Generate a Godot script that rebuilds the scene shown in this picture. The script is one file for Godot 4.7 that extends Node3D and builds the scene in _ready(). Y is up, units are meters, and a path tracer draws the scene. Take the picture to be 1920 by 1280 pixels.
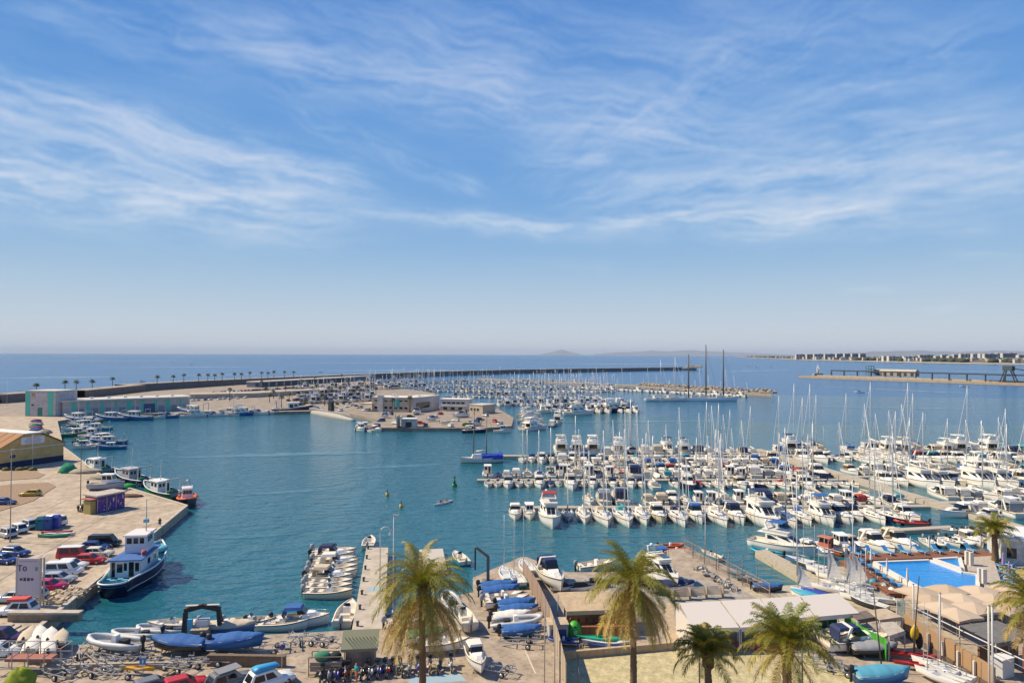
extends Node3D
# A harbour seen from a tall block of flats. Units are metres, y is up, the sea lies at y = 0, the quays at y = 1.4.
# Positions are read off the photograph as (column, row) and carried along the line of sight to the plane on which the thing stands: spot().

const FOCAL := 1280.0
const EYE := Vector3(0, 33.2, 0)
const QUAY := 1.4
const R := -PI / 2
const ORD := ["first", "second", "third", "fourth", "fifth", "sixth", "seventh", "eighth", "ninth", "tenth", "eleventh", "twelfth", "thirteenth", "fourteenth", "fifteenth", "sixteenth", "seventeenth", "eighteenth", "nineteenth"]
const TENS := ["", "", "twent", "thirt", "fort", "fift", "sixt"]

var cam: Camera3D
var rng := RandomNumberGenerator.new()
var taken := {}
var labels := {}
var noises := {}
var mats := {}
var proto := {}

# ---------- placing ----------
func spot(u: float, v: float, h := QUAY) -> Vector3:
	var d := cam.basis * Vector3((u - 960.0) / FOCAL, (640.0 - v) / FOCAL, -1.0)
	return EYE + d * ((h - EYE.y) / d.y)

func far_at(u: float, v: float, depth: float) -> Vector3:
	var d := cam.basis * Vector3((u - 960.0) / FOCAL, (640.0 - v) / FOCAL, -1.0)
	return EYE + d * (depth / -d.z)

func plan(x: float, depth: float, y := 0.0) -> Vector3:
	return Vector3(x, y, -depth)

func heading(a: Vector3, b: Vector3) -> float:   # turn that points -z from a to b
	return atan2(-(b.x - a.x), -(b.z - a.z))

func nth(i: int) -> String:
	var n := i + 1
	if n < 20:
		return ORD[n - 1]
	var t: String = TENS[n / 10]
	return t + "ieth" if n % 10 == 0 else t + "y-" + ORD[n % 10 - 1]

# ---------- names, labels ----------
func numbered(called: String) -> String:
	if not taken.has(called):
		taken[called] = 0
		return called
	taken[called] += 1
	return "%s_%03d" % [called, taken[called]]

func tag(o: Node3D, label := "", category := "", group := "", kind := "") -> Node3D:
	if label != "":
		if labels.has(label) and group == "":
			print("SAME LABEL: ", label)
		labels[label] = true
		var n := label.split(" ", false).size()
		if n < 4 or n > 16:
			print("LABEL LENGTH ", n, ": ", label)
		o.set_meta("label", label)
	if category != "":
		o.set_meta("category", category)
	if group != "":
		o.set_meta("group", group)
	if kind != "":
		o.set_meta("kind", kind)
	return o

func base(called: String, at := Vector3.ZERO, turn := 0.0) -> Node3D:
	var o := Node3D.new()
	o.name = numbered(called)
	add_child(o)
	o.position = at
	o.rotation.y = turn
	return o

func loose(called: String) -> Node3D:   # a pattern to copy from, not in the scene
	var o := Node3D.new()
	o.name = called
	return o

func copy(o: Node3D, at: Vector3, turn := 0.0, size := 1.0) -> Node3D:
	var kind_name: String = o.name
	var c: Node3D = o.duplicate()
	c.name = numbered(kind_name)
	add_child(c)
	c.position = at
	c.rotation.y = turn
	if size != 1.0:
		c.scale = Vector3.ONE * size
	return c

func melt(o: Node3D) -> MeshInstance3D:   # a small far copy: one mesh, its materials kept
	var by := {}
	gather(o, Transform3D.IDENTITY, by)
	var am := ArrayMesh.new()
	for m in by:
		by[m].commit(am)
		am.surface_set_material(am.get_surface_count() - 1, m)
	var mi := MeshInstance3D.new()
	mi.name = o.name
	mi.mesh = am
	return mi

func gather(o: Node3D, t: Transform3D, by: Dictionary) -> void:
	if o is MeshInstance3D:
		var m: Material = o.material_override if o.material_override else o.mesh.surface_get_material(0)
		if not by.has(m):
			by[m] = SurfaceTool.new()
			by[m].begin(Mesh.PRIMITIVE_TRIANGLES)
		by[m].append_from(o.mesh, 0, t)
	for c in o.get_children():
		gather(c, t * c.transform, by)

func mesh_of(s: SurfaceTool, m: Material, index := true) -> ArrayMesh:
	s.generate_normals()
	if index:
		s.index()
	var am := s.commit()
	am.surface_set_material(0, m)
	return am

func part(parent: Node, called: String, s: SurfaceTool, m: Material) -> MeshInstance3D:
	return piece(parent, called, mesh_of(s, m))

func piece(parent: Node, called: String, mesh: Mesh, t := Transform3D.IDENTITY) -> MeshInstance3D:
	var o := MeshInstance3D.new()
	o.name = numbered(called) if parent == self else called
	o.mesh = mesh
	o.transform = t
	parent.add_child(o, true)
	return o

func dye(o: Node, child: String, m: Material) -> void:
	for c in o.get_children():
		if String(c.name).begins_with(child) and c is MeshInstance3D:
			c.material_override = m

# ---------- materials: colours are linear base colours ----------
func noise_tex(key: String) -> NoiseTexture2D:
	if noises.has(key):
		return noises[key]
	var n := FastNoiseLite.new()
	var t := NoiseTexture2D.new()
	t.width = 512
	t.height = 512
	t.seamless = true
	var g := Gradient.new()
	var lo := 0.82
	if key == "fine":
		n.frequency = 0.05
		n.fractal_octaves = 5
		lo = 0.84
	elif key == "patch":
		n.frequency = 0.008
		n.fractal_octaves = 6
		n.fractal_gain = 0.62
		lo = 0.8
	elif key == "speck":
		n.noise_type = FastNoiseLite.TYPE_CELLULAR
		n.frequency = 0.06
		lo = 0.66
	elif key == "stain":
		n.frequency = 0.012
		n.domain_warp_enabled = true
		n.domain_warp_amplitude = 40.0
		n.fractal_octaves = 5
		n.fractal_gain = 0.65
		lo = 0.76
	elif key == "blot":
		n.frequency = 0.01
		n.fractal_octaves = 6
		n.fractal_gain = 0.6
		lo = 0.8
		g.add_point(0.38, Color(0.95, 0.945, 0.94))
		g.add_point(0.55, Color(1, 1, 1))
	n.seed = key.hash() % 1000
	g.set_color(0, Color(lo, lo, lo))
	g.set_color(g.get_point_count() - 1, Color(1, 1, 1))
	t.color_ramp = g
	t.noise = n
	noises[key] = t
	return t

func paint(r: float, g: float, b: float, rough := 0.5, metal := 0.0) -> StandardMaterial3D:
	var key := "%s %s %s %s %s" % [r, g, b, rough, metal]
	if not mats.has(key):
		var m := StandardMaterial3D.new()
		m.albedo_color = Color(r, g, b).linear_to_srgb()
		m.roughness = rough
		m.metallic = metal
		mats[key] = m
	return mats[key]

func grain(r: float, g: float, b: float, rough := 0.85, tex := "fine", per_metre := 0.3, bump := 0.0) -> StandardMaterial3D:
	var key := "%s %s %s %s %s %s" % [r, g, b, rough, tex, per_metre]
	if not mats.has(key):
		var m := StandardMaterial3D.new()
		m.albedo_color = Color(r, g, b).linear_to_srgb()
		m.roughness = rough
		m.albedo_texture = noise_tex(tex)
		m.uv1_triplanar = true
		m.uv1_world_triplanar = true
		m.uv1_scale = Vector3.ONE * per_metre
		if tex == "stain":
			m.detail_enabled = true
			m.detail_blend_mode = BaseMaterial3D.BLEND_MODE_MUL
			m.detail_albedo = noise_tex("blot")
			m.detail_uv_layer = BaseMaterial3D.DETAIL_UV_2
			m.uv2_triplanar = true
			m.uv2_world_triplanar = true
			m.uv2_scale = Vector3.ONE * per_metre * 3.7
		if bump > 0.0:
			m.heightmap_enabled = true
			m.heightmap_texture = noise_tex(tex)
			m.heightmap_scale = bump
		mats[key] = m
	return mats[key]

func glass() -> StandardMaterial3D:
	return paint(0.012, 0.017, 0.022, 0.06)

func steel() -> StandardMaterial3D:
	return paint(0.55, 0.56, 0.57, 0.35, 0.6)

# ---------- shapes ----------
func tool(smooth := false) -> SurfaceTool:
	var s := SurfaceTool.new()
	s.begin(Mesh.PRIMITIVE_TRIANGLES)
	s.set_smooth_group(0 if smooth else -1)
	return s

func tri(s: SurfaceTool, a: Vector3, b: Vector3, c: Vector3) -> void:
	s.add_vertex(a); s.add_vertex(b); s.add_vertex(c)

func quad(s: SurfaceTool, a: Vector3, b: Vector3, c: Vector3, d: Vector3) -> void:
	tri(s, a, b, c)
	tri(s, a, c, d)

func box(s: SurfaceTool, c: Vector3, z: Vector3, b := Basis.IDENTITY) -> void:
	var p := []
	for k in 8:
		p.append(c + b * Vector3(z.x * (0.5 if k & 1 else -0.5), z.y * (0.5 if k & 2 else -0.5), z.z * (0.5 if k & 4 else -0.5)))
	for f in [[0, 2, 3, 1], [4, 5, 7, 6], [0, 4, 6, 2], [1, 3, 7, 5], [2, 6, 7, 3], [0, 1, 5, 4]]:
		quad(s, p[f[0]], p[f[1]], p[f[2]], p[f[3]])

func bar(s: SurfaceTool, a: Vector3, b: Vector3, w: float, h := -1.0) -> void:   # a squared bar from a to b
	var z := b - a
	var up := Vector3.UP if absf(z.normalized().y) < 0.95 else Vector3.RIGHT
	box(s, (a + b) / 2.0, Vector3(w, w if h < 0 else h, z.length()), Basis.looking_at(z, up))

func tube(s: SurfaceTool, pts: Array, radii: Array, sides := 6) -> void:
	var rings := []
	for i in pts.size():
		var t: Vector3 = (pts[mini(i + 1, pts.size() - 1)] - pts[maxi(i - 1, 0)]).normalized()
		var up := Vector3.UP if absf(t.y) < 0.9 else Vector3.RIGHT
		var n := t.cross(up).normalized()
		var m := n.cross(t)
		var r: float = radii[mini(i, radii.size() - 1)]
		var ring := PackedVector3Array()
		for k in sides:
			var a := TAU * k / sides
			ring.append(pts[i] + (n * cos(a) + m * sin(a)) * r)
		rings.append(ring)
	loft(s, rings)

func loft(s: SurfaceTool, rings: Array, closed := true, caps := true) -> void:
	for i in rings.size() - 1:
		var a: PackedVector3Array = rings[i]
		var b: PackedVector3Array = rings[i + 1]
		for k in (a.size() if closed else a.size() - 1):
			var j := (k + 1) % a.size()
			quad(s, a[k], a[j], b[j], b[k])
	if caps:
		for e in [0, rings.size() - 1]:
			var r: PackedVector3Array = rings[e]
			for k in range(1, r.size() - 1):
				if e == 0:
					tri(s, r[0], r[k + 1], r[k])
				else:
					tri(s, r[0], r[k], r[k + 1])

func ball(s: SurfaceTool, c: Vector3, r: Vector3, n := 8) -> void:
	var rings := []
	for i in n + 1:
		var a := PI * (0.03 + 0.94 * i / n) - PI / 2
		var ring := PackedVector3Array()
		for k in n + 2:
			var q := TAU * k / (n + 2)
			ring.append(c + Vector3(cos(q) * cos(a), sin(a), sin(q) * cos(a)) * r)
		rings.append(ring)
	loft(s, rings)

func rod(a: Vector3, b: Vector3, r: float, r2 := -1.0, sides := 6) -> SurfaceTool:
	var s := tool(true)
	tube(s, [a, b], [r, r if r2 < 0 else r2], sides)
	return s

func slab(points: Array, y0: float, y1: float) -> SurfaceTool:   # a plate with the given outline (x, z)
	var s := tool()
	var poly := PackedVector2Array()
	for p in points:
		poly.append(Vector2(p.x, p.z) if p is Vector3 else p)
	var idx := Geometry2D.triangulate_polygon(poly)
	if idx.is_empty():
		print("SLAB FAILED ", points)
	for i in range(0, idx.size(), 3):
		var a := poly[idx[i]]; var b := poly[idx[i + 1]]; var c := poly[idx[i + 2]]
		tri(s, Vector3(a.x, y1, a.y), Vector3(b.x, y1, b.y), Vector3(c.x, y1, c.y))
	for i in poly.size():
		var a := poly[i]; var b := poly[(i + 1) % poly.size()]
		quad(s, Vector3(a.x, y0, a.y), Vector3(a.x, y1, a.y), Vector3(b.x, y1, b.y), Vector3(b.x, y0, b.y))
	return s

# a frustum: b and t are [half width at front, half width at back, z front, z back, y]
func fcorner(q: Array, k: int) -> Vector3:
	return [Vector3(-q[0], q[4], q[2]), Vector3(q[0], q[4], q[2]), Vector3(q[1], q[4], q[3]), Vector3(-q[1], q[4], q[3])][k]

func frustum(s: SurfaceTool, b: Array, t: Array) -> void:
	var r0 := PackedVector3Array(); var r1 := PackedVector3Array()
	for k in 4:
		r0.append(fcorner(b, k)); r1.append(fcorner(t, k))
	loft(s, [r0, r1])

# a pane on a face of a frustum: side 0 front, 1 right, 2 back, 3 left; a along, f up
func pane(s: SurfaceTool, b: Array, t: Array, side: int, a0: float, a1: float, f0: float, f1: float, out := 0.02) -> void:
	var c := [fcorner(b, side), fcorner(b, (side + 1) % 4), fcorner(t, side), fcorner(t, (side + 1) % 4)]
	var p := []
	for q in [[a0, f0], [a1, f0], [a1, f1], [a0, f1]]:
		p.append(c[0].lerp(c[1], q[0]).lerp(c[2].lerp(c[3], q[0]), q[1]))
	var n: Vector3 = (p[1] - p[0]).cross(p[3] - p[0]).normalized() * out
	var mid: Vector3 = (fcorner(b, 0) + fcorner(b, 2)) / 2.0
	if n.dot(p[0] - mid) < 0:
		n = -n
	var r0 := PackedVector3Array(); var r1 := PackedVector3Array()
	for x in p:
		r0.append(x - n); r1.append(x + n)
	loft(s, [r0, r1])

func _ready() -> void:
	rng.seed = 7
	# camera
	cam = Camera3D.new()
	cam.name = "camera"
	cam.position = EYE
	cam.rotation = Vector3(deg_to_rad(1.1), 0, deg_to_rad(0.16))
	cam.fov = 2.0 * rad_to_deg(atan(640.0 / FOCAL))
	cam.near = 0.5
	cam.far = 90000.0
	add_child(cam)
	cam.current = true
	# sky and exposure
	var env := Environment.new()
	env.background_mode = Environment.BG_SKY
	var sm := PanoramaSkyMaterial.new()
	sm.panorama = ImageTexture.create_from_image(sky_image())
	var sky := Sky.new()
	sky.sky_material = sm
	env.sky = sky
	env.background_energy_multiplier = 0.84
	env.tonemap_mode = Environment.TONE_MAPPER_LINEAR
	env.tonemap_exposure = 1.28
	env.sdfgi_enabled = true
	env.ssao_enabled = true
	env.ssil_enabled = true
	env.fog_enabled = true
	env.fog_density = 0.000019
	env.fog_light_color = Color(0.78, 0.84, 0.92)
	var we := WorldEnvironment.new()
	we.name = "world_environment"
	we.environment = env
	add_child(we)
	# the sun: left of the view and a little beyond, about 48 degrees up
	var sun := DirectionalLight3D.new()
	sun.name = "sun"
	sun.light_color = Color(1.0, 0.93, 0.80)
	sun.light_energy = 1.6
	sun.light_angular_distance = 0.5
	sun.shadow_enabled = true
	add_child(sun)
	sun.look_at_from_position(Vector3.ZERO, -Vector3(-0.68, 0.70, -0.13), Vector3.UP)
	make_boats()
	build_ground()
	build_far()
	build_harbour_buildings()
	build_marina()
	build_left_quay()
	build_front_yard()
	build_club()
	build_palms()
	print("top-level nodes: ", get_child_count())

# ---------- the sky: a gradient of blue air and wisps of cirrus ----------
func to_sky(u: float, v: float) -> Vector2:
	var a := atan((u - 960.0) / FOCAL)
	return Vector2(rad_to_deg(a), rad_to_deg(atan((664.0 - v) / FOCAL * cos(a))))

func sky_image() -> Image:
	var w := 2048
	var h := 1024
	var im := Image.create(w, h, false, Image.FORMAT_RGB8)
	var n1 := FastNoiseLite.new(); n1.seed = 11; n1.frequency = 1.0; n1.fractal_octaves = 5; n1.fractal_gain = 0.58
	var n2 := FastNoiseLite.new(); n2.seed = 5; n2.frequency = 1.0; n2.fractal_octaves = 3
	var n3 := FastNoiseLite.new(); n3.seed = 23; n3.frequency = 1.0; n3.fractal_octaves = 4
	# veils of cirrus: from (u, v) to (u, v), half width in degrees, strength
	var veils := []
	for q in [
		[-200, 100, 560, 320, 2.3, 0.75], [-150, 300, 480, 390, 3.0, 0.95], [-200, 170, 330, 330, 3.6, 0.6], [150, 215, 560, 335, 1.4, 0.55], [-100, 385, 660, 400, 1.5, 0.4],
		[180, 20, 900, 150, 2.6, 0.6], [430, -40, 880, 120, 3.0, 0.4], [560, 130, 880, 200, 2.4, 0.45], [600, 215, 860, 345, 0.9, 0.55], [700, 400, 1070, 425, 0.9, 0.75], [860, 40, 1300, 130, 4.5, 0.42],
		[960, 190, 1330, 240, 2.6, 0.62], [1130, 250, 1480, 60, 3.0, 0.42], [1020, 285, 1110, 295, 0.9, 0.7], [1090, 350, 1215, 325, 1.1, 0.6], [1180, 410, 1640, 395, 1.5, 0.9],
		[1260, 370, 1700, 270, 2.6, 0.6], [1400, 330, 2000, 270, 2.6, 0.62], [1500, 390, 2000, 310, 2.4, 0.5], [1240, 240, 1700, 215, 3.2, 0.42], [1600, 160, 1760, 100, 2.0, 0.5], [1270, 345, 1350, 330, 0.7, 0.6],
		[1660, 440, 1840, 425, 0.7, 0.5], [1580, 545, 1650, 538, 0.35, 0.4], [1740, 570, 1800, 568, 0.3, 0.4], [960, 495, 1120, 493, 0.5, 0.18], [1850, 470, 2000, 460, 0.6, 0.3], [1330, 10, 1700, 60, 3.5, 0.3],
	]:
		veils.append([to_sky(q[0], q[1]), to_sky(q[2], q[3]), float(q[4]), float(q[5])])
	var stops := [[0.0, Color8(206, 212, 217)], [2.0, Color8(196, 207, 216)], [5.0, Color8(172, 196, 216)], [8.5, Color8(141, 179, 216)], [13.0, Color8(114, 162, 214)], [19.0, Color8(96, 149, 210)], [28.0, Color8(86, 136, 203)], [50.0, Color8(56, 106, 182)], [90.0, Color8(40, 84, 160)]]
	for j in h:
		var el := 90.0 - 180.0 * (j + 0.5) / h
		if el < -3.0:
			im.fill_rect(Rect2i(0, j, w, h - j), Color8(150, 170, 185))
			break
		var air := Color8(190, 200, 208)
		for k in stops.size() - 1:
			if el >= stops[k][0] and el <= stops[k + 1][0]:
				air = stops[k][1].lerp(stops[k + 1][1], (el - stops[k][0]) / (stops[k + 1][0] - stops[k][0]))
		for i in w:
			var az := 360.0 * (i + 0.5) / w
			if az > 180.0:
				az -= 360.0
			var c := 0.0
			var in_view := absf(az) < 48.0 and el < 34.0
			if in_view:
				# swirl the sheet a little so that the fibres curl
				var wx := n2.get_noise_2d(az * 0.09, el * 0.16) * 1.7
				var wy := n2.get_noise_2d(az * 0.09 + 77.0, el * 0.16) * 0.8
				var p := Vector2(az + wx, el + wy)
				for q in veils:
					var a: Vector2 = q[0]
					var d: Vector2 = q[1] - a
					var len := d.length()
					d /= len
					var r := p - a
					var along := r.dot(d)
					var across := r.x * d.y - r.y * d.x
					var off := 0.0
					if along < 0.0:
						off = -along
					elif along > len:
						off = along - len
					var f: float = (across * across) / (q[2] * q[2]) + (off * off) / (q[2] * q[2] * 7.0)
					if f < 5.0:
						var fibre := 0.40 + 0.8 * n1.get_noise_2d(along * 0.06 + a.x, across * 0.42 + a.y) + 0.5 * n1.get_noise_2d(along * 0.09 + 31.0, across * 1.5 + along * 0.06 + a.x) + 0.45 * n3.get_noise_2d(along * 0.22 + 9.0, across * 2.6)
						c = 1.0 - (1.0 - c) * (1.0 - clampf(q[3] * 0.80 * exp(-f * 1.25) * clampf(fibre, 0.0, 1.3), 0.0, 1.0))
			else:
				pass
			# a thin general veil all round the sky
			if el > 6.0:
				var e := sin(deg_to_rad(el)) + 0.12
				var ca := cos(deg_to_rad(az)) / e
				var sa := sin(deg_to_rad(az)) / e
				var t := n3.get_noise_2d(sa * 0.55 + ca * 0.2 + 3.0, ca * 1.1)
				var more := clampf(t * 1.5 + 0.12, 0.0, 1.0) * smoothstep(6.0, 16.0, el) * (0.10 if in_view else 0.25)
				c = c + more * (1.0 - c)
			var cloud := Color8(228, 229, 236).lerp(Color8(208, 212, 232), smoothstep(8.0, 26.0, el))
			im.set_pixel(i, j, air.lerp(cloud, clampf(c, 0.0, 0.88)))
	return im

# ---------- sea, quays, breakwaters ----------
func structure(called: String, s: SurfaceTool, m: Material) -> MeshInstance3D:
	var o := part(self, called, s, m)
	o.set_meta("kind", "structure")
	return o

func water_mat(r: float, g: float, b: float, tile: float, seed_at: int, rough: float, strength: float) -> StandardMaterial3D:
	var n := FastNoiseLite.new()
	n.seed = seed_at
	n.frequency = 0.012
	n.fractal_octaves = 5
	n.fractal_gain = 0.55
	n.domain_warp_enabled = true
	n.domain_warp_amplitude = 18.0
	var t := NoiseTexture2D.new()
	t.width = 1024
	t.height = 1024
	t.seamless = true
	t.as_normal_map = true
	t.bump_strength = strength
	t.noise = n
	var m := StandardMaterial3D.new()
	m.albedo_color = Color(r, g, b).linear_to_srgb()
	m.roughness = rough
	m.metallic_specular = 0.5
	m.normal_enabled = true
	m.normal_texture = t
	m.normal_scale = 1.0
	m.uv1_triplanar = true
	m.uv1_world_triplanar = true
	m.uv1_scale = Vector3(1.0 / (tile * 1.9), 1.0 / tile, 1.0 / tile)
	return m

func ring_of(pts: Array, h := QUAY) -> Array:
	var r := []
	for p in pts:
		r.append(spot(p[0], p[1], h))
	return r

func water_sheet(called: String, pts: Array, y: float, m: Material) -> void:
	var s := tool()
	var poly := PackedVector2Array()
	for p in pts:
		poly.append(Vector2(p.x, p.z))
	var idx := Geometry2D.triangulate_polygon(poly)
	for i in range(0, idx.size(), 3):
		tri(s, Vector3(poly[idx[i]].x, y, poly[idx[i]].y), Vector3(poly[idx[i + 1]].x, y, poly[idx[i + 1]].y), Vector3(poly[idx[i + 2]].x, y, poly[idx[i + 2]].y))
	structure(called, s, m)

func build_ground() -> void:
	# the open sea reaches to the horizon; the water inside the harbour is calmer and greener
	var s := tool()
	var edge := 85000.0
	quad(s, Vector3(-edge, -0.06, 500), Vector3(edge, -0.06, 500), Vector3(edge, -0.06, -edge), Vector3(-edge, -0.06, -edge))
	structure("sea", s, water_mat(0.012, 0.095, 0.23, 90.0, 3, 0.2, 14.0))
	water_sheet("outer_harbour_water", [plan(-330, 520), plan(-60, 960), plan(60, 1000), plan(120, 760), plan(215, 575), plan(900, 420), plan(900, 260), plan(60, 262), plan(-330, 330)], -0.03, water_mat(0.013, 0.102, 0.185, 60.0, 6, 0.13, 11.0))
	water_sheet("harbour_water", [plan(-420, 20), plan(-420, 470), plan(-330, 520), plan(-120, 500), plan(-20, 430), plan(60, 380), plan(140, 330), plan(900, 300), plan(900, 20)], 0.0, water_mat(0.014, 0.112, 0.15, 42.0, 8, 0.07, 8.5))
	# smoother lanes that the wind leaves on the water
	var calm := water_mat(0.012, 0.095, 0.23, 90.0, 4, 0.1, 2.5)
	var calm_in := water_mat(0.014, 0.110, 0.148, 42.0, 9, 0.05, 2.6)
	var rl := RandomNumberGenerator.new()
	rl.seed = 19
	for q in [[-40, 709, 240, 706, 2.2], [180, 689, 520, 687, 1.0], [300, 705, 520, 700, 1.4], [560, 695, 900, 693.4, 1.3], [520, 681, 960, 680, 0.8], [1000, 681, 1330, 683, 0.9], [1340, 697, 1500, 693, 1.2], [1700, 694, 1930, 697, 0.8], [-40, 676, 400, 676, 0.6], [1480, 722, 1930, 742, -1.6], [1420, 760, 1900, 768, -2.2], [300, 858, 760, 846, -7.0], [420, 930, 640, 915, -6.0], [380, 1010, 560, 1000, -7.0], [640, 880, 860, 868, -5.0], [1000, 792, 1420, 788, -3.0], [1020, 1006, 1360, 1004, -3.0]]:
		s = tool()
		var n := 24
		var up := []
		var dn := []
		for i in n + 1:
			var t := float(i) / n
			var wide: float = absf(q[4]) * sin(PI * clampf(t, 0.02, 0.98)) * rl.randf_range(0.5, 1.0)
			var v: float = lerpf(q[1], q[3], t) + rl.randf_range(-0.12, 0.12) * absf(q[4])
			var y := 0.03 if q[4] < 0 else -0.02
			up.append(spot(lerpf(q[0], q[2], t), v - wide * 0.5, y)); dn.append(spot(lerpf(q[0], q[2], t), v + wide * 0.5, y))
		for i in n:
			quad(s, up[i], up[i + 1], dn[i + 1], dn[i])
		structure("calm_lane", s, calm_in if q[4] < 0 else calm)
	var concrete := grain(0.57, 0.46, 0.34, 0.9, "stain", 0.028)
	var pale := grain(0.56, 0.48, 0.38, 0.9, "patch", 0.09)
	var asphalt := grain(0.49, 0.40, 0.305, 0.92, "stain", 0.05)
	# the fishing quay on the left
	var l1 := [plan(-420, 60), plan(-56, 60), plan(-54.2, 78.5), plan(-67.5, 143), plan(-98, 168), plan(-152, 232), plan(-214, 322), plan(-214, 345), plan(-420, 345)]
	structure("fishing_quay", slab(l1, -3, QUAY), concrete)
	for i in 9:
		var jz := 86.0 + i * 13.0
		s = tool(); box(s, plan(-140, jz, QUAY + 0.004), Vector3(146 - i * 4.0, 0.012, 0.13), Basis(Vector3.UP, 0.06)); structure("expansion_joint", s, grain(0.20, 0.16, 0.12, 0.95, "fine", 0.4))
	for i in 5:
		s = tool(); box(s, plan(-76 - i * 15.0, 118 + i * 3.0, QUAY + 0.004), Vector3(0.13, 0.012, 70), Basis(Vector3.UP, 0.2)); structure("expansion_joint", s, grain(0.20, 0.16, 0.12, 0.95, "fine", 0.4))
	# the yard at the foot of the flats
	var l2 := [plan(-56, 30), plan(-55.98, 74.8), plan(-47, 75.2), plan(-18.5, 79.3), plan(-14.6, 79.5), plan(-12.5, 84), plan(-12.5, 88), plan(-5, 92), plan(-5.5, 98), plan(1.5, 108), plan(2.4, 108), plan(8, 100.5), plan(24.5, 101), plan(25.5, 112.5), plan(29.0, 112.8), plan(35.5, 96), plan(38.5, 92), plan(44.5, 92), plan(50, 103), plan(62, 106), plan(92, 112), plan(130, 112), plan(130, 30)]
	structure("yard", slab(l2, -3, QUAY), asphalt)
	structure("street", slab([plan(-420, -120), plan(-420, 59.9), plan(-56.1, 59.9), plan(-56.1, 29.9), plan(400, 29.9), plan(400, -120)], -3, QUAY), asphalt)
	# the long landward side on the right
	structure("shore", slab([plan(130.1, 30), plan(130.1, 112), plan(400, 118), plan(400, 30)], -3, QUAY), concrete)
	# the jetty by the small boats
	structure("jetty", slab([plan(-18.4, 79.4), plan(-23.9, 113), plan(-20.3, 113), plan(-14.7, 79.6)], -2, QUAY + 0.003), pale)
	# the far quay, the marina peninsula
	var l3 := [plan(-420, 345.1), plan(-214, 345.1), plan(-196, 362), plan(-140, 372), plan(-108, 384), plan(-90, 372), plan(-64, 330), plan(-68, 296), plan(-12, 296), plan(0, 305), plan(1, 345), plan(-8, 400), plan(-58, 432), plan(-62, 560), plan(-106, 640), plan(-124, 690), plan(-178, 835), plan(-268, 740), plan(-322, 500), plan(-420, 452)]
	structure("marina_peninsula", slab(l3, -3, QUAY), grain(0.40, 0.33, 0.26, 0.9, "stain", 0.02))
	build_breakwaters()

func boulders(called: String, a: Vector3, b: Vector3, count: int, spread: float, height: float, m: Material, big := 1.6) -> void:
	# rip-rap: nobody could count the stones
	var r := RandomNumberGenerator.new()
	r.seed = called.hash() % 9999 + count
	var stone := tool()
	var rings := []
	for i in 5:
		var y := -0.5 + i * 0.25
		var rr := sqrt(maxf(0.06, 0.27 - y * y))
		var ring := PackedVector3Array()
		for k in 6:
			var q := TAU * k / 6 + i * 0.3
			ring.append(Vector3(cos(q) * rr * r.randf_range(0.8, 1.3), y * 0.8, sin(q) * rr * r.randf_range(0.8, 1.2)))
		rings.append(ring)
	loft(stone, rings)
	var mm := MultiMesh.new()
	mm.transform_format = MultiMesh.TRANSFORM_3D
	mm.mesh = mesh_of(stone, m)
	mm.instance_count = count
	var side := (b - a).cross(Vector3.UP).normalized()
	for i in count:
		var t := r.randf()
		var off := r.randf_range(-1, 1)
		var p := a.lerp(b, t) + side * off * spread + Vector3(0, height * (1.0 - absf(off)) * r.randf_range(0.5, 1.0), 0)
		var z := r.randf_range(0.6, 1.4) * big
		mm.set_instance_transform(i, Transform3D(Basis.from_euler(Vector3(r.randf() * 6, r.randf() * 6, r.randf() * 6)).scaled(Vector3(z, z * 0.8, z)), p))
	var o := MultiMeshInstance3D.new()
	o.name = numbered(called)
	o.multimesh = mm
	add_child(o)
	o.set_meta("kind", "stuff")
	o.set_meta("category", "rocks")
	o.set_meta("label", "loose boulders piled along the " + ("tip of the long breakwater" if called == "boulders" else "low groyne beyond the marina"))

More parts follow.
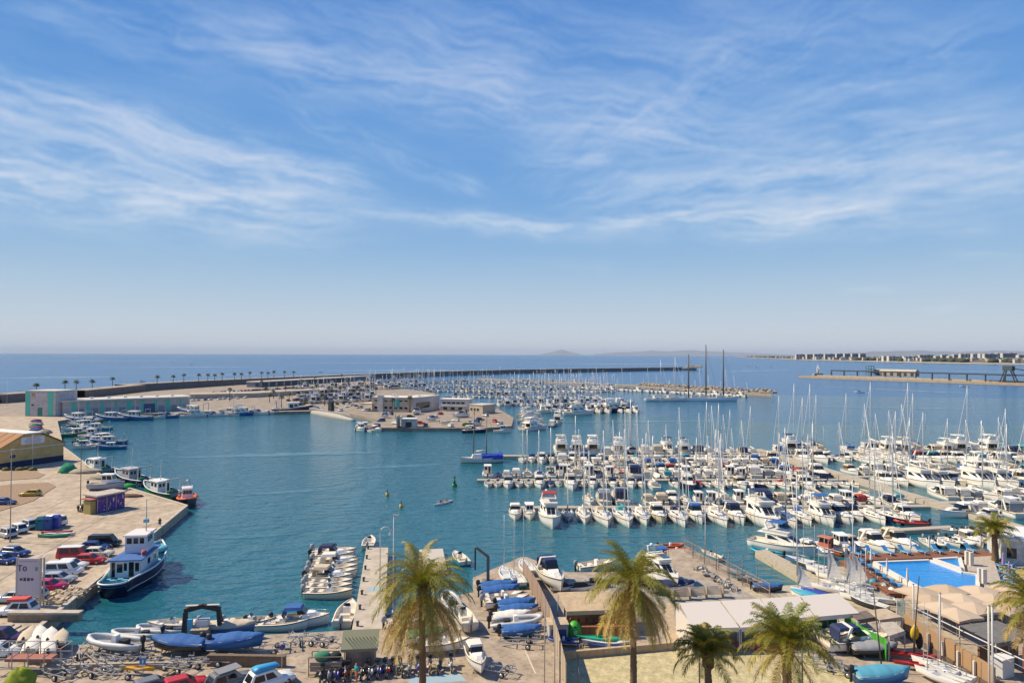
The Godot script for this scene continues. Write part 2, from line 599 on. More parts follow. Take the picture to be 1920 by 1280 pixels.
func build_breakwaters() -> void:
	# the long breakwater: a raised walkway behind a dark wall, running out to the head
	var line := []
	for q in [[-60, 742], [0, 741], [120, 733], [240, 722], [360, 715.5], [480, 710], [640, 703.5], [800, 697.5], [960, 693.3], [1100, 691], [1280, 688.5]]:
		line.append(spot(q[0], q[1], 6.5))
	var walk := tool()
	var wall := tool()
	for i in line.size() - 1:
		var a: Vector3 = line[i]; var b: Vector3 = line[i + 1]
		var side := (b - a).cross(Vector3.UP).normalized()
		if side.z > 0:
			side = -side
		var a2 := a + side * 14.0; var b2 := b + side * 14.0
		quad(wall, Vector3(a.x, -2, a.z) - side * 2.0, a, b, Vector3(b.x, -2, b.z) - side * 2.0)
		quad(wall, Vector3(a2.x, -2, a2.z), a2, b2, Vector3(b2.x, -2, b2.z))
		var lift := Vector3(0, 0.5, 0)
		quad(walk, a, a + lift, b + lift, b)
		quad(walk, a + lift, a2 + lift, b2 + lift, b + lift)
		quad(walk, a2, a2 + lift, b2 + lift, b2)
	var e: Vector3 = line[-1]
	structure("breakwater_wall", wall, grain(0.22, 0.18, 0.15, 0.95, "patch", 0.05))  # dark brown stone, with some of the shade on this face kept in its colour
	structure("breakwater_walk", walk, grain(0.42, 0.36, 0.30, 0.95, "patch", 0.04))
	structure("breakwater_head", slab([e + Vector3(-14, 0, -20), e + Vector3(26, 0, -16), e + Vector3(30, 0, 4), e + Vector3(0, 0, 8), e + Vector3(-14, 0, 1)], -2, 4.5), grain(0.36, 0.31, 0.25, 0.95, "patch", 0.05))
	boulders("boulders", e + Vector3(10, 0, -6), e + Vector3(42, 0, 0), 160, 12.0, 4.0, grain(0.45, 0.38, 0.30, 0.95, "patch", 0.2), 3.4)
	# the groyne that closes the far marina
	var g0 := spot(900, 709, 2.0)
	var g1 := spot(1200, 722, 2.0)
	var g2 := spot(1445, 737.5, 2.0)
	structure("groyne", slab([g0, g1, g2 + Vector3(0, 0, -2), g2 + Vector3(-2, 0, 7), g1 + Vector3(-4, 0, 13), g0 + Vector3(-4, 0, 20)], -2, 2.0), grain(0.42, 0.35, 0.27, 0.95, "patch", 0.06))
	boulders("groyne_boulders", g1 + Vector3(0, 0, 1), g2 + Vector3(4, 0, 2), 420, 6.0, 3.2, grain(0.48, 0.39, 0.29, 0.95, "patch", 0.2), 2.2)

# ---------- far things ----------
func along(called: String, a: Vector3, b: Vector3) -> Node3D:   # local x runs from a to b, local -z runs away from the viewer
	var o := base(called, a)
	o.rotation.y = atan2(-(b.z - a.z), b.x - a.x)
	return o

func boxpart(parent: Node, called: String, m: Material, c: Vector3, z: Vector3) -> MeshInstance3D:
	var s := tool()
	box(s, c, z)
	return part(parent, called, s, m)

func window(parent: Node, x: float, y: float, w: float, h: float, frame: Material, zf := 0.0, face := Vector3.BACK) -> void:
	var s := tool()
	var t := 0.08
	var side := Vector3.UP.cross(face)
	var c := side * x + Vector3(0, y, 0) + face * zf
	var b := Basis(side, Vector3.UP, face)
	box(s, c + b * Vector3(0, h / 2 + t / 2, 0.05), Vector3(w + 2 * t, t, 0.16), b)
	box(s, c + b * Vector3(0, -h / 2 - t / 2, 0.07), Vector3(w + 2 * t, t, 0.2), b)
	box(s, c + b * Vector3(-w / 2 - t / 2, 0, 0.05), Vector3(t, h, 0.16), b)
	box(s, c + b * Vector3(w / 2 + t / 2, 0, 0.05), Vector3(t, h, 0.16), b)
	var f := part(parent, "window", s, frame)
	s = tool()
	box(s, c + b * Vector3(0, 0, 0.02), Vector3(w, h, 0.05), b)
	part(f, "pane", s, glass())

func build_far() -> void:
	# hazy mountains beyond the sea
	for q in [[[1015, 663.5], [1030, 661], [1045, 657], [1052, 655.5], [1062, 657], [1075, 661], [1088, 663.5]], [[1120, 663.5], [1150, 660.5], [1190, 659.5], [1225, 657], [1250, 659], [1290, 656], [1320, 658], [1370, 660], [1420, 662], [1500, 665]], [[1560, 664], [1640, 659], [1720, 657], [1800, 660], [1880, 657], [1960, 661], [2100, 664]]]:
		var s := tool()
		var deep := 72000.0 if q[0][0] < 1500 else 45000.0
		for i in q.size() - 1:
			var a := far_at(q[i][0], q[i][1], deep)
			var b := far_at(q[i + 1][0], q[i + 1][1], deep)
			var n := 6
			for k in n:
				var p := a.lerp(b, float(k) / n); var p2 := a.lerp(b, float(k + 1) / n)
				p.y += sin(p.x * 0.004) * 20.0; p2.y += sin(p2.x * 0.004) * 20.0
				var foot := Vector3(p.x, -10, p.z + 2500 + 500 * sin(p.x * 0.003)); var foot2 := Vector3(p2.x, -10, p2.z + 2500 + 500 * sin(p2.x * 0.003))
				quad(s, foot, p, p2, foot2)
				quad(s, p, Vector3(p.x, -10, p.z - 4000), Vector3(p2.x, -10, p2.z - 4000), p2)
		structure("hills", s, grain(0.16, 0.15, 0.13, 0.95, "patch", 0.0004))
	# the coast with its town
	var edge := [[1380, 14000], [1400, 9500], [1450, 6500], [1500, 4700], [1560, 4100], [1620, 3650], [1700, 3150], [1780, 2850], [1860, 2650], [1960, 2450], [2300, 1900]]
	var shore := []
	for q in edge:
		var p := far_at(q[0], 660, q[1])
		shore.append(Vector3(p.x, 0, p.z))
	var out := []
	for p in shore:
		out.append(p)
	out.append(Vector3(9000, 0, -3000)); out.append(Vector3(12000, 0, -14500)); out.append(Vector3(5000, 0, -15000))
	structure("coast", slab(out, -2, 3.0), grain(0.30, 0.25, 0.19, 0.95, "patch", 0.002))
	var land := tool()
	var beach := tool()
	for i in shore.size() - 1:
		var a: Vector3 = shore[i]; var b: Vector3 = shore[i + 1]
		var n := Vector3(0.8, 0, -0.6)
		quad(beach, Vector3(a.x, 3.2, a.z), Vector3(b.x, 3.2, b.z), b + n * 60 + Vector3(0, 5, 0), a + n * 60 + Vector3(0, 5, 0))
		quad(beach, Vector3(a.x, -1, a.z), Vector3(b.x, -1, b.z), Vector3(b.x, 3.2, b.z), Vector3(a.x, 3.2, a.z))
		quad(land, a + n * 60 + Vector3(0, 5, 0), b + n * 60 + Vector3(0, 5, 0), b + n * 700 + Vector3(0, 26, 0), a + n * 700 + Vector3(0, 26, 0))
	structure("beach", beach, grain(0.62, 0.53, 0.42, 0.95, "patch", 0.01))
	structure("coastal_slope", land, grain(0.17, 0.15, 0.10, 0.95, "patch", 0.006))
	var white := grain(0.62, 0.60, 0.57, 0.9, "patch", 0.02)
	var cream := grain(0.58, 0.48, 0.36, 0.9, "patch", 0.02)
	var grey := grain(0.36, 0.35, 0.36, 0.9, "patch", 0.02)
	var slate := grain(0.17, 0.21, 0.28, 0.8, "patch", 0.02)
	var dusk := paint(0.10, 0.11, 0.13, 0.5)
	var n_tower := 0
	# [u left, u right, row of the roof, depth, material, kind]
	for q in [[1494, 1510, 664.5, 4900, grey], [1514, 1526, 664.5, 4800, grey], [1528, 1545, 664, 4700, grey], [1548, 1567, 664, 4500, grey], [1570, 1582, 663.5, 4350, slate], [1585, 1596, 663.5, 4250, slate], [1599, 1610, 663.5, 4150, slate], [1614, 1624, 663.5, 4100, slate]]:
		tower(q, dusk, white, "tall %s apartment block on the far coast, %s from the left of eight" % ["blue-grey" if q[4] == slate else "grey", nth(n_tower)], "tall apartment blocks by the far beach")
		n_tower += 1
	var n_low := 0
	for q in [[1658, 1666, 668, 3500, cream], [1668, 1680, 668, 3450, white], [1682, 1694, 669, 3450, cream], [1697, 1712, 668.5, 3400, white], [1714, 1722, 668, 3400, white], [1726, 1752, 666, 3700, grey], [1756, 1764, 668, 3300, white], [1768, 1778, 665.5, 3600, grey], [1781, 1787, 668, 3300, white], [1790, 1800, 665, 3600, grey], [1803, 1822, 664, 3500, cream], [1826, 1833, 664, 3400, white], [1840, 1846, 663.5, 3300, white], [1848, 1870, 664, 3250, slate], [1871, 1876, 663, 3250, white], [1882, 1908, 663, 3300, slate], [1912, 1930, 666, 3200, grey]]:
		tower(q, dusk, white, "%s mid-rise block on the far coast, %s from the left behind the beach" % ["cream" if q[4] == cream else ("white" if q[4] == white else ("blue-grey" if q[4] == slate else "grey")), nth(n_low)], "mid-rise blocks along the far coast")
		n_low += 1
	# small houses along the shore: too far to pick apart
	var r := RandomNumberGenerator.new(); r.seed = 4
	var hs := tool(); var hs2 := tool(); var green := tool(true)
	for k in 260:
		var u := r.randf_range(1402, 1955)
		var deep := 0.0
		for i in edge.size() - 1:
			if u >= edge[i][0] and u < edge[i + 1][0]:
				deep = lerpf(edge[i][1], edge[i + 1][1], (u - edge[i][0]) / (edge[i + 1][0] - edge[i][0]))
		deep *= r.randf_range(1.03, 1.22)
		var p := far_at(u, 660, deep)
		var hgt := r.randf_range(6, 12)
		var rise := clampf(deep / 3000.0, 0.8, 2.2)
		if u > 1735 and u < 1812 or r.randf() < 0.22:
			ball(green, Vector3(p.x, 12, p.z), Vector3(r.randf_range(12, 24), r.randf_range(8, 13), 14), 5)
		else:
			box(hs if r.randf() < 0.6 else hs2, Vector3(p.x, 8 + hgt / 2, p.z), Vector3(r.randf_range(9, 20) * rise, hgt + 10, 12))
	var st := part(self, "shore_houses", hs, cream); tag(st, "crowd of tiny cream and white houses along the far shore", "houses", "", "stuff")
	st = part(self, "shore_houses", hs2, white); tag(st, "crowd of tiny white houses scattered along the far shore", "houses", "", "stuff")
	st = part(self, "shore_trees", green, grain(0.05, 0.07, 0.04, 0.95, "patch", 0.03)); tag(st, "dark band of trees behind the far beach", "trees", "", "stuff")
	salt_pier()
	wakes()

func tower(q: Array, dusk: Material, white: Material, label: String, group: String) -> void:
	var deep: float = q[3]
	var a := far_at(q[0], q[2], deep); var b := far_at(q[1], q[2], deep)
	var h := a.y
	var wid := b.x - a.x
	var o := base("apartment_block", Vector3((a.x + b.x) / 2.0, 2.0, a.z))
	boxpart(o, "wall", q[4], Vector3(0, h / 2, -10), Vector3(wid, h, 20))
	boxpart(o, "gable", white, Vector3(-wid / 2 - 1.6, h / 2, -9), Vector3(3, h, 19))
	boxpart(o, "roof_house", white, Vector3(wid * 0.15, h + 1.2, -9), Vector3(wid * 0.25, 2.8, 6))
	var n := maxi(2, int(wid / 16.0))
	for i in n:
		boxpart(o, "balcony_column", dusk, Vector3(wid * ((i + 0.5) / n - 0.5), h / 2, 0.2), Vector3(wid / n * 0.4, h * 0.9, 0.8))
	tag(o, label, "apartment block", group)

func salt_pier() -> void:
	var a := spot(1497, 704.5, 2.6); var b := spot(2000, 721, 2.6)
	var stone := grain(0.47, 0.37, 0.26, 0.95, "patch", 0.03)
	var dark := paint(0.035, 0.04, 0.045, 0.7)
	var dir := (b - a).normalized()
	var back := Vector3(dir.z, 0, -dir.x)
	if back.z > 0:
		back = -back
	structure("salt_pier", slab([a, b, b + back * 26, a + back * 22 + dir * 6], -3, 2.6), stone)
	structure("salt_pier_wall", slab([a + dir * 20 + back * 16, b + back * 18, b + back * 19.5, a + dir * 20 + back * 17.5], 2.6, 4.4), grain(0.5, 0.42, 0.32, 0.95, "patch", 0.03))
	# the conveyor gallery on trestles
	var c0 := spot(1553, 705.5, 2.6) + back * 8; var c1 := b + back * 8
	var o := along("conveyor", c0, c1)
	var len := c0.distance_to(c1)
	boxpart(o, "gallery", dark, Vector3(len / 2, 8.6, 0), Vector3(len, 1.6, 2.2))
	var n := int(len / 21.0)
	for i in n + 1:
		var x := len * i / n
		var s := tool()
		box(s, Vector3(x, 3.9, -0.9), Vector3(0.8, 7.8, 0.5)); box(s, Vector3(x, 3.9, 0.9), Vector3(0.8, 7.8, 0.5)); box(s, Vector3(x, 4.2, 0), Vector3(0.4, 0.5, 1.4))
		part(o, "trestle", s, dark)
	tag(o, "long dark conveyor gallery on trestles along the salt pier", "conveyor")
	# the loader
	var l := spot(1890, 717, 2.6) + back * 3
	o = base("ship_loader", l, o.rotation.y)
	for sx in [-1, 1]:
		for sz in [-1, 1]:
			var s := tool()
			bar(s, Vector3(sx * 10.5, 0, sz * 4), Vector3(sx * 4.0, 18, sz * 2.5), 1.3)
			part(o, "leg", s, dark)
	boxpart(o, "housing", paint(0.05, 0.065, 0.07, 0.6), Vector3(0, 21, 0), Vector3(13, 7, 8))
	boxpart(o, "cross_beam", dark, Vector3(0, 10, 2.6), Vector3(13, 1.0, 1.0))
	var s2 := tool(); bar(s2, Vector3(5, 21, 0), Vector3(38, 15.5, 0), 1.5); part(o, "boom", s2, dark)
	o.scale = Vector3.ONE * 0.78
	tag(o, "dark green ship loader on splayed legs straddling the salt pier", "loader")
	# the long store and the beacon
	var w0 := spot(1632, 704, 2.6) + back * 13; var w1 := spot(1708, 706, 2.6) + back * 13
	o = along("salt_store", w0, w1)
	var wl := w0.distance_to(w1)
	boxpart(o, "wall", stone, Vector3(wl / 2, 3.5, -6), Vector3(wl, 7, 12))
	var rf := tool(); frustum(rf, [wl / 2, wl / 2, -12.5, 0.5, 7.0], [wl / 2, wl / 2, -8, -5, 10.0])
	part(o, "roof", rf, grain(0.55, 0.50, 0.42, 0.9, "patch", 0.05)).position.x = wl / 2
	for i in 6:
		boxpart(o, "door", dark, Vector3(wl * (i + 0.5) / 6, 2.4, 0.1), Vector3(4, 4.8, 0.4))
	tag(o, "long low stone store with pale roof on the salt pier", "warehouse")
	o = base("transfer_tower", spot(1623, 704, 2.6) + back * 12)
	var fr := tool()
	for sx in [-1, 1]:
		for sz in [-1, 1]:
			bar(fr, Vector3(sx * 4, 0, sz * 4), Vector3(sx * 4, 15, sz * 4), 0.8)
	for y in [5, 10, 15]:
		for sx in [-1, 1]:
			bar(fr, Vector3(sx * 4, y, -4), Vector3(sx * 4, y, 4), 0.5); bar(fr, Vector3(-4, y, sx * 4), Vector3(4, y, sx * 4), 0.5)
	part(o, "frame", fr, paint(0.12, 0.17, 0.14, 0.7))
	boxpart(o, "cabin", paint(0.12, 0.17, 0.14, 0.7), Vector3(9, 6, 0), Vector3(9, 6, 6))
	tag(o, "green steel transfer tower at the end of the salt store", "tower")
	o = base("harbour_beacon", spot(1529, 704, 2.6) + back * 6)
	boxpart(o, "plinth", stone, Vector3(0, 1.6, 0), Vector3(14, 3.2, 8))
	part(o, "shaft", rod(Vector3(0, 3.2, 0), Vector3(0, 9, 0), 1.6, 1.2, 10), paint(0.5, 0.45, 0.38, 0.8))
	part(o, "lantern", rod(Vector3(0, 9, 0), Vector3(0, 11, 0), 0.9, 0.6, 8), paint(0.03, 0.15, 0.06, 0.5))
	tag(o, "squat stone beacon with green lantern on the pier end", "beacon")

func wakes() -> void:
	var foam := grain(0.55, 0.62, 0.66, 0.9, "patch", 0.2)
	var k := 0
	for q in [[1402, 686.5, 20, 0.2], [1418, 689, 22, -0.5], [1446, 687.5, 8, 0.1], [1612, 736, 4, 0.9], [1808, 725, 10, 0.15], [356, 683, 10, 0.3], [600, 697.5, 26, 0.0], [265, 716, 16, 0.1]]:
		var p := spot(q[0], q[1], 0.0)
		var b := base("speedboat", p, 1.35 if q[3] >= 0 else -1.3)
		var f := tool()
		var rr := RandomNumberGenerator.new(); rr.seed = k
		for i in 26:
			var t := i / 26.0
			box(f, Vector3(rr.randf_range(-1, 1) * (0.8 + t * 2.2), 0.02 + 0.002 * i, 4 + t * float(q[2])), Vector3(rr.randf_range(0.3, 1.2), 0.1, rr.randf_range(0.8, 2.4)))
		part(b, "wake", f, foam)
		var s := tool(true); hull_skin(s, {"l": 9.0, "b": 2.9, "fs": 1.0, "fb": 1.4, "dr": 0.4}); part(b, "hull", s, paint(0.8, 0.8, 0.78, 0.3))
		s = tool(); hull_deck(s, {"l": 9.0, "b": 2.9, "fs": 1.0, "fb": 1.4, "dr": 0.4, "floor": func(t): return 0.5 if t < 0.45 else 0.05}); part(b, "deck", s, paint(0.7, 0.69, 0.66, 0.5))
		s = tool(); frustum(s, [0.7, 1.0, -1.6, 0.4, 1.1], [0.5, 0.8, -0.6, 0.3, 2.0]); part(b, "windscreen", s, glass())
		tag(b, ["white speedboat with foaming wake, leftmost of three off the salt pier", "white speedboat with curving wake, middle of three off the salt pier", "white speedboat with short wake, nearest the salt pier beacon", "small motorboat coming in past the groyne tip", "white speedboat cruising just below the salt pier", "tiny motorboat far out on the left of the sea", "motorboat passing just behind the long breakwater wall", "motorboat passing behind the palm promenade on the left"][k], "speedboat")
		k += 1
	var sb := base("sailing_dinghy", spot(1534, 693, 0.0) , 0.4)
	var s := tool(true); hull_skin(s, {"l": 9.0, "b": 2.6, "fs": 0.9, "fb": 1.1, "dr": 0.4}); part(sb, "hull", s, paint(0.8, 0.8, 0.78, 0.3))
	part(sb, "mast", rod(Vector3(0, 0.5, -0.6), Vector3(0, 14.5, -0.6), 0.12), steel())
	s = tool(); tri(s, Vector3(0, 1.6, -0.5), Vector3(0.1, 14.2, -0.5), Vector3(2.8, 1.6, 3.0)); tri(s, Vector3(0.06, 1.6, -0.45), Vector3(0.16, 14.2, -0.45), Vector3(2.86, 1.6, 3.05)); part(sb, "sail", s, paint(0.8, 0.8, 0.78, 0.8))
	s = tool(); tri(s, Vector3(0, 1.2, -4.4), Vector3(0, 12, -0.7), Vector3(1.0, 1.5, -0.9)); part(sb, "jib", s, paint(0.8, 0.8, 0.78, 0.8))
	tag(sb, "white sailing boat under full sail beyond the salt pier", "sailboat")

# ---------- boats: bow towards -z, waterline at y = 0 ----------
func hull_station(d: Dictionary, t: float) -> Array:   # [half beam, sheer height, z of keel, z of gunwale, keel depth]
	var tw: float = d.get("tw", 0.82)
	var full: float = d.get("full", 2.3)
	var b := 1.0
	if t < 0.42:
		b = lerpf(tw, 1.0, smoothstep(0.0, 1.0, t / 0.42))
	else:
		b = 1.0 - pow((t - 0.42) / 0.58, full)
	b = maxf(b, 0.015) * d.b / 2.0
	var sh: float = lerpf(d.fs, d.fb, pow(t, 1.8)) - d.get("dip", 0.0) * sin(PI * t)
	var rake: float = d.get("rake", 0.09)
	return [b, sh, -(t - 0.5) * d.l * (1.0 - rake) + d.l * rake * 0.3, -(t - 0.5) * d.l, d.dr * (1.0 - 0.55 * pow(t, 3.0))]

func hull_skin(s: SurfaceTool, d: Dictionary, low := -1.0, high := 1.0) -> void:
	var rings := []
	var n: int = d.get("n", 12)
	for i in n + 1:
		var t := float(i) / n
		var q := hull_station(d, t)
		var keel := Vector3(0, -q[4], q[2])
		var chine := Vector3(q[0] * 0.86, -0.02, lerpf(q[2], q[3], 0.45))
		var side := Vector3(q[0] * 0.95, q[1] * 0.5, lerpf(q[2], q[3], 0.72))
		var gun := Vector3(q[0], q[1], q[3])
		var r := PackedVector3Array([Vector3(-gun.x, gun.y, gun.z), Vector3(-side.x, side.y, side.z), Vector3(-chine.x, chine.y, chine.z), keel, chine, side, gun])
		rings.append(r)
	loft(s, rings, false, false)
	var e: PackedVector3Array = rings[0]
	for k in range(1, e.size() - 1):
		tri(s, e[0], e[k + 1], e[k])

func hull_deck(s: SurfaceTool, d: Dictionary) -> void:
	var rings := []
	var n: int = d.get("n", 12)
	var w: float = d.get("rim", 0.12)
	var fl: Callable = d.floor
	for i in n + 1:
		var t := float(i) / n
		var q := hull_station(d, t)
		var inn := maxf(q[0] - w, q[0] * 0.4)
		var y: float = q[1] - fl.call(t)
		var z: float = q[3]
		rings.append(PackedVector3Array([Vector3(q[0], q[1] - 0.004, z), Vector3(inn, q[1] + 0.03, z), Vector3(inn * 0.98, y, z), Vector3(-inn * 0.98, y, z), Vector3(-inn, q[1] + 0.03, z), Vector3(-q[0], q[1] - 0.004, z)]))
	loft(s, rings, false, false)
	var e: PackedVector3Array = rings[0]
	quad(s, e[1], e[2], e[3], e[4])

func strake(s: SurfaceTool, d: Dictionary, drop: float, r: float) -> void:
	for sx in [-1.0, 1.0]:
		var pts := []
		var n: int = d.get("n", 12)
		for i in n + 1:
			var q := hull_station(d, float(i) / n)
			pts.append(Vector3(sx * (q[0] + r * 0.4), q[1] - drop, q[3]))
		tube(s, pts, [r], 4)

func rail(s: SurfaceTool, d: Dictionary, t0: float, t1: float, h: float, r := 0.02, sides := [-1.0, 1.0]) -> void:
	for sx in sides:
		var pts := []
		for i in 6:
			var q := hull_station(d, lerpf(t0, t1, i / 5.0))
			var p := Vector3(sx * maxf(q[0] - 0.1, 0.02), q[1] + h, q[3])
			pts.append(p)
			tube(s, [Vector3(p.x, q[1], p.z), p], [r], 3)
		tube(s, pts, [r], 3)

func begin_boat(called: String, d: Dictionary, hull: Material, deck: Material, trim: Material) -> Node3D:
	var o := loose(called)
	var s := tool(true); hull_skin(s, d); part(o, "hull", s, hull)
	s = tool(); hull_deck(s, d); part(o, "deck", s, deck)
	if trim:
		s = tool(true); strake(s, d, 0.06, 0.045); part(o, "rubbing_strake", s, trim)
	return o

func outboard(o: Node3D, z: float, y: float, m: Material, x := 0.0) -> void:
	var s := tool(true)
	var rings := []
	for q in [[-0.1, 0.16, 0.2], [0.15, 0.2, 0.28], [0.45, 0.17, 0.26], [0.55, 0.08, 0.14]]:
		var r := PackedVector3Array()
		for k in 8:
			r.append(Vector3(x + cos(TAU * k / 8) * q[1], y + q[0], z + 0.25 + sin(TAU * k / 8) * q[2]))
		rings.append(r)
	loft(s, rings)
	var e := part(o, "outboard_motor", s, m)
	s = tool(); box(s, Vector3(x, y - 0.45, z + 0.28), Vector3(0.1, 0.8, 0.22)); part(e, "drive_leg", s, paint(0.04, 0.04, 0.045, 0.4))

func wheel(parent: Node, c: Vector3, r: float, w: float, axis := Vector3.RIGHT, called := "wheel") -> void:
	var s := tool(true); tube(s, [c - axis * w / 2, c + axis * w / 2], [r], 12)
	var t := part(parent, called, s, paint(0.02, 0.02, 0.022, 0.8))
	s = tool(true); tube(s, [c - axis * (w / 2 + 0.012), c + axis * (w / 2 + 0.012)], [r * 0.6], 10)
	part(t, "rim", s, paint(0.5, 0.5, 0.52, 0.35, 0.6))

func make_boats() -> void:
	var white := paint(0.82, 0.79, 0.73, 0.28)
	var ivory := paint(0.72, 0.65, 0.53, 0.4)
	var navy := paint(0.012, 0.02, 0.07, 0.3)
	var blue := paint(0.02, 0.09, 0.34, 0.75)
	var teak := grain(0.42, 0.30, 0.19, 0.7, "fine", 1.0)
	var grey := paint(0.30, 0.31, 0.33, 0.6)
	var black := paint(0.02, 0.02, 0.022, 0.5)
	var s: SurfaceTool
	# flybridge cruiser, 12.5 m
	var d := {"l": 12.5, "b": 4.2, "fs": 1.25, "fb": 2.1, "dr": 0.8, "full": 2.6, "floor": func(t): return 0.55 if t < 0.26 else 0.04}
	var o := begin_boat("motor_yacht", d, white, ivory, black)
	var b := [0.9, 1.75, -3.9, 2.6, 1.5]; var t := [0.9, 1.5, -1.2, 2.6, 3.0]
	s = tool(); frustum(s, b, t); part(o, "saloon", s, white)
	for q in [[0, 0.08, 0.48, 0.3, 0.9], [0, 0.52, 0.92, 0.3, 0.9], [1, 0.12, 0.5, 0.4, 0.85], [1, 0.54, 0.92, 0.4, 0.85], [3, 0.5, 0.88, 0.4, 0.85], [3, 0.08, 0.46, 0.4, 0.85], [2, 0.15, 0.85, 0.05, 0.9]]:
		s = tool(); pane(s, b, t, q[0], q[1], q[2], q[3], q[4]); part(o, "window", s, glass())
	s = tool(); frustum(s, [1.2, 1.65, -1.4, 4.2, 3.0], [1.25, 1.7, -1.6, 4.2, 3.12]); part(o, "flybridge_deck", s, white)
	s = tool(); frustum(s, [1.1, 1.5, -1.3, 3.2, 3.12], [1.25, 1.55, -1.7, 3.3, 3.75]); part(o, "flybridge_coaming", s, white)
	s = tool(); frustum(s, [1.0, 1.4, -0.9, 3.0, 3.4], [1.0, 1.42, -0.9, 3.0, 3.78]); part(o, "flybridge_seats", s, ivory)
	s = tool(); for x in [-1.4, 1.4]: bar(s, Vector3(x, 3.6, 2.2), Vector3(x * 0.8, 4.9, 3.0), 0.16, 0.4)
	bar(s, Vector3(-1.2, 4.9, 3.0), Vector3(1.2, 4.9, 3.0), 0.5, 0.14); part(o, "radar_arch", s, white)
	s = tool(true); ball(s, Vector3(0.4, 5.15, 3.0), Vector3(0.3, 0.22, 0.3), 6); part(o, "radar_dome", s, white)
	s = tool(); frustum(s, [1.3, 1.4, -0.6, 2.2, 5.1], [1.2, 1.3, -0.5, 2.1, 5.25])
	for x in [-1.2, 1.2]:
		for z in [-0.4, 2.0]:
			bar(s, Vector3(x, 3.6, z), Vector3(x, 5.1, z), 0.04)
	part(o, "canopy", s, blue)
	s = tool(true); rail(s, d, 0.5, 0.995, 0.6); part(o, "guard_rail", s, steel())
	proto["fly"] = o
	# sport cruiser, 9.5 m
	d = {"l": 9.5, "b": 3.2, "fs": 1.0, "fb": 1.6, "dr": 0.6, "floor": func(u): return 0.5 if u < 0.45 else 0.03}
	o = begin_boat("motor_cruiser", d, white, ivory, black)
	b = [0.55, 1.25, -3.3, 0.4, 1.25]; t = [0.4, 1.05, -2.2, 0.2, 1.85]
	s = tool(); frustum(s, b, t); part(o, "coachroof", s, white)
	for q in [[1, 0.2, 0.8, 0.35, 0.75], [3, 0.2, 0.8, 0.35, 0.75]]:
		s = tool(); pane(s, b, t, q[0], q[1], q[2], q[3], q[4]); part(o, "window", s, glass())
	s = tool(); frustum(s, [0.9, 1.25, -0.9, 0.9, 1.75], [0.85, 1.15, 0.1, 1.0, 2.55]); part(o, "windscreen", s, glass())
	s = tool(); for x in [-1.3, 1.3]: bar(s, Vector3(x, 1.2, 2.6), Vector3(x * 0.85, 2.9, 1.6), 0.14, 0.35)
	bar(s, Vector3(-1.12, 2.9, 1.6), Vector3(1.12, 2.9, 1.6), 0.4, 0.12); part(o, "radar_arch", s, white)
	s = tool(); frustum(s, [1.0, 1.2, 0.1, 3.4, 2.5], [0.85, 0.95, 0.3, 3.1, 2.85]); frustum(s, [1.2, 1.2, 3.3, 3.4, 1.2], [1.2, 1.2, 3.3, 3.4, 2.5]); part(o, "canopy", s, navy)
	s = tool(); box(s, Vector3(0, 0.75, 3.9), Vector3(2.0, 0.5, 0.7)); part(o, "bench", s, ivory); s = tool(); box(s, Vector3(0.7, 0.8, 1.0), Vector3(0.6, 0.6, 0.6)); part(o, "seat", s, ivory)
	s = tool(true); rail(s, d, 0.55, 0.995, 0.5); part(o, "guard_rail", s, steel())
	proto["sport"] = o
	# pilothouse fishing boat, 7 m
	d = {"l": 7.0, "b": 2.6, "fs": 0.85, "fb": 1.35, "dr": 0.5, "tw": 0.9, "floor": func(u): return 0.45 if u < 0.4 else 0.12}
	o = begin_boat("pilothouse_boat", d, white, ivory, navy)
	b = [0.75, 0.9, -1.6, 0.7, 0.8]; t = [0.7, 0.85, -1.2, 0.75, 2.7]
	s = tool(); frustum(s, b, t); part(o, "wheelhouse", s, white)
	for q in [[0, 0.06, 0.47, 0.5, 0.9], [0, 0.53, 0.94, 0.5, 0.9], [1, 0.08, 0.5, 0.5, 0.9], [1, 0.56, 0.92, 0.5, 0.9], [3, 0.5, 0.92, 0.5, 0.9], [3, 0.08, 0.44, 0.5, 0.9], [2, 0.1, 0.42, 0.05, 0.9], [2, 0.55, 0.9, 0.5, 0.9]]:
		s = tool(); pane(s, b, t, q[0], q[1], q[2], q[3], q[4]); part(o, "window", s, glass())
	s = tool(); frustum(s, [0.85, 1.0, -1.6, 1.1, 2.7], [0.8, 0.95, -1.5, 1.05, 2.8]); part(o, "wheelhouse_roof", s, white)
	s = tool(); frustum(s, [0.4, 0.75, -2.7, -1.6, 1.0], [0.35, 0.65, -2.5, -1.6, 1.4]); part(o, "cuddy", s, white)
	outboard(o, 3.5, 0.95, black)
	s = tool(true); rail(s, d, 0.6, 0.99, 0.45); part(o, "guard_rail", s, steel())
	proto["pilot"] = o
	# small cabin boat with canvas, 6.2 m
	d = {"l": 6.2, "b": 2.3, "fs": 0.8, "fb": 1.15, "dr": 0.4, "tw": 0.9, "floor": func(u): return 0.45 if u < 0.5 else 0.02}
	o = begin_boat("cabin_boat", d, white, ivory, black)
	s = tool(); frustum(s, [0.4, 0.85, -2.1, -0.2, 0.95], [0.3, 0.7, -1.5, -0.2, 1.4]); part(o, "cuddy", s, white)
	s = tool(); frustum(s, [0.7, 0.9, -0.6, 0.3, 1.35], [0.65, 0.85, -0.1, 0.35, 1.85]); part(o, "windscreen", s, glass())
	s = tool(); frustum(s, [0.85, 0.95, -0.1, 1.9, 1.8], [0.7, 0.75, 0.0, 1.7, 2.1]); frustum(s, [0.95, 0.95, 1.8, 1.9, 0.9], [0.95, 0.95, 1.8, 1.9, 1.8]); part(o, "canopy", s, blue)
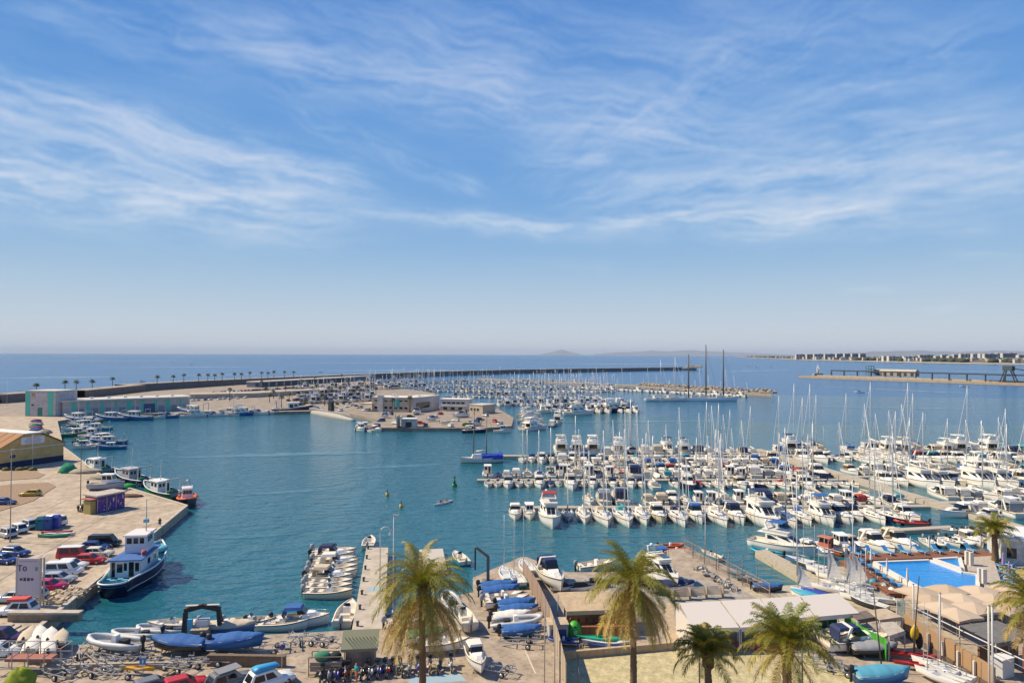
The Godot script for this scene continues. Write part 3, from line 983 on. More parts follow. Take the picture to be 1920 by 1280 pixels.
	s = tool(); box(s, Vector3(0, 0.62, 2.5), Vector3(1.5, 0.35, 0.5)); part(o, "seats", s, ivory)
	outboard(o, 3.1, 0.9, black)
	s = tool(true); rail(s, d, 0.62, 0.99, 0.35); part(o, "guard_rail", s, steel())
	proto["cabin"] = o
	# open boat with console, 5.2 m
	d = {"l": 5.2, "b": 2.0, "fs": 0.65, "fb": 0.95, "dr": 0.3, "tw": 0.9, "n": 10, "floor": func(u): return 0.42 if u < 0.72 else 0.05}
	o = begin_boat("open_motorboat", d, white, ivory, black)
	s = tool(); frustum(s, [0.35, 0.35, -0.35, 0.25, 0.25], [0.3, 0.33, -0.15, 0.25, 1.1]); part(o, "console", s, white)
	s = tool(); frustum(s, [0.33, 0.33, -0.18, -0.1, 1.1], [0.28, 0.28, 0.05, 0.1, 1.4]); part(o, "windscreen", s, glass())
	s = tool(); box(s, Vector3(0, 0.45, 0.9), Vector3(0.9, 0.45, 0.45)); part(o, "seat", s, ivory); s = tool(); box(s, Vector3(0, 0.45, 2.1), Vector3(1.5, 0.4, 0.45)); part(o, "bench", s, ivory)
	outboard(o, 2.6, 0.75, grey)
	proto["open"] = o
	# the same with a bright tarpaulin over it
	d = {"l": 5.0, "b": 1.95, "fs": 0.65, "fb": 0.9, "dr": 0.3, "tw": 0.9, "n": 10, "floor": func(u): return 0.2}
	o = begin_boat("covered_boat", d, white, ivory, null)
	s = tool(true)
	var rings := []
	for i in 21:
		var u := i / 20.0
		var q := hull_station(d, u)
		var rr := PackedVector3Array()
		var top := 0.13 + 0.24 * pow(sin(PI * clampf(u * 0.9 + 0.12, 0, 1)), 1.4) + 0.025 * sin(i * 1.9) + 0.03 * sin(i * 0.8)
		for k in 11:
			var a := PI * k / 10.0
			rr.append(Vector3(cos(a) * (q[0] + 0.05), q[1] - 0.16 + sin(a) * (top + 0.16) + 0.012 * sin(k * 2.1 + i * 1.3), q[3]))
		rings.append(rr)
	loft(s, rings, false); part(o, "tarpaulin", s, blue)
	outboard(o, 2.5, 0.75, black)
	proto["covered"] = o
	# rigid inflatable, 5.6 m
	o = loose("inflatable_boat")
	d = {"l": 5.2, "b": 1.5, "fs": 0.3, "fb": 0.5, "dr": 0.35, "n": 10, "floor": func(u): return 0.05}
	s = tool(true); hull_skin(s, d); part(o, "hull", s, white)
	s = tool(); hull_deck(s, d); part(o, "deck", s, grey)
	s = tool(true)
	var pts := []
	for q in [[-0.85, 0.5, 3.0], [-0.9, 0.5, 1.5], [-0.9, 0.5, -0.4], [-0.75, 0.58, -1.7], [-0.38, 0.68, -2.5], [0, 0.72, -2.75], [0.38, 0.68, -2.5], [0.75, 0.58, -1.7], [0.9, 0.5, -0.4], [0.9, 0.5, 1.5], [0.85, 0.5, 3.0]]:
		pts.append(Vector3(q[0], q[1], q[2]))
	tube(s, pts, [0.16, 0.24, 0.25, 0.25, 0.25, 0.25, 0.25, 0.25, 0.25, 0.24, 0.16], 8); part(o, "inflated_tube", s, paint(0.55, 0.55, 0.54, 0.5))
	s = tool(); frustum(s, [0.3, 0.3, -0.3, 0.3, 0.3], [0.26, 0.28, -0.1, 0.3, 1.1]); part(o, "console", s, white)
	s = tool(); box(s, Vector3(0, 0.5, 1.0), Vector3(0.7, 0.5, 0.7)); part(o, "seats", s, black)
	outboard(o, 2.7, 0.75, black)
	proto["rib"] = o
	# sailing yachts
	for v in [["sail", 10.5, 3.3, 15.5], ["sail_small", 7.6, 2.6, 11.0], ["sail_big", 13.5, 4.1, 20.0]]:
		var l: float = v[1]; var w: float = v[2]; var mh: float = v[3]
		var k := l / 10.5
		d = {"l": l, "b": w, "fs": 1.0 * k, "fb": 1.3 * k, "dr": 0.5, "tw": 0.72, "full": 1.9, "rake": 0.06, "floor": func(u): return 0.45 if u > 0.06 and u < 0.33 else 0.02}
		o = begin_boat("sailing_yacht", d, white, ivory, navy)
		b = [0.35 * k, 1.05 * k, -2.6 * k, 1.5 * k, 1.05 * k]; t = [0.3 * k, 0.85 * k, -2.1 * k, 1.4 * k, 1.5 * k]
		s = tool(); frustum(s, b, t); part(o, "coachroof", s, white)
		for q in [[1, 0.1, 0.45, 0.35, 0.8], [1, 0.52, 0.9, 0.35, 0.8], [3, 0.55, 0.9, 0.35, 0.8], [3, 0.1, 0.48, 0.35, 0.8]]:
			s = tool(); pane(s, b, t, q[0], q[1], q[2], q[3], q[4]); part(o, "window", s, glass())
		var mz := -0.9 * k
		s = tool(true); tube(s, [Vector3(0, 1.0, mz), Vector3(0, mh * 0.6, mz), Vector3(0, mh, mz + 0.1)], [0.13, 0.11, 0.075], 6); var mast := part(o, "mast", s, paint(0.62, 0.62, 0.62, 0.4, 0.3))
		s = tool(true)
		for y in [0.45, 0.72]:
			for sx in [-1, 1]:
				tube(s, [Vector3(0, mh * y, mz), Vector3(sx * (1.1 if y < 0.5 else 0.8) * k, mh * y + 0.1, mz + 0.2)], [0.04, 0.03], 4)
		part(mast, "spreaders", s, steel())
		s = tool(true)
		for sx in [-1, 1]:
			tube(s, [Vector3(sx * w * 0.48, 1.0 * k, mz + 0.3), Vector3(sx * 1.1 * k, mh * 0.45 + 0.1, mz + 0.2), Vector3(0, mh * 0.97, mz)], [0.011], 3)
		tube(s, [Vector3(0, 1.0 * k, l * 0.49), Vector3(0, mh, mz + 0.1)], [0.011], 3)
		part(o, "stays", s, steel())
		s = tool(true); tube(s, [Vector3(0, 1.5 * k, -l * 0.48), Vector3(0, 1.9 * k + 0.5, -l * 0.45), Vector3(0, mh * 0.93, mz - 0.15)], [0.03, 0.07, 0.03], 6); part(o, "furled_genoa", s, paint(0.72, 0.71, 0.68, 0.8))
		s = tool(true); tube(s, [Vector3(0, 2.0 * k, mz), Vector3(0, 2.15 * k, mz + l * 0.36)], [0.07], 5); part(o, "boom", s, steel())
		s = tool(true); tube(s, [Vector3(0, 2.45 * k, mz + 0.05), Vector3(0, 2.3 * k, mz + l * 0.18), Vector3(0, 2.28 * k, mz + l * 0.37)], [0.22, 0.2, 0.1], 6); part(o, "sail_cover", s, blue)
		s = tool(); frustum(s, [0.8 * k, 1.0 * k, 1.0 * k, 1.9 * k, 1.4 * k], [0.6 * k, 0.9 * k, 1.4 * k, 2.0 * k, 2.0 * k]); part(o, "sprayhood", s, blue)
		s = tool(true); rail(s, d, 0.72, 0.99, 0.55 * k); part(o, "pulpit", s, steel())
		for sx in [-1.0, 1.0]:
			s = tool(true); rail(s, d, 0.02, 0.2, 0.55 * k, 0.02, [sx]); part(o, "pushpit", s, steel())
		proto[v[0]] = o
	# jet ski
	o = loose("jet_ski")
	d = {"l": 3.0, "b": 1.1, "fs": 0.35, "fb": 0.5, "dr": 0.15, "n": 8, "floor": func(u): return 0.03}
	s = tool(true); hull_skin(s, d); part(o, "hull", s, white)
	s = tool(); hull_deck(s, d); part(o, "deck", s, grey)
	s = tool(); frustum(s, [0.2, 0.28, -0.9, 1.1, 0.4], [0.14, 0.2, -0.3, 1.0, 0.85]); part(o, "seat", s, black)
	s = tool(true); tube(s, [Vector3(-0.35, 1.0, -0.35), Vector3(0, 0.9, -0.5), Vector3(0.35, 1.0, -0.35)], [0.04], 5); part(o, "handlebar", s, black)
	proto["jet"] = o
	# kayak
	o = loose("kayak")
	d = {"l": 3.6, "b": 0.75, "fs": 0.28, "fb": 0.32, "dr": 0.12, "tw": 0.05, "full": 1.8, "n": 10, "dip": 0.06, "floor": func(u): return 0.16 if u > 0.3 and u < 0.6 else 0.02}
	s = tool(true); hull_skin(s, d); part(o, "hull", s, paint(0.62, 0.33, 0.02, 0.4))
	s = tool(); hull_deck(s, d); part(o, "deck", s, paint(0.58, 0.30, 0.02, 0.5))
	proto["kayak"] = o
	# a sailing dinghy on the hard
	o = loose("racing_dinghy")
	d = {"l": 4.0, "b": 1.45, "fs": 0.42, "fb": 0.5, "dr": 0.2, "full": 1.8, "n": 10, "floor": func(u): return 0.25 if u < 0.6 else 0.02}
	s = tool(true); hull_skin(s, d); part(o, "hull", s, white)
	s = tool(); hull_deck(s, d); part(o, "deck", s, paint(0.6, 0.6, 0.58, 0.5))
	part(o, "mast", rod(Vector3(0, 0.3, -0.9), Vector3(0, 5.8, -0.8), 0.045, 0.03), steel())
	part(o, "boom", rod(Vector3(0, 0.95, -0.9), Vector3(0, 0.9, 1.4), 0.035), steel())
	proto["dinghy"] = o
	# a trailer
	o = loose("boat_trailer")
	s = tool()
	for sx in [-1, 1]:
		bar(s, Vector3(sx * 0.65, 0.5, 2.0), Vector3(sx * 0.6, 0.5, -0.8), 0.08); bar(s, Vector3(sx * 0.6, 0.5, -0.8), Vector3(0, 0.5, -2.4), 0.08)
		for z in [-0.3, 1.6]:
			bar(s, Vector3(sx * 0.45, 0.5, z), Vector3(sx * 0.45, 0.85, z), 0.07); bar(s, Vector3(sx * 0.45, 0.85, z - 0.3), Vector3(sx * 0.45, 0.85, z + 0.3), 0.1)
	for z in [-0.8, 0.6, 2.0]:
		bar(s, Vector3(-0.62, 0.5, z), Vector3(0.62, 0.5, z), 0.07)
	bar(s, Vector3(0, 0.5, -2.2), Vector3(0, 1.1, -2.1), 0.07)
	part(o, "frame", s, paint(0.42, 0.42, 0.42, 0.5, 0.5))
	for sx in [-1, 1]:
		wheel(o, Vector3(sx * 0.82, 0.3, 0.9), 0.3, 0.18)
	proto["trailer"] = o
	for key in proto.keys():
		proto[key + "_far"] = melt(proto[key])

# ---------- the marinas ----------
func canvas(which: String) -> Material:
	match which:
		"royal blue": return grain(0.03, 0.14, 0.42, 0.8, "patch", 0.7)
		"navy": return paint(0.014, 0.025, 0.085, 0.75)
		"teal": return paint(0.03, 0.26, 0.32, 0.75)
		"beige": return paint(0.52, 0.43, 0.31, 0.8)
		"red": return paint(0.33, 0.03, 0.03, 0.75)
		"grey": return paint(0.26, 0.27, 0.29, 0.8)
		"green": return paint(0.03, 0.22, 0.10, 0.8)
	return paint(0.70, 0.66, 0.58, 0.75)

func boat(key: String, at: Vector3, turn: float, size: float, cover: String, hull := "") -> Node3D:
	var c := copy(proto[key], at, turn, size)
	if not key.ends_with("_far"):
		var m := canvas(cover)
		for n in ["sail_cover", "sprayhood", "canopy", "tarpaulin"]:
			dye(c, n, m)
		if hull != "":
			dye(c, "hull", hull_paint(hull))
	return c

func hull_paint(n: String) -> Material:
	match n:
		"navy": return paint(0.012, 0.02, 0.075, 0.25)
		"dark": return paint(0.03, 0.035, 0.04, 0.3)
		"red": return paint(0.30, 0.03, 0.025, 0.35)
		"blue": return paint(0.03, 0.14, 0.36, 0.35)
		"cream": return paint(0.66, 0.58, 0.43, 0.4)
		"orange": return paint(0.62, 0.12, 0.02, 0.5)
		"green": return paint(0.02, 0.20, 0.08, 0.4)
		"turquoise": return paint(0.03, 0.33, 0.40, 0.4)
	return paint(0.82, 0.79, 0.73, 0.28)

func describe(key: String, cover: String, hull: String) -> String:
	var h := hull if hull != "" else "white"
	cover = cover.replace("royal ", "")
	match key:
		"fly": return "%s flybridge motor yacht with %s canopy" % [h, cover]
		"sport": return "%s motor cruiser with %s canopy" % [h, cover]
		"pilot": return "%s pilothouse fishing boat" % h
		"cabin": return "%s cabin boat with %s canopy" % [h, cover]
		"open": return "%s open console motorboat" % h
		"covered": return "%s boat under %s tarpaulin" % [h, cover]
		"rib": return "grey inflatable boat with console"
		"sail_big": return "large %s yacht with %s sail cover" % [h, cover]
		"sail_small": return "small %s yacht with %s sail cover" % [h, cover]
	return "%s sailing yacht with %s sail cover" % [h, cover]

func category_of(key: String) -> String:
	return "sailboat" if key.begins_with("sail") else "motorboat"

const LEN := {"fly": 12.5, "sport": 9.5, "pilot": 7.0, "cabin": 6.2, "open": 5.2, "covered": 5.0, "rib": 5.8, "sail": 10.5, "sail_small": 7.6, "sail_big": 13.5}
const WID := {"fly": 4.2, "sport": 3.2, "pilot": 2.6, "cabin": 2.3, "open": 2.0, "covered": 1.95, "rib": 2.3, "sail": 3.3, "sail_small": 2.6, "sail_big": 4.1}

# boats side by side along a pontoon at a depth; near = bows towards the viewer
func row(x0: float, x1: float, depth: float, near: bool, mix: Array, gap: float, where: String, group: String, far := false, fixed := []) -> void:
	var x := x0
	var i := 0
	var colours := ["royal blue", "navy", "white", "beige", "white", "white", "navy", "white", "grey", "beige", "white", "beige", "white", "white", "red", "grey", "white", "teal", "beige", "white", "beige", "white", "royal blue", "navy"]
	while x < x1:
		var key: String = mix[rng.randi() % mix.size()]
		var cover: String = colours[rng.randi() % colours.size()]
		var hull := ""
		var hr := rng.randf()
		if hr < 0.04: hull = "navy"
		elif hr < 0.09: hull = "cream"
		elif hr < 0.10: hull = "blue"
		if i < fixed.size():
			key = fixed[i][0]; cover = fixed[i][1]; hull = fixed[i][2]
		var size := rng.randf_range(0.95, 1.22)
		var w: float = WID[key] * size
		var l: float = LEN[key] * size
		x += w / 2
		if rng.randf() > 0.025 or i < fixed.size():
			var d := depth - l / 2 - 1.2 - rng.randf() * 0.8 if near else depth + l / 2 + 1.2 + rng.randf() * 0.8
			var turn := (PI if near else 0.0) + rng.randf_range(-0.05, 0.05)
			if rng.randf() < 0.12 and i >= fixed.size():
				turn += PI
			var c := boat(key + ("_far" if far else ""), plan(x, d), turn, size, cover, hull)
			if far:
				tag(c, "%s, %s from left, %s" % ["white " + String(c.name).get_slice("_0", 0).replace("_", " "), nth(i), where], category_of(key), group)
			else:
				tag(c, "%s, %s from left, %s" % [describe(key, cover, hull), nth(i), where], category_of(key), group)
			i += 1
		x += w / 2 + gap * rng.randf_range(0.3, 1.5)

func pontoon(called: String, a: Vector3, b: Vector3, w: float, top: float, m: Material) -> void:
	var side := (b - a).cross(Vector3.UP).normalized() * w / 2
	var o := structure(called, slab([a - side, b - side, b + side, a + side], -0.6, top), m)
	# each deck board joint is a real gap between bays
	var n := int(a.distance_to(b) / 6.0)
	var dir := (b - a) / n
	for i in n:
		var p := a + dir * (i + 0.5)
		var s := tool()
		box(s, Vector3(p.x, top + 0.03, p.z), Vector3(w - 0.3, 0.06, dir.length() - 0.12), Basis.looking_at(dir, Vector3.UP))
		part(o, "deck_bay", s, m)

func lamp_post(at: Vector3, h: float, label: String, arm := 0.0, m: Material = null) -> void:
	var o := base("lamp_post", at, 0)
	m = m if m else paint(0.5, 0.5, 0.5, 0.5, 0.2)
	part(o, "foot", rod(Vector3(0, 0, 0), Vector3(0, 0.4, 0), 0.16, 0.14, 8), m)
	if arm > 0:
		var s := tool(true)
		var pts := [Vector3(0, 0.4, 0), Vector3(0, h - arm, 0)]
		for k in 6:
			var a := PI * (1.0 - k / 5.0)
			pts.append(Vector3(arm + cos(a) * arm, h - arm + sin(a) * arm, 0))
		tube(s, pts, [0.08, 0.06], 6); part(o, "pole", s, m)
		s = tool(true); tube(s, [Vector3(arm * 2, h - arm, 0), Vector3(arm * 2, h - arm - 0.3, 0), Vector3(arm * 2, h - arm - 0.45, 0)], [0.08, 0.3, 0.22], 8); part(o, "lamp_head", s, m)
	else:
		part(o, "pole", rod(Vector3(0, 0.4, 0), Vector3(0, h, 0), 0.09, 0.055, 6), m)
		var s := tool(); box(s, Vector3(0.25, h, 0), Vector3(0.7, 0.14, 0.28)); part(o, "lamp_head", s, paint(0.4, 0.4, 0.4, 0.4, 0.3))
	tag(o, label, "lamp post", "lamp posts around the harbour")

func build_marina() -> void:
	var deck := grain(0.50, 0.44, 0.35, 0.9, "fine", 0.6)
	var near_group := "boats moored in the near marina"
	# the spine and its pontoons
	pontoon("pontoon", plan(84.5, 236), plan(97.5, 118), 3.4, 0.9, deck)
	pontoon("pontoon", plan(-4, 219), plan(84, 221), 3.0, 0.9, deck)
	pontoon("pontoon", plan(10, 199), plan(86.5, 201), 2.2, 0.6, deck)
	row(12, 82, 198.4, true, ["cabin", "open", "sail_small", "cabin", "covered"], 0.25, "middle row, near side", near_group)
	row(12, 82, 201.5, false, ["cabin", "open", "covered", "cabin"], 0.3, "middle row, far side", near_group)
	pontoon("pontoon", plan(-9, 178.5), plan(88, 180), 2.2, 0.6, deck)
	pontoon("pontoon", plan(1, 146.5), plan(90.5, 149), 2.2, 0.6, deck)
	pontoon("pontoon", plan(88, 222), plan(175, 224), 2.8, 0.8, deck)
	pontoon("pontoon", plan(92, 184), plan(150, 186), 2.4, 0.7, deck)
	pontoon("pontoon", plan(95, 152), plan(130, 153.5), 2.4, 0.7, deck)
	pontoon("pontoon", plan(66, 127), plan(84, 130.5), 2.0, 0.7, deck)
	row(-0.6, 80, 145.5, true, ["sport", "sail", "sail", "cabin", "sport", "sail_small", "pilot", "fly"], 0.3, "front row of near marina", near_group, false, [["cabin", "white", ""], ["pilot", "white", ""], ["fly", "red", ""], ["sail_small", "navy", ""], ["sail", "white", ""], ["sail", "beige", ""], ["sail", "teal", ""], ["sail", "white", ""], ["sport", "white", "cream"], ["sail", "navy", ""], ["sport", "royal blue", ""], ["sail", "white", ""], ["sport", "navy", ""], ["fly", "navy", ""], ["sail", "white", ""], ["sail", "royal blue", ""], ["fly", "royal blue", ""], ["sport", "white", ""], ["cabin", "navy", ""]])
	row(16, 88, 148.5, false, ["pilot", "cabin", "sport", "sail_small", "cabin", "sail"], 0.25, "second row behind front pontoon", near_group)
	row(-7, 86, 178.0, true, ["cabin", "open", "sport", "cabin", "open", "sail_small", "covered"], 0.2, "third row of near marina", near_group, false, [["open", "white", ""], ["open", "white", ""], ["cabin", "grey", ""], ["open", "white", ""], ["open", "white", ""], ["cabin", "white", ""], ["covered", "navy", ""]])
	row(-8, 86, 180.5, false, ["sport", "cabin", "pilot", "cabin", "sail_small", "covered", "sail"], 0.25, "fourth row behind third", near_group, false, [["pilot", "white", ""]])
	row(2, 82, 218.0, true, ["cabin", "sail_small", "sail", "sport", "cabin"], 0.25, "fifth row at far pontoon", near_group)
	row(14, 80, 222.5, false, ["sail", "sport", "fly", "sail", "sport", "fly"], 0.4, "rearmost row behind far pontoon", near_group)
	row(90, 172, 222.0, true, ["sport", "sail", "sport", "sail_small", "cabin"], 0.5, "right-hand far pontoon, near side", near_group)
	row(89, 172, 226.0, false, ["fly", "sail_big", "sail", "fly", "sail_big", "sport"], 0.8, "right-hand far pontoon, far side", near_group)
	row(95, 150, 184.0, true, ["fly", "sport", "fly", "sport"], 0.5, "right-hand middle pontoon, near side", near_group)
	row(94, 150, 187.0, false, ["sport", "sail", "cabin", "fly", "sail"], 0.5, "right-hand middle pontoon, far side", near_group)
	row(99, 130, 152.0, true, ["sport", "cabin", "sport", "pilot"], 0.5, "right-hand nearest pontoon, near side", near_group)
	row(99, 132, 154.5, false, ["sail", "cabin", "sport"], 0.6, "right-hand nearest pontoon, far side", near_group)
	# yachts with the tallest masts against the open water
	var k := 0
	for q in [[1466, 742, 236], [1495, 720, 238], [1525, 720, 238], [1640, 716, 239], [1711, 718, 239]]:
		var top := far_at(q[0], q[1], q[2])
		var c := boat("sail_big", Vector3(top.x, 0, top.z - 1.3), 0.03, top.y / 20.0, ["white", "royal blue", "navy", "white", "royal blue"][k])
		tag(c, "tall-masted white yacht, %s from left of five tallest beyond the far pontoon" % nth(k), "sailboat", near_group)
		k += 1
	k = 0
	for q in [[1460, 815, 2.0], [1880, 955, 2.0], [1355, 835, 2.0], [1545, 805, 2.0], [1736, 770, 2.0]]:
		lamp_post(spot(q[0], q[1] + 40, 0.9), 8.0, ["tall lamp post where the spine meets the far pontoon", "lamp post on the near end of the marina spine", "lamp post on the far pontoon left of the spine", "lamp post by the spine among motor yachts", "lamp post on the pontoon right of the spine"][k])
		k += 1
	# small craft by the front pontoon
	var c := boat("rib", plan(78.5, 134.5), 1.4, 1.1, "grey")
	dye(c, "inflated_tube", paint(0.45, 0.05, 0.03, 0.5))
	tag(c, "red inflatable boat floating above the small front pontoon", "motorboat")
	for i in 9:
		var j := copy(proto["jet"], plan(84.0 + (i % 5) * 1.7, 126.0 + (i / 5) * 3.6), PI * 0.96, 1.0)
		dye(j, "hull", [paint(0.03, 0.03, 0.04, 0.3), paint(0.7, 0.7, 0.7, 0.3), paint(0.12, 0.1, 0.3, 0.3)][i % 3])
		tag(j, "jet ski moored right of small front pontoon, %s row, %s from left" % ["front" if i < 5 else "back", nth(i % 5)], "jet ski", "jet skis by the small pontoon")
	for q in [[1800, 968, 2.5, "sport"], [1850, 972, 2.5, "cabin"], [1787, 1000, 2.2, "open"]]:
		var p := spot(q[0], q[1], 0)
		c = boat(q[3], p, 1.7, 1.0, "white")
		tag(c, {"sport": "white motor cruiser moored beyond the jet skis", "cabin": "white cabin boat moored right of the jet skis' cruiser", "open": "white open motorboat at the left end of the jet skis"}[q[3]], "motorboat")
	ketch()
	skiff()
	buoys()
	far_marina(deck)

func ketch() -> void:
	var a := spot(866, 868, 0); var b := spot(938, 866, 0)
	var o := base("ketch", (a + b) / 2, heading(b, a))
	var d := {"l": 13.5, "b": 4.0, "fs": 1.7, "fb": 1.9, "dr": 0.7, "tw": 0.6, "full": 2.0, "dip": 0.25, "floor": func(_u): return 0.03}
	var s := tool(true); hull_skin(s, d); part(o, "hull", s, paint(0.62, 0.62, 0.60, 0.35))
	s = tool(); hull_deck(s, d); part(o, "deck", s, paint(0.55, 0.5, 0.42, 0.6))
	s = tool(true); strake(s, d, 1.55, 0.12); part(o, "boot_stripe", s, paint(0.02, 0.12, 0.05, 0.4))
	s = tool(); frustum(s, [0.8, 1.3, -3.0, 0.2, 1.6], [0.7, 1.1, -2.6, 0.2, 2.6]); part(o, "deckhouse", s, paint(0.7, 0.69, 0.66, 0.4))
	s = tool()
	var rings := []
	for i in 9:
		var u := i / 8.0
		var z := lerpf(0.0, 6.6, u)
		var hw := lerpf(2.0, 1.5, u)
		rings.append(PackedVector3Array([Vector3(hw, 1.1, z), Vector3(hw * 0.9, 2.3 + 0.1 * sin(i * 2.0), z), Vector3(0, 2.75 - 0.2 * sin(PI * u) + 0.3 * u, z), Vector3(-hw * 0.9, 2.3 + 0.1 * cos(i * 2.0), z), Vector3(-hw, 1.1, z)]))
	loft(s, rings, false); part(o, "tent_cover", s, paint(0.02, 0.06, 0.42, 0.7))
	part(o, "main_mast", rod(Vector3(0, 1.5, -2.4), Vector3(0, 16.5, -2.2), 0.16, 0.1), paint(0.16, 0.11, 0.07, 0.5))
	part(o, "mizzen_mast", rod(Vector3(0, 1.5, 1.6), Vector3(0, 15.5, 1.7), 0.16, 0.1), paint(0.16, 0.11, 0.07, 0.5))
	s = tool(true); tube(s, [Vector3(0, 3.4, -2.2), Vector3(0, 3.7, 1.4)], [0.28, 0.22], 6); part(o, "furled_sail", s, paint(0.7, 0.68, 0.62, 0.8))
	s = tool(true)
	for q in [[Vector3(0, 1.9, -6.8), Vector3(0, 16, -2.2)], [Vector3(0, 1.8, 6.4), Vector3(0, 15, 1.7)], [Vector3(1.9, 1.6, -2), Vector3(0, 15, -2.2)], [Vector3(-1.9, 1.6, -2), Vector3(0, 15, -2.2)]]:
		tube(s, q, [0.03], 3)
	part(o, "stays", s, paint(0.1, 0.09, 0.08, 0.5))
	tag(o, "grey-white two-masted ketch with bright blue tent cover, alone at pontoon end", "sailboat")

func skiff() -> void:
	var at := spot(832, 944, 0)
	var o := base("rowing_skiff", at, -0.7)
	var d := {"l": 6.0, "b": 1.3, "fs": 0.35, "fb": 0.45, "dr": 0.15, "tw": 0.15, "full": 1.7, "floor": func(u): return 0.22 if u > 0.15 and u < 0.85 else 0.02}
	var s := tool(true); hull_skin(s, d); part(o, "hull", s, paint(0.8, 0.8, 0.78, 0.3))
	s = tool(); hull_deck(s, d); part(o, "deck", s, paint(0.66, 0.66, 0.62, 0.5))
	for z in [-0.9, 0.9]:
		boxpart(o, "thwart", paint(0.5, 0.4, 0.28, 0.7), Vector3(0, 0.24, z), Vector3(1.0, 0.05, 0.25))
	for sx in [-1, 1]:
		s = tool(true); tube(s, [Vector3(sx * 0.3, 0.75, 0.2), Vector3(sx * 2.3, 0.1, -0.5)], [0.025], 4); box(s, Vector3(sx * 2.45, 0.05, -0.55), Vector3(0.5, 0.03, 0.16)); part(o, "oar", s, paint(0.5, 0.38, 0.22, 0.6))
	tag(o, "white rowing skiff with two people in the open harbour", "rowing boat")
	for q in [[0.9, "dark shirt nearest the stern", Color(0.03, 0.035, 0.05)], [-0.9, "grey shirt nearest the bow", Color(0.12, 0.12, 0.13)]]:
		var p := o.transform * Vector3(0, 0.27 - 0.47, q[0])
		person("person in %s of the rowing skiff" % q[1], p, o.rotation.y + PI, "sit", q[2], Color(0.03, 0.035, 0.06))

func buoys() -> void:
	var o := base("buoy", spot(852, 912, 0))
	part(o, "float", rod(Vector3(0, -0.4, 0), Vector3(0, 0.7, 0), 0.75, 0.65, 10), paint(0.01, 0.16, 0.06, 0.5))
	part(o, "tower", rod(Vector3(0, 0.7, 0), Vector3(0, 2.2, 0), 0.4, 0.15, 6), paint(0.01, 0.16, 0.06, 0.5))
	part(o, "topmark", rod(Vector3(0, 2.2, 0), Vector3(0, 2.9, 0), 0.35, 0.02, 8), paint(0.01, 0.16, 0.06, 0.5))
	tag(o, "green conical channel buoy in the open harbour", "buoy")
	var k := 0
	for q in [[726, 929], [752, 951]]:
		o = base("buoy", spot(q[0], q[1], 0))
		part(o, "float", rod(Vector3(0, -0.3, 0), Vector3(0, 0.6, 0), 0.45, 0.4, 10), paint(0.5, 0.33, 0.03, 0.5))
		part(o, "topmark", rod(Vector3(0, 0.6, 0), Vector3(0, 1.5, 0), 0.1, 0.1, 6), paint(0.05, 0.05, 0.05, 0.5))
		tag(o, "small yellow spar buoy, %s of two left of the skiff" % ["farther", "nearer"][k], "buoy")
		k += 1

func far_marina(deck: Material) -> void:
	var g := "boats moored in the far marina"
	var mixed := ["sail", "sport", "cabin", "sail", "pilot", "fly", "sail_small"]
	var big := ["fly", "sport", "sail_big", "fly", "sail"]
	var k := 0
	for q in [[20, 70, 402, big, "nearest row, right"], [-10, 62, 452, big, "second row"], [-46, 66, 530, mixed, "third row"], [-88, 92, 610, mixed, "fourth row"], [-150, 100, 700, mixed, "fifth row"], [-140, 96, 800, mixed, "rearmost row"]]:
		pontoon("pontoon", plan(q[0] - 6, q[2]), plan(q[1] + 2, q[2] + 2), 2.6, 0.8, deck)
		var gap: float = [0.5, 0.6, 1.0, 1.3, 2.0, 2.8][k]
		row(q[0], q[1], q[2] - 1.2, true, q[3], gap, "far marina %s, near side" % q[4], g, true)
		row(q[0], q[1], q[2] + 2.2, false, q[3], gap * 1.3, "far marina %s, far side" % q[4], g, true)
		k += 1
	# moored alongside at the tip
	for q in [[1150, 770, "fly", 1.5, "navy"], [1085, 776, "fly", 1.4, ""], [1170, 757, "sport", 1.6, ""], [1030, 772, "sport", 1.5, ""]]:
		var c := boat(q[2], spot(q[0], q[1] + 2, 0), -1.45, q[3], "white", q[4])
		tag(c, "large %s %s moored broadside, %s" % ["navy-hulled" if q[4] == "navy" else "white", {"fly": "motor yacht", "sport": "cruiser"}[q[2]], {1150: "rightmost at the far marina entrance", 1085: "middle of the far marina entrance", 1170: "behind the navy yacht at the far marina", 1030: "leftmost at the far marina entrance"}[q[0]]], "motorboat")
	for q in [[1235, 752, 1.5, 690], [1262, 752, 1.6, 672]]:
		var p := spot(q[0], q[1], 0)
		var c := boat("sail_big", p, -1.4, q[2], "white")
		tag(c, "big white sailing yacht broadside, %s of two left of the three-master" % ("left" if q[0] == 1235 else "right"), "sailboat")
	three_master()
	submarine()

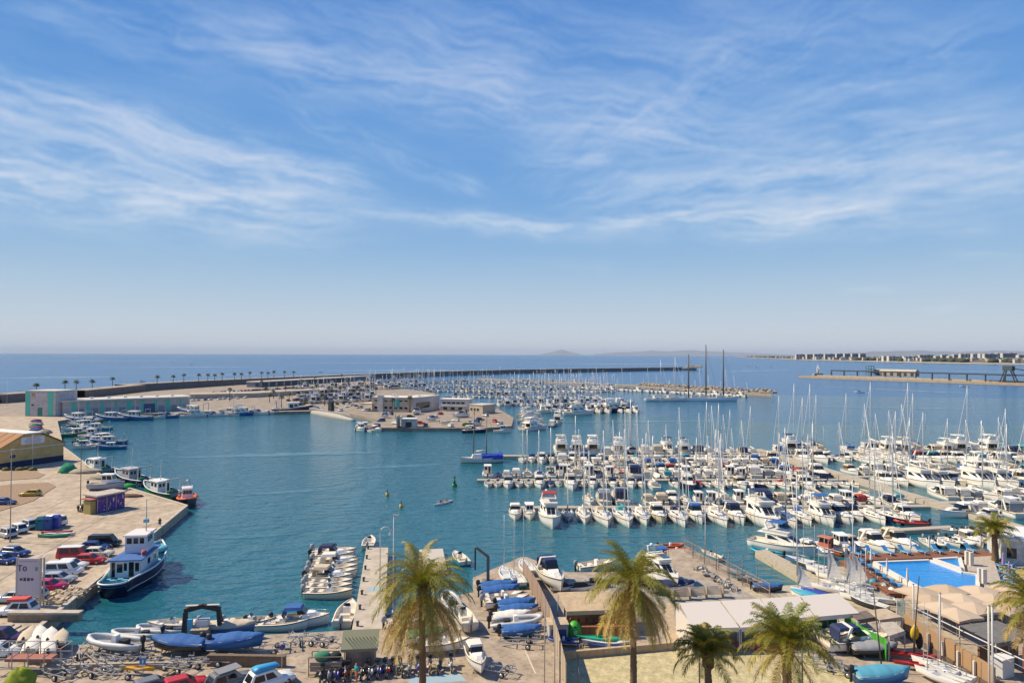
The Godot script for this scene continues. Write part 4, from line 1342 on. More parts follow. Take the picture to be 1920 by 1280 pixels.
func three_master() -> void:
	var a := spot(1282, 751, 0); var b := spot(1388, 752, 0)
	var l := a.distance_to(b)
	var o := base("sailing_ship", (a + b) / 2, heading(a, b))
	var d := {"l": l, "b": 8.0, "fs": 2.4, "fb": 3.6, "dr": 1.5, "tw": 0.5, "full": 2.0, "rake": 0.14, "dip": 0.5, "floor": func(_u): return 0.06}
	var s := tool(true); hull_skin(s, d); part(o, "hull", s, paint(0.82, 0.82, 0.82, 0.3))
	s = tool(); hull_deck(s, d); part(o, "deck", s, paint(0.45, 0.36, 0.25, 0.6))
	for z in [-6.0, 6.0, 12.0]:
		s = tool(); frustum(s, [1.6, 1.8, z - 2.6, z + 2.6, 2.2], [1.4, 1.6, z - 2.2, z + 2.4, 4.2]); part(o, "deckhouse", s, paint(0.7, 0.69, 0.66, 0.4))
	var wood := paint(0.10, 0.075, 0.055, 0.6)
	k_masts(o, l, wood)
	part(o, "bowsprit", rod(Vector3(0, 3.4, -l / 2 + 1), Vector3(0, 5.0, -l / 2 - 5), 0.25, 0.12), wood)
	tag(o, "long white three-masted sailing ship with dark masts by the groyne", "sailing ship")

func k_masts(o: Node3D, l: float, wood: Material) -> void:
	for q in [[1292, 664], [1324, 646], [1356, 655]]:
		var p := spot(1290, 751, 0)
		var top := far_at(q[0], q[1], -p.z - 2)
		var z := (o.transform.affine_inverse() * top).z
		part(o, "mast", rod(Vector3(0, 2, z), Vector3(0, top.y, z), 0.55, 0.3, 8), wood)
		var s := tool(true)
		for sx in [-1, 1]:
			tube(s, [Vector3(sx * 3.6, 3, z + 1), Vector3(0, top.y * 0.8, z)], [0.06], 3)
		tube(s, [Vector3(0, 3, z - 9), Vector3(0, top.y * 0.95, z)], [0.06], 3)
		part(o, "stays", s, wood)

func submarine() -> void:
	var a := spot(578, 773, 0); var b := spot(664, 789, 0)
	var l := a.distance_to(b)
	var o := base("submarine", (a + b) / 2, heading(b, a))
	var grey := grain(0.42, 0.40, 0.37, 0.6, "patch", 0.1)
	var s := tool(true)
	var rings := []
	for i in 17:
		var t := i / 16.0
		var r := 2.7 * pow(sin(PI * clampf(t * 0.96 + 0.02, 0, 1)), 0.45)
		var ring := PackedVector3Array()
		for k in 12:
			ring.append(Vector3(cos(TAU * k / 12) * r, 0.1 + sin(TAU * k / 12) * r * 0.85, (t - 0.5) * l))
		rings.append(ring)
	loft(s, rings); part(o, "hull", s, grey)
	s = tool(); frustum(s, [0.6, 0.6, -l * 0.46, l * 0.4, 1.9], [0.9, 0.9, -l * 0.44, l * 0.36, 3.0]); part(o, "casing", s, grain(0.5, 0.46, 0.40, 0.7, "patch", 0.1))
	s = tool(); frustum(s, [0.5, 0.8, -1.5, 4.0, 2.8], [0.45, 0.7, -1.2, 3.6, 8.0]); part(o, "conning_tower", s, paint(0.012, 0.014, 0.02, 0.5))
	s = tool(); box(s, Vector3(0.78, 5.6, 1.6), Vector3(0.08, 0.9, 0.9)); part(o, "number_plate", s, paint(0.7, 0.7, 0.7, 0.6))
	part(o, "periscope", rod(Vector3(0, 8, 0.6), Vector3(0, 9.6, 0.6), 0.12), paint(0.1, 0.1, 0.1, 0.5))
	tag(o, "grey museum submarine with black conning tower moored at the peninsula", "submarine")

# ---------- people: one continuous skin grown round a skeleton ----------
func skin(bones: Array, cell: float, grow := 0.0) -> SurfaceTool:
	var lo := Vector3(9, 9, 9); var hi := -lo
	for b in bones:
		for e in [[b[0], b[2]], [b[1], b[3]]]:
			var p: Vector3 = e[0]
			var r: float = e[1] + grow + cell * 2
			lo = lo.min(p - Vector3.ONE * r); hi = hi.max(p + Vector3.ONE * r)
	var n := Vector3i(((hi - lo) / cell).ceil()) + Vector3i.ONE
	var field := PackedFloat32Array()
	field.resize(n.x * n.y * n.z)
	field.fill(1.0)
	for b in bones:
		var a: Vector3 = b[0]; var c: Vector3 = b[1]
		var ra: float = b[2] + grow; var rc: float = b[3] + grow
		var m := maxf(ra, rc) + 0.09
		var l3 := Vector3i(((a.min(c) - Vector3.ONE * m - lo) / cell).floor()).clamp(Vector3i.ZERO, n - Vector3i.ONE)
		var h3 := Vector3i(((a.max(c) + Vector3.ONE * m - lo) / cell).ceil()).clamp(Vector3i.ZERO, n - Vector3i.ONE)
		var ac := c - a
		var q := ac.length_squared()
		for z in range(l3.z, h3.z + 1):
			for y in range(l3.y, h3.y + 1):
				for x in range(l3.x, h3.x + 1):
					var p := lo + Vector3(x, y, z) * cell
					var t := clampf((p - a).dot(ac) / q, 0, 1)
					var dd := p.distance_to(a + ac * t) - lerpf(ra, rc, t)
					var i := x + n.x * (y + n.y * z)
					var f := field[i]
					var k := 0.05
					var hh := maxf(k - absf(f - dd), 0) / k
					field[i] = minf(f, dd) - hh * hh * k * 0.25
	var s := tool(true)
	var vert := {}
	var corner := [Vector3i(0, 0, 0), Vector3i(1, 0, 0), Vector3i(0, 1, 0), Vector3i(1, 1, 0), Vector3i(0, 0, 1), Vector3i(1, 0, 1), Vector3i(0, 1, 1), Vector3i(1, 1, 1)]
	var edges := [[0, 1], [2, 3], [4, 5], [6, 7], [0, 2], [1, 3], [4, 6], [5, 7], [0, 4], [1, 5], [2, 6], [3, 7]]
	for z in n.z - 1:
		for y in n.y - 1:
			for x in n.x - 1:
				var vals := []
				var inside := 0
				for c in corner:
					var v := field[(x + c.x) + n.x * ((y + c.y) + n.y * (z + c.z))]
					vals.append(v)
					if v < 0: inside += 1
				if inside == 0 or inside == 8:
					continue
				var sum := Vector3.ZERO
				var cnt := 0
				for e in edges:
					var va: float = vals[e[0]]; var vb: float = vals[e[1]]
					if (va < 0) != (vb < 0):
						sum += Vector3(corner[e[0]]).lerp(Vector3(corner[e[1]]), va / (va - vb)); cnt += 1
				vert[Vector3i(x, y, z)] = lo + (Vector3(x, y, z) + sum / cnt) * cell
	for v in vert:
		var p: Vector3i = v
		for ax in 3:
			var step := Vector3i.ZERO; step[ax] = 1
			var u := Vector3i.ZERO; u[(ax + 1) % 3] = 1
			var w := Vector3i.ZERO; w[(ax + 2) % 3] = 1
			var q: Vector3i = p + step
			if p[(ax + 1) % 3] == 0 or p[(ax + 2) % 3] == 0 or q[ax] >= n[ax]:
				continue
			var fa := field[p.x + n.x * (p.y + n.y * p.z)]
			var fb := field[q.x + n.x * (q.y + n.y * q.z)]
			if (fa < 0) == (fb < 0):
				continue
			if not (vert.has(p - u) and vert.has(p - w) and vert.has(p - u - w)):
				continue
			if fa < 0:
				quad(s, vert[p], vert[p - w], vert[p - u - w], vert[p - u])
			else:
				quad(s, vert[p], vert[p - u], vert[p - u - w], vert[p - w])
	return s

func person(label: String, at: Vector3, turn: float, pose: String, shirt: Color, legs: Color) -> Node3D:
	var o := base("person", at, turn)
	var hip := 0.9
	var J := {"hipL": Vector3(-0.09, 0.9, 0), "hipR": Vector3(0.09, 0.9, 0), "kneeL": Vector3(-0.1, 0.5, -0.03), "kneeR": Vector3(0.1, 0.5, -0.02), "ankL": Vector3(-0.1, 0.09, 0.04), "ankR": Vector3(0.11, 0.09, -0.03),
		"chest": Vector3(0, 1.28, 0), "neck": Vector3(0, 1.48, 0), "shL": Vector3(-0.17, 1.4, 0), "shR": Vector3(0.17, 1.4, 0), "elL": Vector3(-0.24, 1.13, 0.04), "elR": Vector3(0.24, 1.13, 0.03), "wrL": Vector3(-0.26, 0.88, -0.06), "wrR": Vector3(0.26, 0.88, -0.08), "waist": Vector3(0, 1.0, 0)}
	if pose == "sit":
		J.kneeL = Vector3(-0.13, 0.72, -0.4); J.kneeR = Vector3(0.13, 0.72, -0.4); J.ankL = Vector3(-0.13, 0.5, -0.75); J.ankR = Vector3(0.13, 0.5, -0.75)
		for k in ["hipL", "hipR", "waist", "chest", "neck", "shL", "shR"]:
			J[k] += Vector3(0, -0.35, 0)
		J.elL = Vector3(-0.26, 0.85, -0.15); J.elR = Vector3(0.26, 0.85, -0.15); J.wrL = Vector3(-0.2, 0.82, -0.4); J.wrR = Vector3(0.2, 0.82, -0.4)
	elif pose == "walk":
		J.kneeL += Vector3(0, 0, -0.14); J.ankL += Vector3(0, 0.0, -0.22); J.kneeR += Vector3(0, 0, 0.05); J.ankR += Vector3(0, 0.03, 0.32); J.wrL += Vector3(0, 0.03, 0.2); J.wrR += Vector3(0, 0.05, -0.22)
	var torso := [[J.waist, J.chest, 0.125, 0.15], [J.shL, J.shR, 0.075, 0.075], [J.chest, J.neck, 0.12, 0.06]]
	var arms := [[J.shL, J.elL, 0.055, 0.042], [J.shR, J.elR, 0.055, 0.042], [J.elL, J.wrL, 0.042, 0.03], [J.elR, J.wrR, 0.042, 0.03]]
	var thigh := [[J.hipL, J.hipR, 0.11, 0.11], [J.hipL, J.kneeL, 0.095, 0.06], [J.hipR, J.kneeR, 0.095, 0.06], [J.waist, (J.hipL + J.hipR) / 2, 0.12, 0.11]]
	var shin := [[J.kneeL, J.ankL, 0.058, 0.04], [J.kneeR, J.ankR, 0.058, 0.04], [J.ankL, J.ankL + Vector3(0, -0.045, -0.17), 0.042, 0.035], [J.ankR, J.ankR + Vector3(0, -0.045, -0.17), 0.042, 0.035]]
	var head: Vector3 = J.neck + Vector3(0, 0.15, -0.02)
	var face := [[J.neck - Vector3(0, 0.04, 0), head, 0.055, 0.07], [head + Vector3(0, -0.02, -0.015), head + Vector3(0, 0.05, 0.01), 0.078, 0.09], [head + Vector3(0, 0.0, -0.085), head + Vector3(0, -0.025, -0.105), 0.012, 0.017], [head + Vector3(-0.085, 0, 0.01), head + Vector3(-0.095, 0.02, 0.015), 0.012, 0.016], [head + Vector3(0.085, 0, 0.01), head + Vector3(0.095, 0.02, 0.015), 0.012, 0.016]]
	var s := skin(torso + arms + thigh + shin + face, 0.022)
	for side in ["L", "R"]:
		var w: Vector3 = J["wr" + side]
		var dir: Vector3 = (w - J["el" + side]).normalized()
		var across := dir.cross(Vector3(1, 0, 0)).normalized()
		tube(s, [w, w + dir * 0.09], [0.028, 0.034], 6)
		for f in 4:
			var r0 := w + dir * 0.085 + across * (f - 1.5) * 0.019
			var ln: float = [0.065, 0.078, 0.074, 0.058][f]
			tube(s, [r0, r0 + dir * ln * 0.55, r0 + dir * ln + Vector3(0.015 if side == "L" else -0.015, 0, 0)], [0.0095, 0.009, 0.007], 5)
		tube(s, [w + dir * 0.03 - across * 0.025, w + dir * 0.065 - across * 0.05, w + dir * 0.095 - across * 0.055], [0.011, 0.01, 0.008], 5)
	part(o, "body", s, paint(0.42, 0.25, 0.17, 0.6))
	part(o, "shirt", skin(torso + [[J.shL, J.shL.lerp(J.elL, 0.7), 0.058, 0.05], [J.shR, J.shR.lerp(J.elR, 0.7), 0.058, 0.05]], 0.025, 0.014), paint(shirt.r, shirt.g, shirt.b, 0.85))
	part(o, "shorts", skin([[J.hipL, J.hipR, 0.11, 0.11], [J.hipL, J.hipL.lerp(J.kneeL, 0.75), 0.1, 0.08], [J.hipR, J.hipR.lerp(J.kneeR, 0.75), 0.1, 0.08], [J.waist + Vector3(0, 0.02, 0), (J.hipL + J.hipR) / 2, 0.125, 0.115]], 0.025, 0.016), paint(legs.r, legs.g, legs.b, 0.85))
	part(o, "hair", skin([[head + Vector3(0, 0.045, 0.02), head + Vector3(0, 0.06, 0.03), 0.085, 0.085]], 0.022, 0.008), paint(0.03, 0.022, 0.017, 0.7))
	for e in [-0.03, 0.03]:
		var es := tool(true); ball(es, head + Vector3(e, 0.015, -0.088), Vector3(0.012, 0.009, 0.008), 4); part(o, "eye", es, paint(0.02, 0.02, 0.02, 0.2))
	var ms := tool(); box(ms, head + Vector3(0, -0.055, -0.083), Vector3(0.04, 0.009, 0.02)); part(o, "mouth", ms, paint(0.3, 0.1, 0.08, 0.6))
	tag(o, label, "person")
	return o

# ---------- harbour buildings ----------
func block(called: String, a: Vector3, b: Vector3, deep: float, h: float, wall: Material, roof: Material, label: String, parapet := 0.35) -> Node3D:
	var o := along(called, a, b)
	var w := a.distance_to(b)
	boxpart(o, "wall", wall, Vector3(w / 2, h / 2, -deep / 2), Vector3(w, h, deep))
	if roof:
		boxpart(o, "roof", roof, Vector3(w / 2, h + parapet / 2, -deep / 2), Vector3(w + 0.5, parapet, deep + 0.5))
	tag(o, label, "building")
	return o

func build_harbour_buildings() -> void:
	var white := grain(0.66, 0.63, 0.58, 0.9, "patch", 0.08)
	var cream := grain(0.60, 0.50, 0.38, 0.9, "patch", 0.08)
	var lilac := grain(0.60, 0.56, 0.55, 0.9, "patch", 0.08)  # pale walls with the cool shade of their fronts mixed into the colour
	var mint := paint(0.12, 0.52, 0.40, 0.8)
	var navy := grain(0.02, 0.03, 0.09, 0.8, "patch", 0.1)
	var trim := paint(0.68, 0.66, 0.62, 0.7)
	# the yellow fish store with its tiled roof
	var a := spot(-4, 881); var b := spot(118, 863.5)
	var o := along("fish_store", a, b)
	var w := a.distance_to(b)
	var deep := 46.0
	var eave := 5.4; var apex := 8.8
	var s := tool()
	var prof := PackedVector3Array([Vector3(0, 1.7, 0), Vector3(w, 1.7, 0), Vector3(w, eave, 0), Vector3(w * 0.62, apex, 0), Vector3(w * 0.38, apex, 0), Vector3(0, eave, 0)])
	var back := PackedVector3Array()
	for p in prof: back.append(p + Vector3(0, 0, -deep))
	loft(s, [prof, back]); part(o, "wall", s, grain(0.68, 0.46, 0.18, 0.9, "patch", 0.1))
	boxpart(o, "dado", navy, Vector3(w / 2, 0.85, -deep / 2), Vector3(w + 0.06, 1.7, deep + 0.06))
	var tile := grain(0.42, 0.22, 0.10, 0.9, "fine", 0.5)
	for sx in [0, 1]:
		s = tool()
		var e := Vector3(-0.5 if sx == 0 else w + 0.5, eave - 0.15, 0.4)
		var p := Vector3(w * (0.37 if sx == 0 else 0.63), apex + 0.12, 0.4)
		var up := Vector3(0, 0.18, 0)
		var back_off := Vector3(0, 0, -deep - 0.8)
		loft(s, [PackedVector3Array([e, p, p + up, e + up]), PackedVector3Array([e + back_off, p + back_off, p + up + back_off, e + up + back_off])])
		var slope := part(o, "roof", s, tile)
		for k in 13:
			var z := -0.2 - k * (deep / 12.6)
			s = tool(true); tube(s, [e + Vector3(0, 0.2, z), p + Vector3(0, 0.2, z)], [0.09], 4); part(slope, "tile_rib", s, tile)
	boxpart(o, "ridge", trim, Vector3(w / 2, apex + 0.3, -deep / 2), Vector3(w * 0.27, 0.3, deep + 1.0))
	boxpart(o, "sign_board", paint(0.72, 0.70, 0.70, 0.7), Vector3(w * 0.5, 7.1, 0.12), Vector3(w * 0.36, 2.0, 0.12))
	for k in 3:
		boxpart(o, "sign_line", paint(0.42, 0.12, 0.12, 0.7), Vector3(w * 0.5, 7.65 - k * 0.55, 0.2), Vector3(w * [0.2, 0.26, 0.24][k], 0.16, 0.02))
	boxpart(o, "cornice", trim, Vector3(w / 2, eave - 0.4, 0.1), Vector3(w, 0.2, 0.16))
	window(o, w * 0.2, 3.2, 1.6, 0.9, trim, 0.0)
	tag(o, "yellow ochre fish store with navy base, tiled roof and sign board", "building")
	# the white and mint cold store
	var c := block("cold_store", spot(46, 780), spot(103, 781), 14, 12.6, lilac, white, "tall pale cold store block with mint green stripes")
	for q in [[0.3, 2.4], [12.9, 3.0]]:
		boxpart(c, "green_stripe", mint, Vector3(q[0] + q[1] / 2, 6.2, 0.05), Vector3(q[1], 12.3, 0.1))
	boxpart(c, "emblem", paint(0.5, 0.22, 0.05, 0.7), Vector3(4.6, 10.9, 0.05), Vector3(1.5, 1.3, 0.1))
	for k in 5:
		boxpart(c, "sign_letter", paint(0.62, 0.6, 0.62, 0.7), Vector3(6.6 + k * 1.2, 10.8, 0.05), Vector3(0.7, 1.5, 0.1))
	window(c, 4.3, 5.6, 1.6, 0.8, trim, 0.0)
	boxpart(c, "door", paint(0.03, 0.2, 0.16, 0.6), Vector3(8.5, 2.2, 0.05), Vector3(2.6, 4.4, 0.1))
	# the long shed
	var sa := spot(116, 780); var sb := spot(355, 769)
	c = block("quay_shed", sa, sb, 18, 7.0, lilac, null, "long low pale quay shed with white roof and mint stripes")
	var sl := sa.distance_to(sb)
	s = tool(); frustum(s, [sl / 2 + 0.6, sl / 2 + 0.6, -19, 1.2, 7.0], [sl / 2 + 0.6, sl / 2 + 0.6, -19, 1.2, 7.9]); part(c, "roof", s, white).position.x = sl / 2
	for k in 9:
		boxpart(c, "green_stripe", mint, Vector3(sl * (0.08 + k * 0.105), 3.4, 0.05), Vector3([2.0, 1.4, 1.6, 0.9, 2.4, 1.2, 1.6, 2.2, 1.0][k], 6.6, 0.1))
		boxpart(c, "shed_door", paint(0.26, 0.27, 0.30, 0.6), Vector3(sl * (0.13 + k * 0.105), 1.7, 0.05), Vector3(3.0, 3.4, 0.08))
	boxpart(c, "big_door", paint(0.06, 0.09, 0.2, 0.6), Vector3(sl * 0.66, 2.4, 0.08), Vector3(5.5, 4.6, 0.12))
	for k in 7:
		boxpart(c, "roof_vent", trim, Vector3(sl * (0.1 + k * 0.13), 8.3, -9), Vector3(1.6, 0.8, 1.6))
	# the marina club house
	var club := block("club_house", spot(697, 771), spot(774, 773), 13, 7.8, cream, trim, "cream two-storey marina club house with flat roof")
	for k in 7:
		window(club, 2.5 + k * 3.0, 6.0, 2.0, 0.8, trim, 0.0)
		window(club, 2.5 + k * 3.0, 2.2, 2.0, 1.4, trim, 0.0)
	boxpart(club, "stair_tower", white, Vector3(5.5, 4.6, 0.6), Vector3(3.2, 9.2, 1.2))
	boxpart(club, "glass_bay", paint(0.05, 0.3, 0.28, 0.2), Vector3(15.0, 4.8, 0.15), Vector3(3.0, 4.2, 0.3))
	boxpart(club, "terrace_roof", cream, Vector3(-3.0, 4.2, -6), Vector3(8, 0.5, 16))
	var hall := block("shaded_club_side", spot(775, 773), spot(824, 766), 13, 7.6, lilac, white, "grey-lilac hall with wide dark window beside the club house")  # right side of the club house, its shade put into the wall colour
	boxpart(hall, "window_band", glass(), Vector3(10, 3.4, 0.08), Vector3(14, 3.2, 0.16))
	c = block("office_building", spot(825, 770), spot(878, 771), 10, 6.4, white, trim, "white office building with dark window strip on the peninsula")
	for k in 5:
		window(c, 2.4 + k * 2.7, 4.5, 2.2, 1.1, trim, 0.0)
	boxpart(c, "balcony", trim, Vector3(8, 2.9, 0.6), Vector3(15, 0.4, 1.4))
	for k in 3:
		window(c, 3.0 + k * 4.4, 1.4, 2.4, 1.6, trim, 0.0)
	c = block("service_kiosk", spot(752, 801), spot(780, 801), 5, 3.4, white, trim, "small white service kiosk on the peninsula quay")
	boxpart(c, "door", glass(), Vector3(3.2, 1.2, 0.05), Vector3(2.6, 2.2, 0.1))
	boxpart(c, "screen_wall", cream, Vector3(-1.4, 2.6, -1.0), Vector3(0.3, 5.2, 9.0))
	c = block("restaurant", spot(880, 774), spot(905, 776), 10, 4.5, cream, white, "low cream restaurant at the right end of the peninsula")
	for k in 3: window(c, 1.6 + k * 2.4, 2.2, 1.6, 1.4, trim, 0.0)
	# retaining wall and long low shed behind the fishing quay
	structure("retaining_wall", slab([spot(355, 748), spot(480, 745), spot(620, 736), spot(620, 733), spot(480, 741), spot(355, 744)], 0, 4.6), grain(0.5, 0.42, 0.33, 0.9, "patch", 0.05))
	c = block("net_store", spot(478, 726), spot(700, 712), 10, 4.4, grain(0.20, 0.22, 0.30, 0.8, "patch", 0.1), white, "long dark net store with white roof below the breakwater", 1.2)
	for k in 14:
		boxpart(c, "pillar", trim, Vector3(3 + k * 11.0, 2.2, 4.4), Vector3(0.7, 4.4, 0.5))
	boxpart(c, "arcade_roof", white, Vector3(78, 5.0, 2.6), Vector3(158, 0.5, 4.6))
	for q in [[4, 8.2, -5], [9, 8.2, -8], [13, 8.2, -4], [19, 8.2, -9]]:
		boxpart(club, "roof_unit", trim, Vector3(q[0], q[1] + 0.5, q[2]), Vector3(1.6, 1.0, 1.2))
	for q in [[4, -5], [9, -8], [12, -4]]:
		boxpart(hall, "roof_unit", trim, Vector3(q[0], 8.4, q[1]), Vector3(1.4, 0.9, 1.2))
	peninsula_clutter()

func peninsula_clutter() -> void:
	var r := RandomNumberGenerator.new(); r.seed = 31
	make_cars()
	var k := 0
	# parked cars far off, rows on the peninsula
	for q in [[500, 741, 690, 729, 26], [540, 752, 690, 743, 18], [360, 752, 470, 746, 9], [600, 735, 780, 725, 16], [400, 737, 560, 728, 22], [470, 733, 640, 722, 24]]:
		for i in q[4]:
			var t: float = (i + r.randf_range(-0.2, 0.2)) / q[4]
			var p := spot(lerpf(q[0], q[2], t), lerpf(q[1], q[3], t))
			var col: String = ["white", "silver", "white", "black", "red", "blue", "silver", "grey"][r.randi() % 8]
			var c := copy(proto["car_far_" + col], p, r.randf_range(-0.1, 0.1) + (PI if r.randf() < 0.5 else 0.0))
			tag(c, "small far %s car, %s from left, %s row of the peninsula car park" % [col, nth(i), ["front", "second", "quayside", "rear", "leftmost", "back"][k]], "car", "cars parked on the far peninsula")
		k += 1
	# low bushes and palms on the peninsula
	for i in 30:
		var p := spot(490 + i * 7.4, r.randf_range(720, 764))
		small_palm(p, r.randf_range(3.5, 6.5), "young palm on the far peninsula, number %s counted from its left" % nth(i), "palms on the far peninsula", i)
	for q in [[735, 779], [768, 773], [590, 722], [640, 716], [430, 752]]:
		small_palm(spot(q[0], q[1]), 8.0, {735: "palm before the club house left corner", 768: "dark palm before the exhibition hall", 590: "tall palm at the end of the net store", 640: "tall palm right of the net store", 430: "palm by the retaining wall near the fishing boats"}[q[0]], "palms on the far peninsula", q[0])
	# cars, vans and boats standing about on the quay before the club house
	for i in 26:
		var u := 705 + i * 9.3
		var v: float = [800.0, 790.0, 783.0, 777.0, 795.0][i % 5] - maxf(0.0, (u - 860.0) * 0.05)
		if absf(u - 766) < 18 and v > 790: v = 786
		if i % 3 == 2:
			var key: String = ["cabin", "open", "sport"][(i / 3) % 3]
			tag(copy(proto[key + "_far"], spot(u, v) + Vector3(0, 0.7, 0), r.randf() * 6.0, 1.0), "white boat standing on the club quay, %s thing from left" % nth(i), "motorboat", "boats standing on the club quay")
		else:
			var col: String = ["white", "red", "silver", "white", "black", "blue"][r.randi() % 6]
			tag(copy(proto["car_far_" + col], spot(u, v), r.randf() * 6.0), "far %s car on the club quay, %s thing from left" % [col, nth(i)], "car", "cars on the club quay")
	for i in 5:
		shrub(spot(872 + i * 6, 800 - i * 0.6), 1.5, grain(0.05, 0.16, 0.02, 0.9, "fine", 1.0), i + 50, "green bush at the right of the club quay, %s from left" % nth(i))
	# boats laid up ashore behind the peninsula
	for i in 85:
		var key: String = ["sport", "cabin", "sail_small", "fly", "sport", "open"][i % 6]
		var c := copy(proto[key + "_far"], spot(560 + (i % 17) * 8.6 + r.randf() * 3.0, 757 - (i / 17) * 7.0 - (i % 17) * 0.35) + Vector3(0, 0.8, 0), r.randf_range(-0.3, 0.3), 1.1)
		tag(c, "white boat laid up ashore on the peninsula, %s row, %s from left" % [["front", "second", "third", "fourth", "back"][i / 17], nth(i % 17)], category_of(key), "boats laid up ashore on the peninsula")
	for i in 24:
		var p := spot(560 + i * 6.0, r.randf_range(757, 771))
		if i % 2 == 0:
			shrub(p, r.randf_range(0.9, 1.6), grain(0.09, 0.10, 0.03, 0.9, "fine", 1.0), i + 80, "olive bush on the peninsula behind the submarine, %s from left" % nth(i / 2))
		else:
			var col: String = ["white", "silver", "grey", "white"][r.randi() % 4]
			tag(copy(proto["car_far_" + col], p, r.randf() * 6.0), "far %s car behind the submarine, %s from left" % [col, nth(i / 2)], "car", "cars behind the submarine")
	for i in 42:
		var key: String = ["sport", "cabin", "fly", "sail_small", "open", "sport"][(i * 5) % 6]
		tag(copy(proto[key + "_far"], spot(690 + (i % 14) * 8.0 + r.randf() * 3.0, 731 - (i / 14) * 8.0 - (i % 14) * 0.3) + Vector3(0, 0.8, 0), r.randf_range(-0.4, 0.4), 1.1), "white boat ashore behind the club house, %s row, %s from left" % [["front", "middle", "back"][i / 14], nth(i % 14)], category_of(key), "boats ashore behind the club house")
	for i in 40:
		var t := i / 39.0
		var key: String = ["sail", "sport", "fly", "sail_small", "sail_big", "sport"][(i * 7) % 6]
		tag(copy(proto[key + "_far"], spot(lerpf(1085, 1400, t), lerpf(728.5, 744.5, t), 0), r.randf_range(-0.15, 0.15) + PI, 1.1), "white %s moored along the low groyne, %s from left" % ["yacht" if key.begins_with("sail") else "motorboat", nth(i)], category_of(key), "boats moored along the low groyne")
	# yachts along the right side of the peninsula and along the far quay
	for i in 12:
		var key: String = ["fly", "sport", "sail", "sport"][i % 4]
		tag(boat(key, plan(8.5 + r.randf(), 304 + i * 7.5), -PI / 2 + r.randf_range(-0.1, 0.1), 1.05, "white"), "white %s moored at the right side of the peninsula, %s from the camera" % ["yacht" if key == "sail" else "motor yacht", nth(i)], category_of(key), "boats at the right side of the peninsula")
	for i in 14:
		var t := i / 13.0
		var key: String = ["pilot", "sport", "cabin", "sail_small", "fly"][i % 5]
		tag(boat(key, spot(lerpf(300, 520, t), lerpf(784, 776, t), 0), -1.4 + r.randf_range(-0.3, 0.3), 1.05, ["white", "royal blue"][i % 2], ["", "blue", "", ""][i % 4]), "small boat moored along the far quay wall, %s from the left" % nth(i), category_of(key), "small boats along the far quay wall")
	# promenade palms along the breakwater
	k = 0
	for u in [67, 121, 142, 172, 210, 294, 324, 344, 372, 389, 402, 416, 439, 452, 468, 490, 502, 513, 533, 550]:
		var v := 0.0
		var pts := [[0, 741], [120, 733], [240, 722], [360, 715.5], [480, 710], [640, 703.5]]
		for i in pts.size() - 1:
			if u >= pts[i][0] and u < pts[i + 1][0]:
				v = lerpf(pts[i][1], pts[i + 1][1], (u - pts[i][0]) / float(pts[i + 1][0] - pts[i][0]))
		var p := spot(u, v - 0.8, 7.0)
		small_palm(p, 5.0 + (k * 37 % 10) * 0.14, "palm on the breakwater promenade, %s from the left" % nth(k), "palms along the breakwater promenade", k, 1.25)
		k += 1
	for q in [[12, 760], [680, 752], [485, 752], [742, 790], [810, 775]]:
		lamp_post(spot(q[0], q[1]), 14.0, "tall lamp mast on the far quay at %s" % {12: "the left edge by the cold store", 680: "the peninsula's left car park", 485: "the retaining wall's right end", 742: "the service kiosk", 810: "the exhibition hall"}[q[0]])
	# moored fishing boats along the far quay
	make_trawler("trawler", "blue", 0.0)
	for q in [[146, 790, 1.15, 1.3, "blue", "blue trawler moored at the left end of the quay shed"], [208, 788, 1.1, 1.5, "blue", "blue and white trawler, left of two before the quay shed"], [252, 787, 1.2, 1.45, "blue", "blue and white trawler, right of two before the quay shed"], [362, 777, 1.35, 1.35, "blue", "pale blue long trawler at the right end of the quay shed"], [432, 776, 0.9, 1.5, "green", "small green-hulled trawler right of the quay shed"], [458, 775, 0.9, 1.4, "blue", "small blue trawler beside the retaining wall"], [548, 773, 1.5, -1.3, "navy", "large navy-hulled vessel with white deck left of the submarine"]]:
		var c := copy(proto["trawler"], spot(q[0], q[1], 0), q[3], q[2])
		dye(c, "hull", hull_paint(q[4]))
		tag(c, q[5], "fishing boat", "fishing boats at the far quay")
	# small boats round the peninsula tip
	k = 0
	for q in [[672, 800, "cabin"], [684, 803, "pilot"], [694, 808, "open"], [676, 806, "pilot"], [706, 806, "cabin"]]:
		var c := boat(q[2], spot(q[0], q[1] + 2, 0), PI + 0.2 * k, 1.2, "white")
		tag(c, "white small boat, %s from left at the peninsula's left corner" % nth(k), "motorboat", "boats at the peninsula corner")
		k += 1
	k = 0
	for q in [[-16, 291.0, -1.5], [-4, 291.5, -1.5], [9, 301, -0.75], [19.5, 318, -0.3], [22.5, 334, -0.15]]:
		var c := boat(["sport", "pilot", "fly", "sport", "fly"][k], plan(q[0], q[1]), q[2], 1.1, "white", ["navy", "", "", "blue", ""][k])
		tag(c, "motorboat alongside the peninsula quay front, %s from the left" % nth(k), "motorboat", "boats along the peninsula quay")
		k += 1

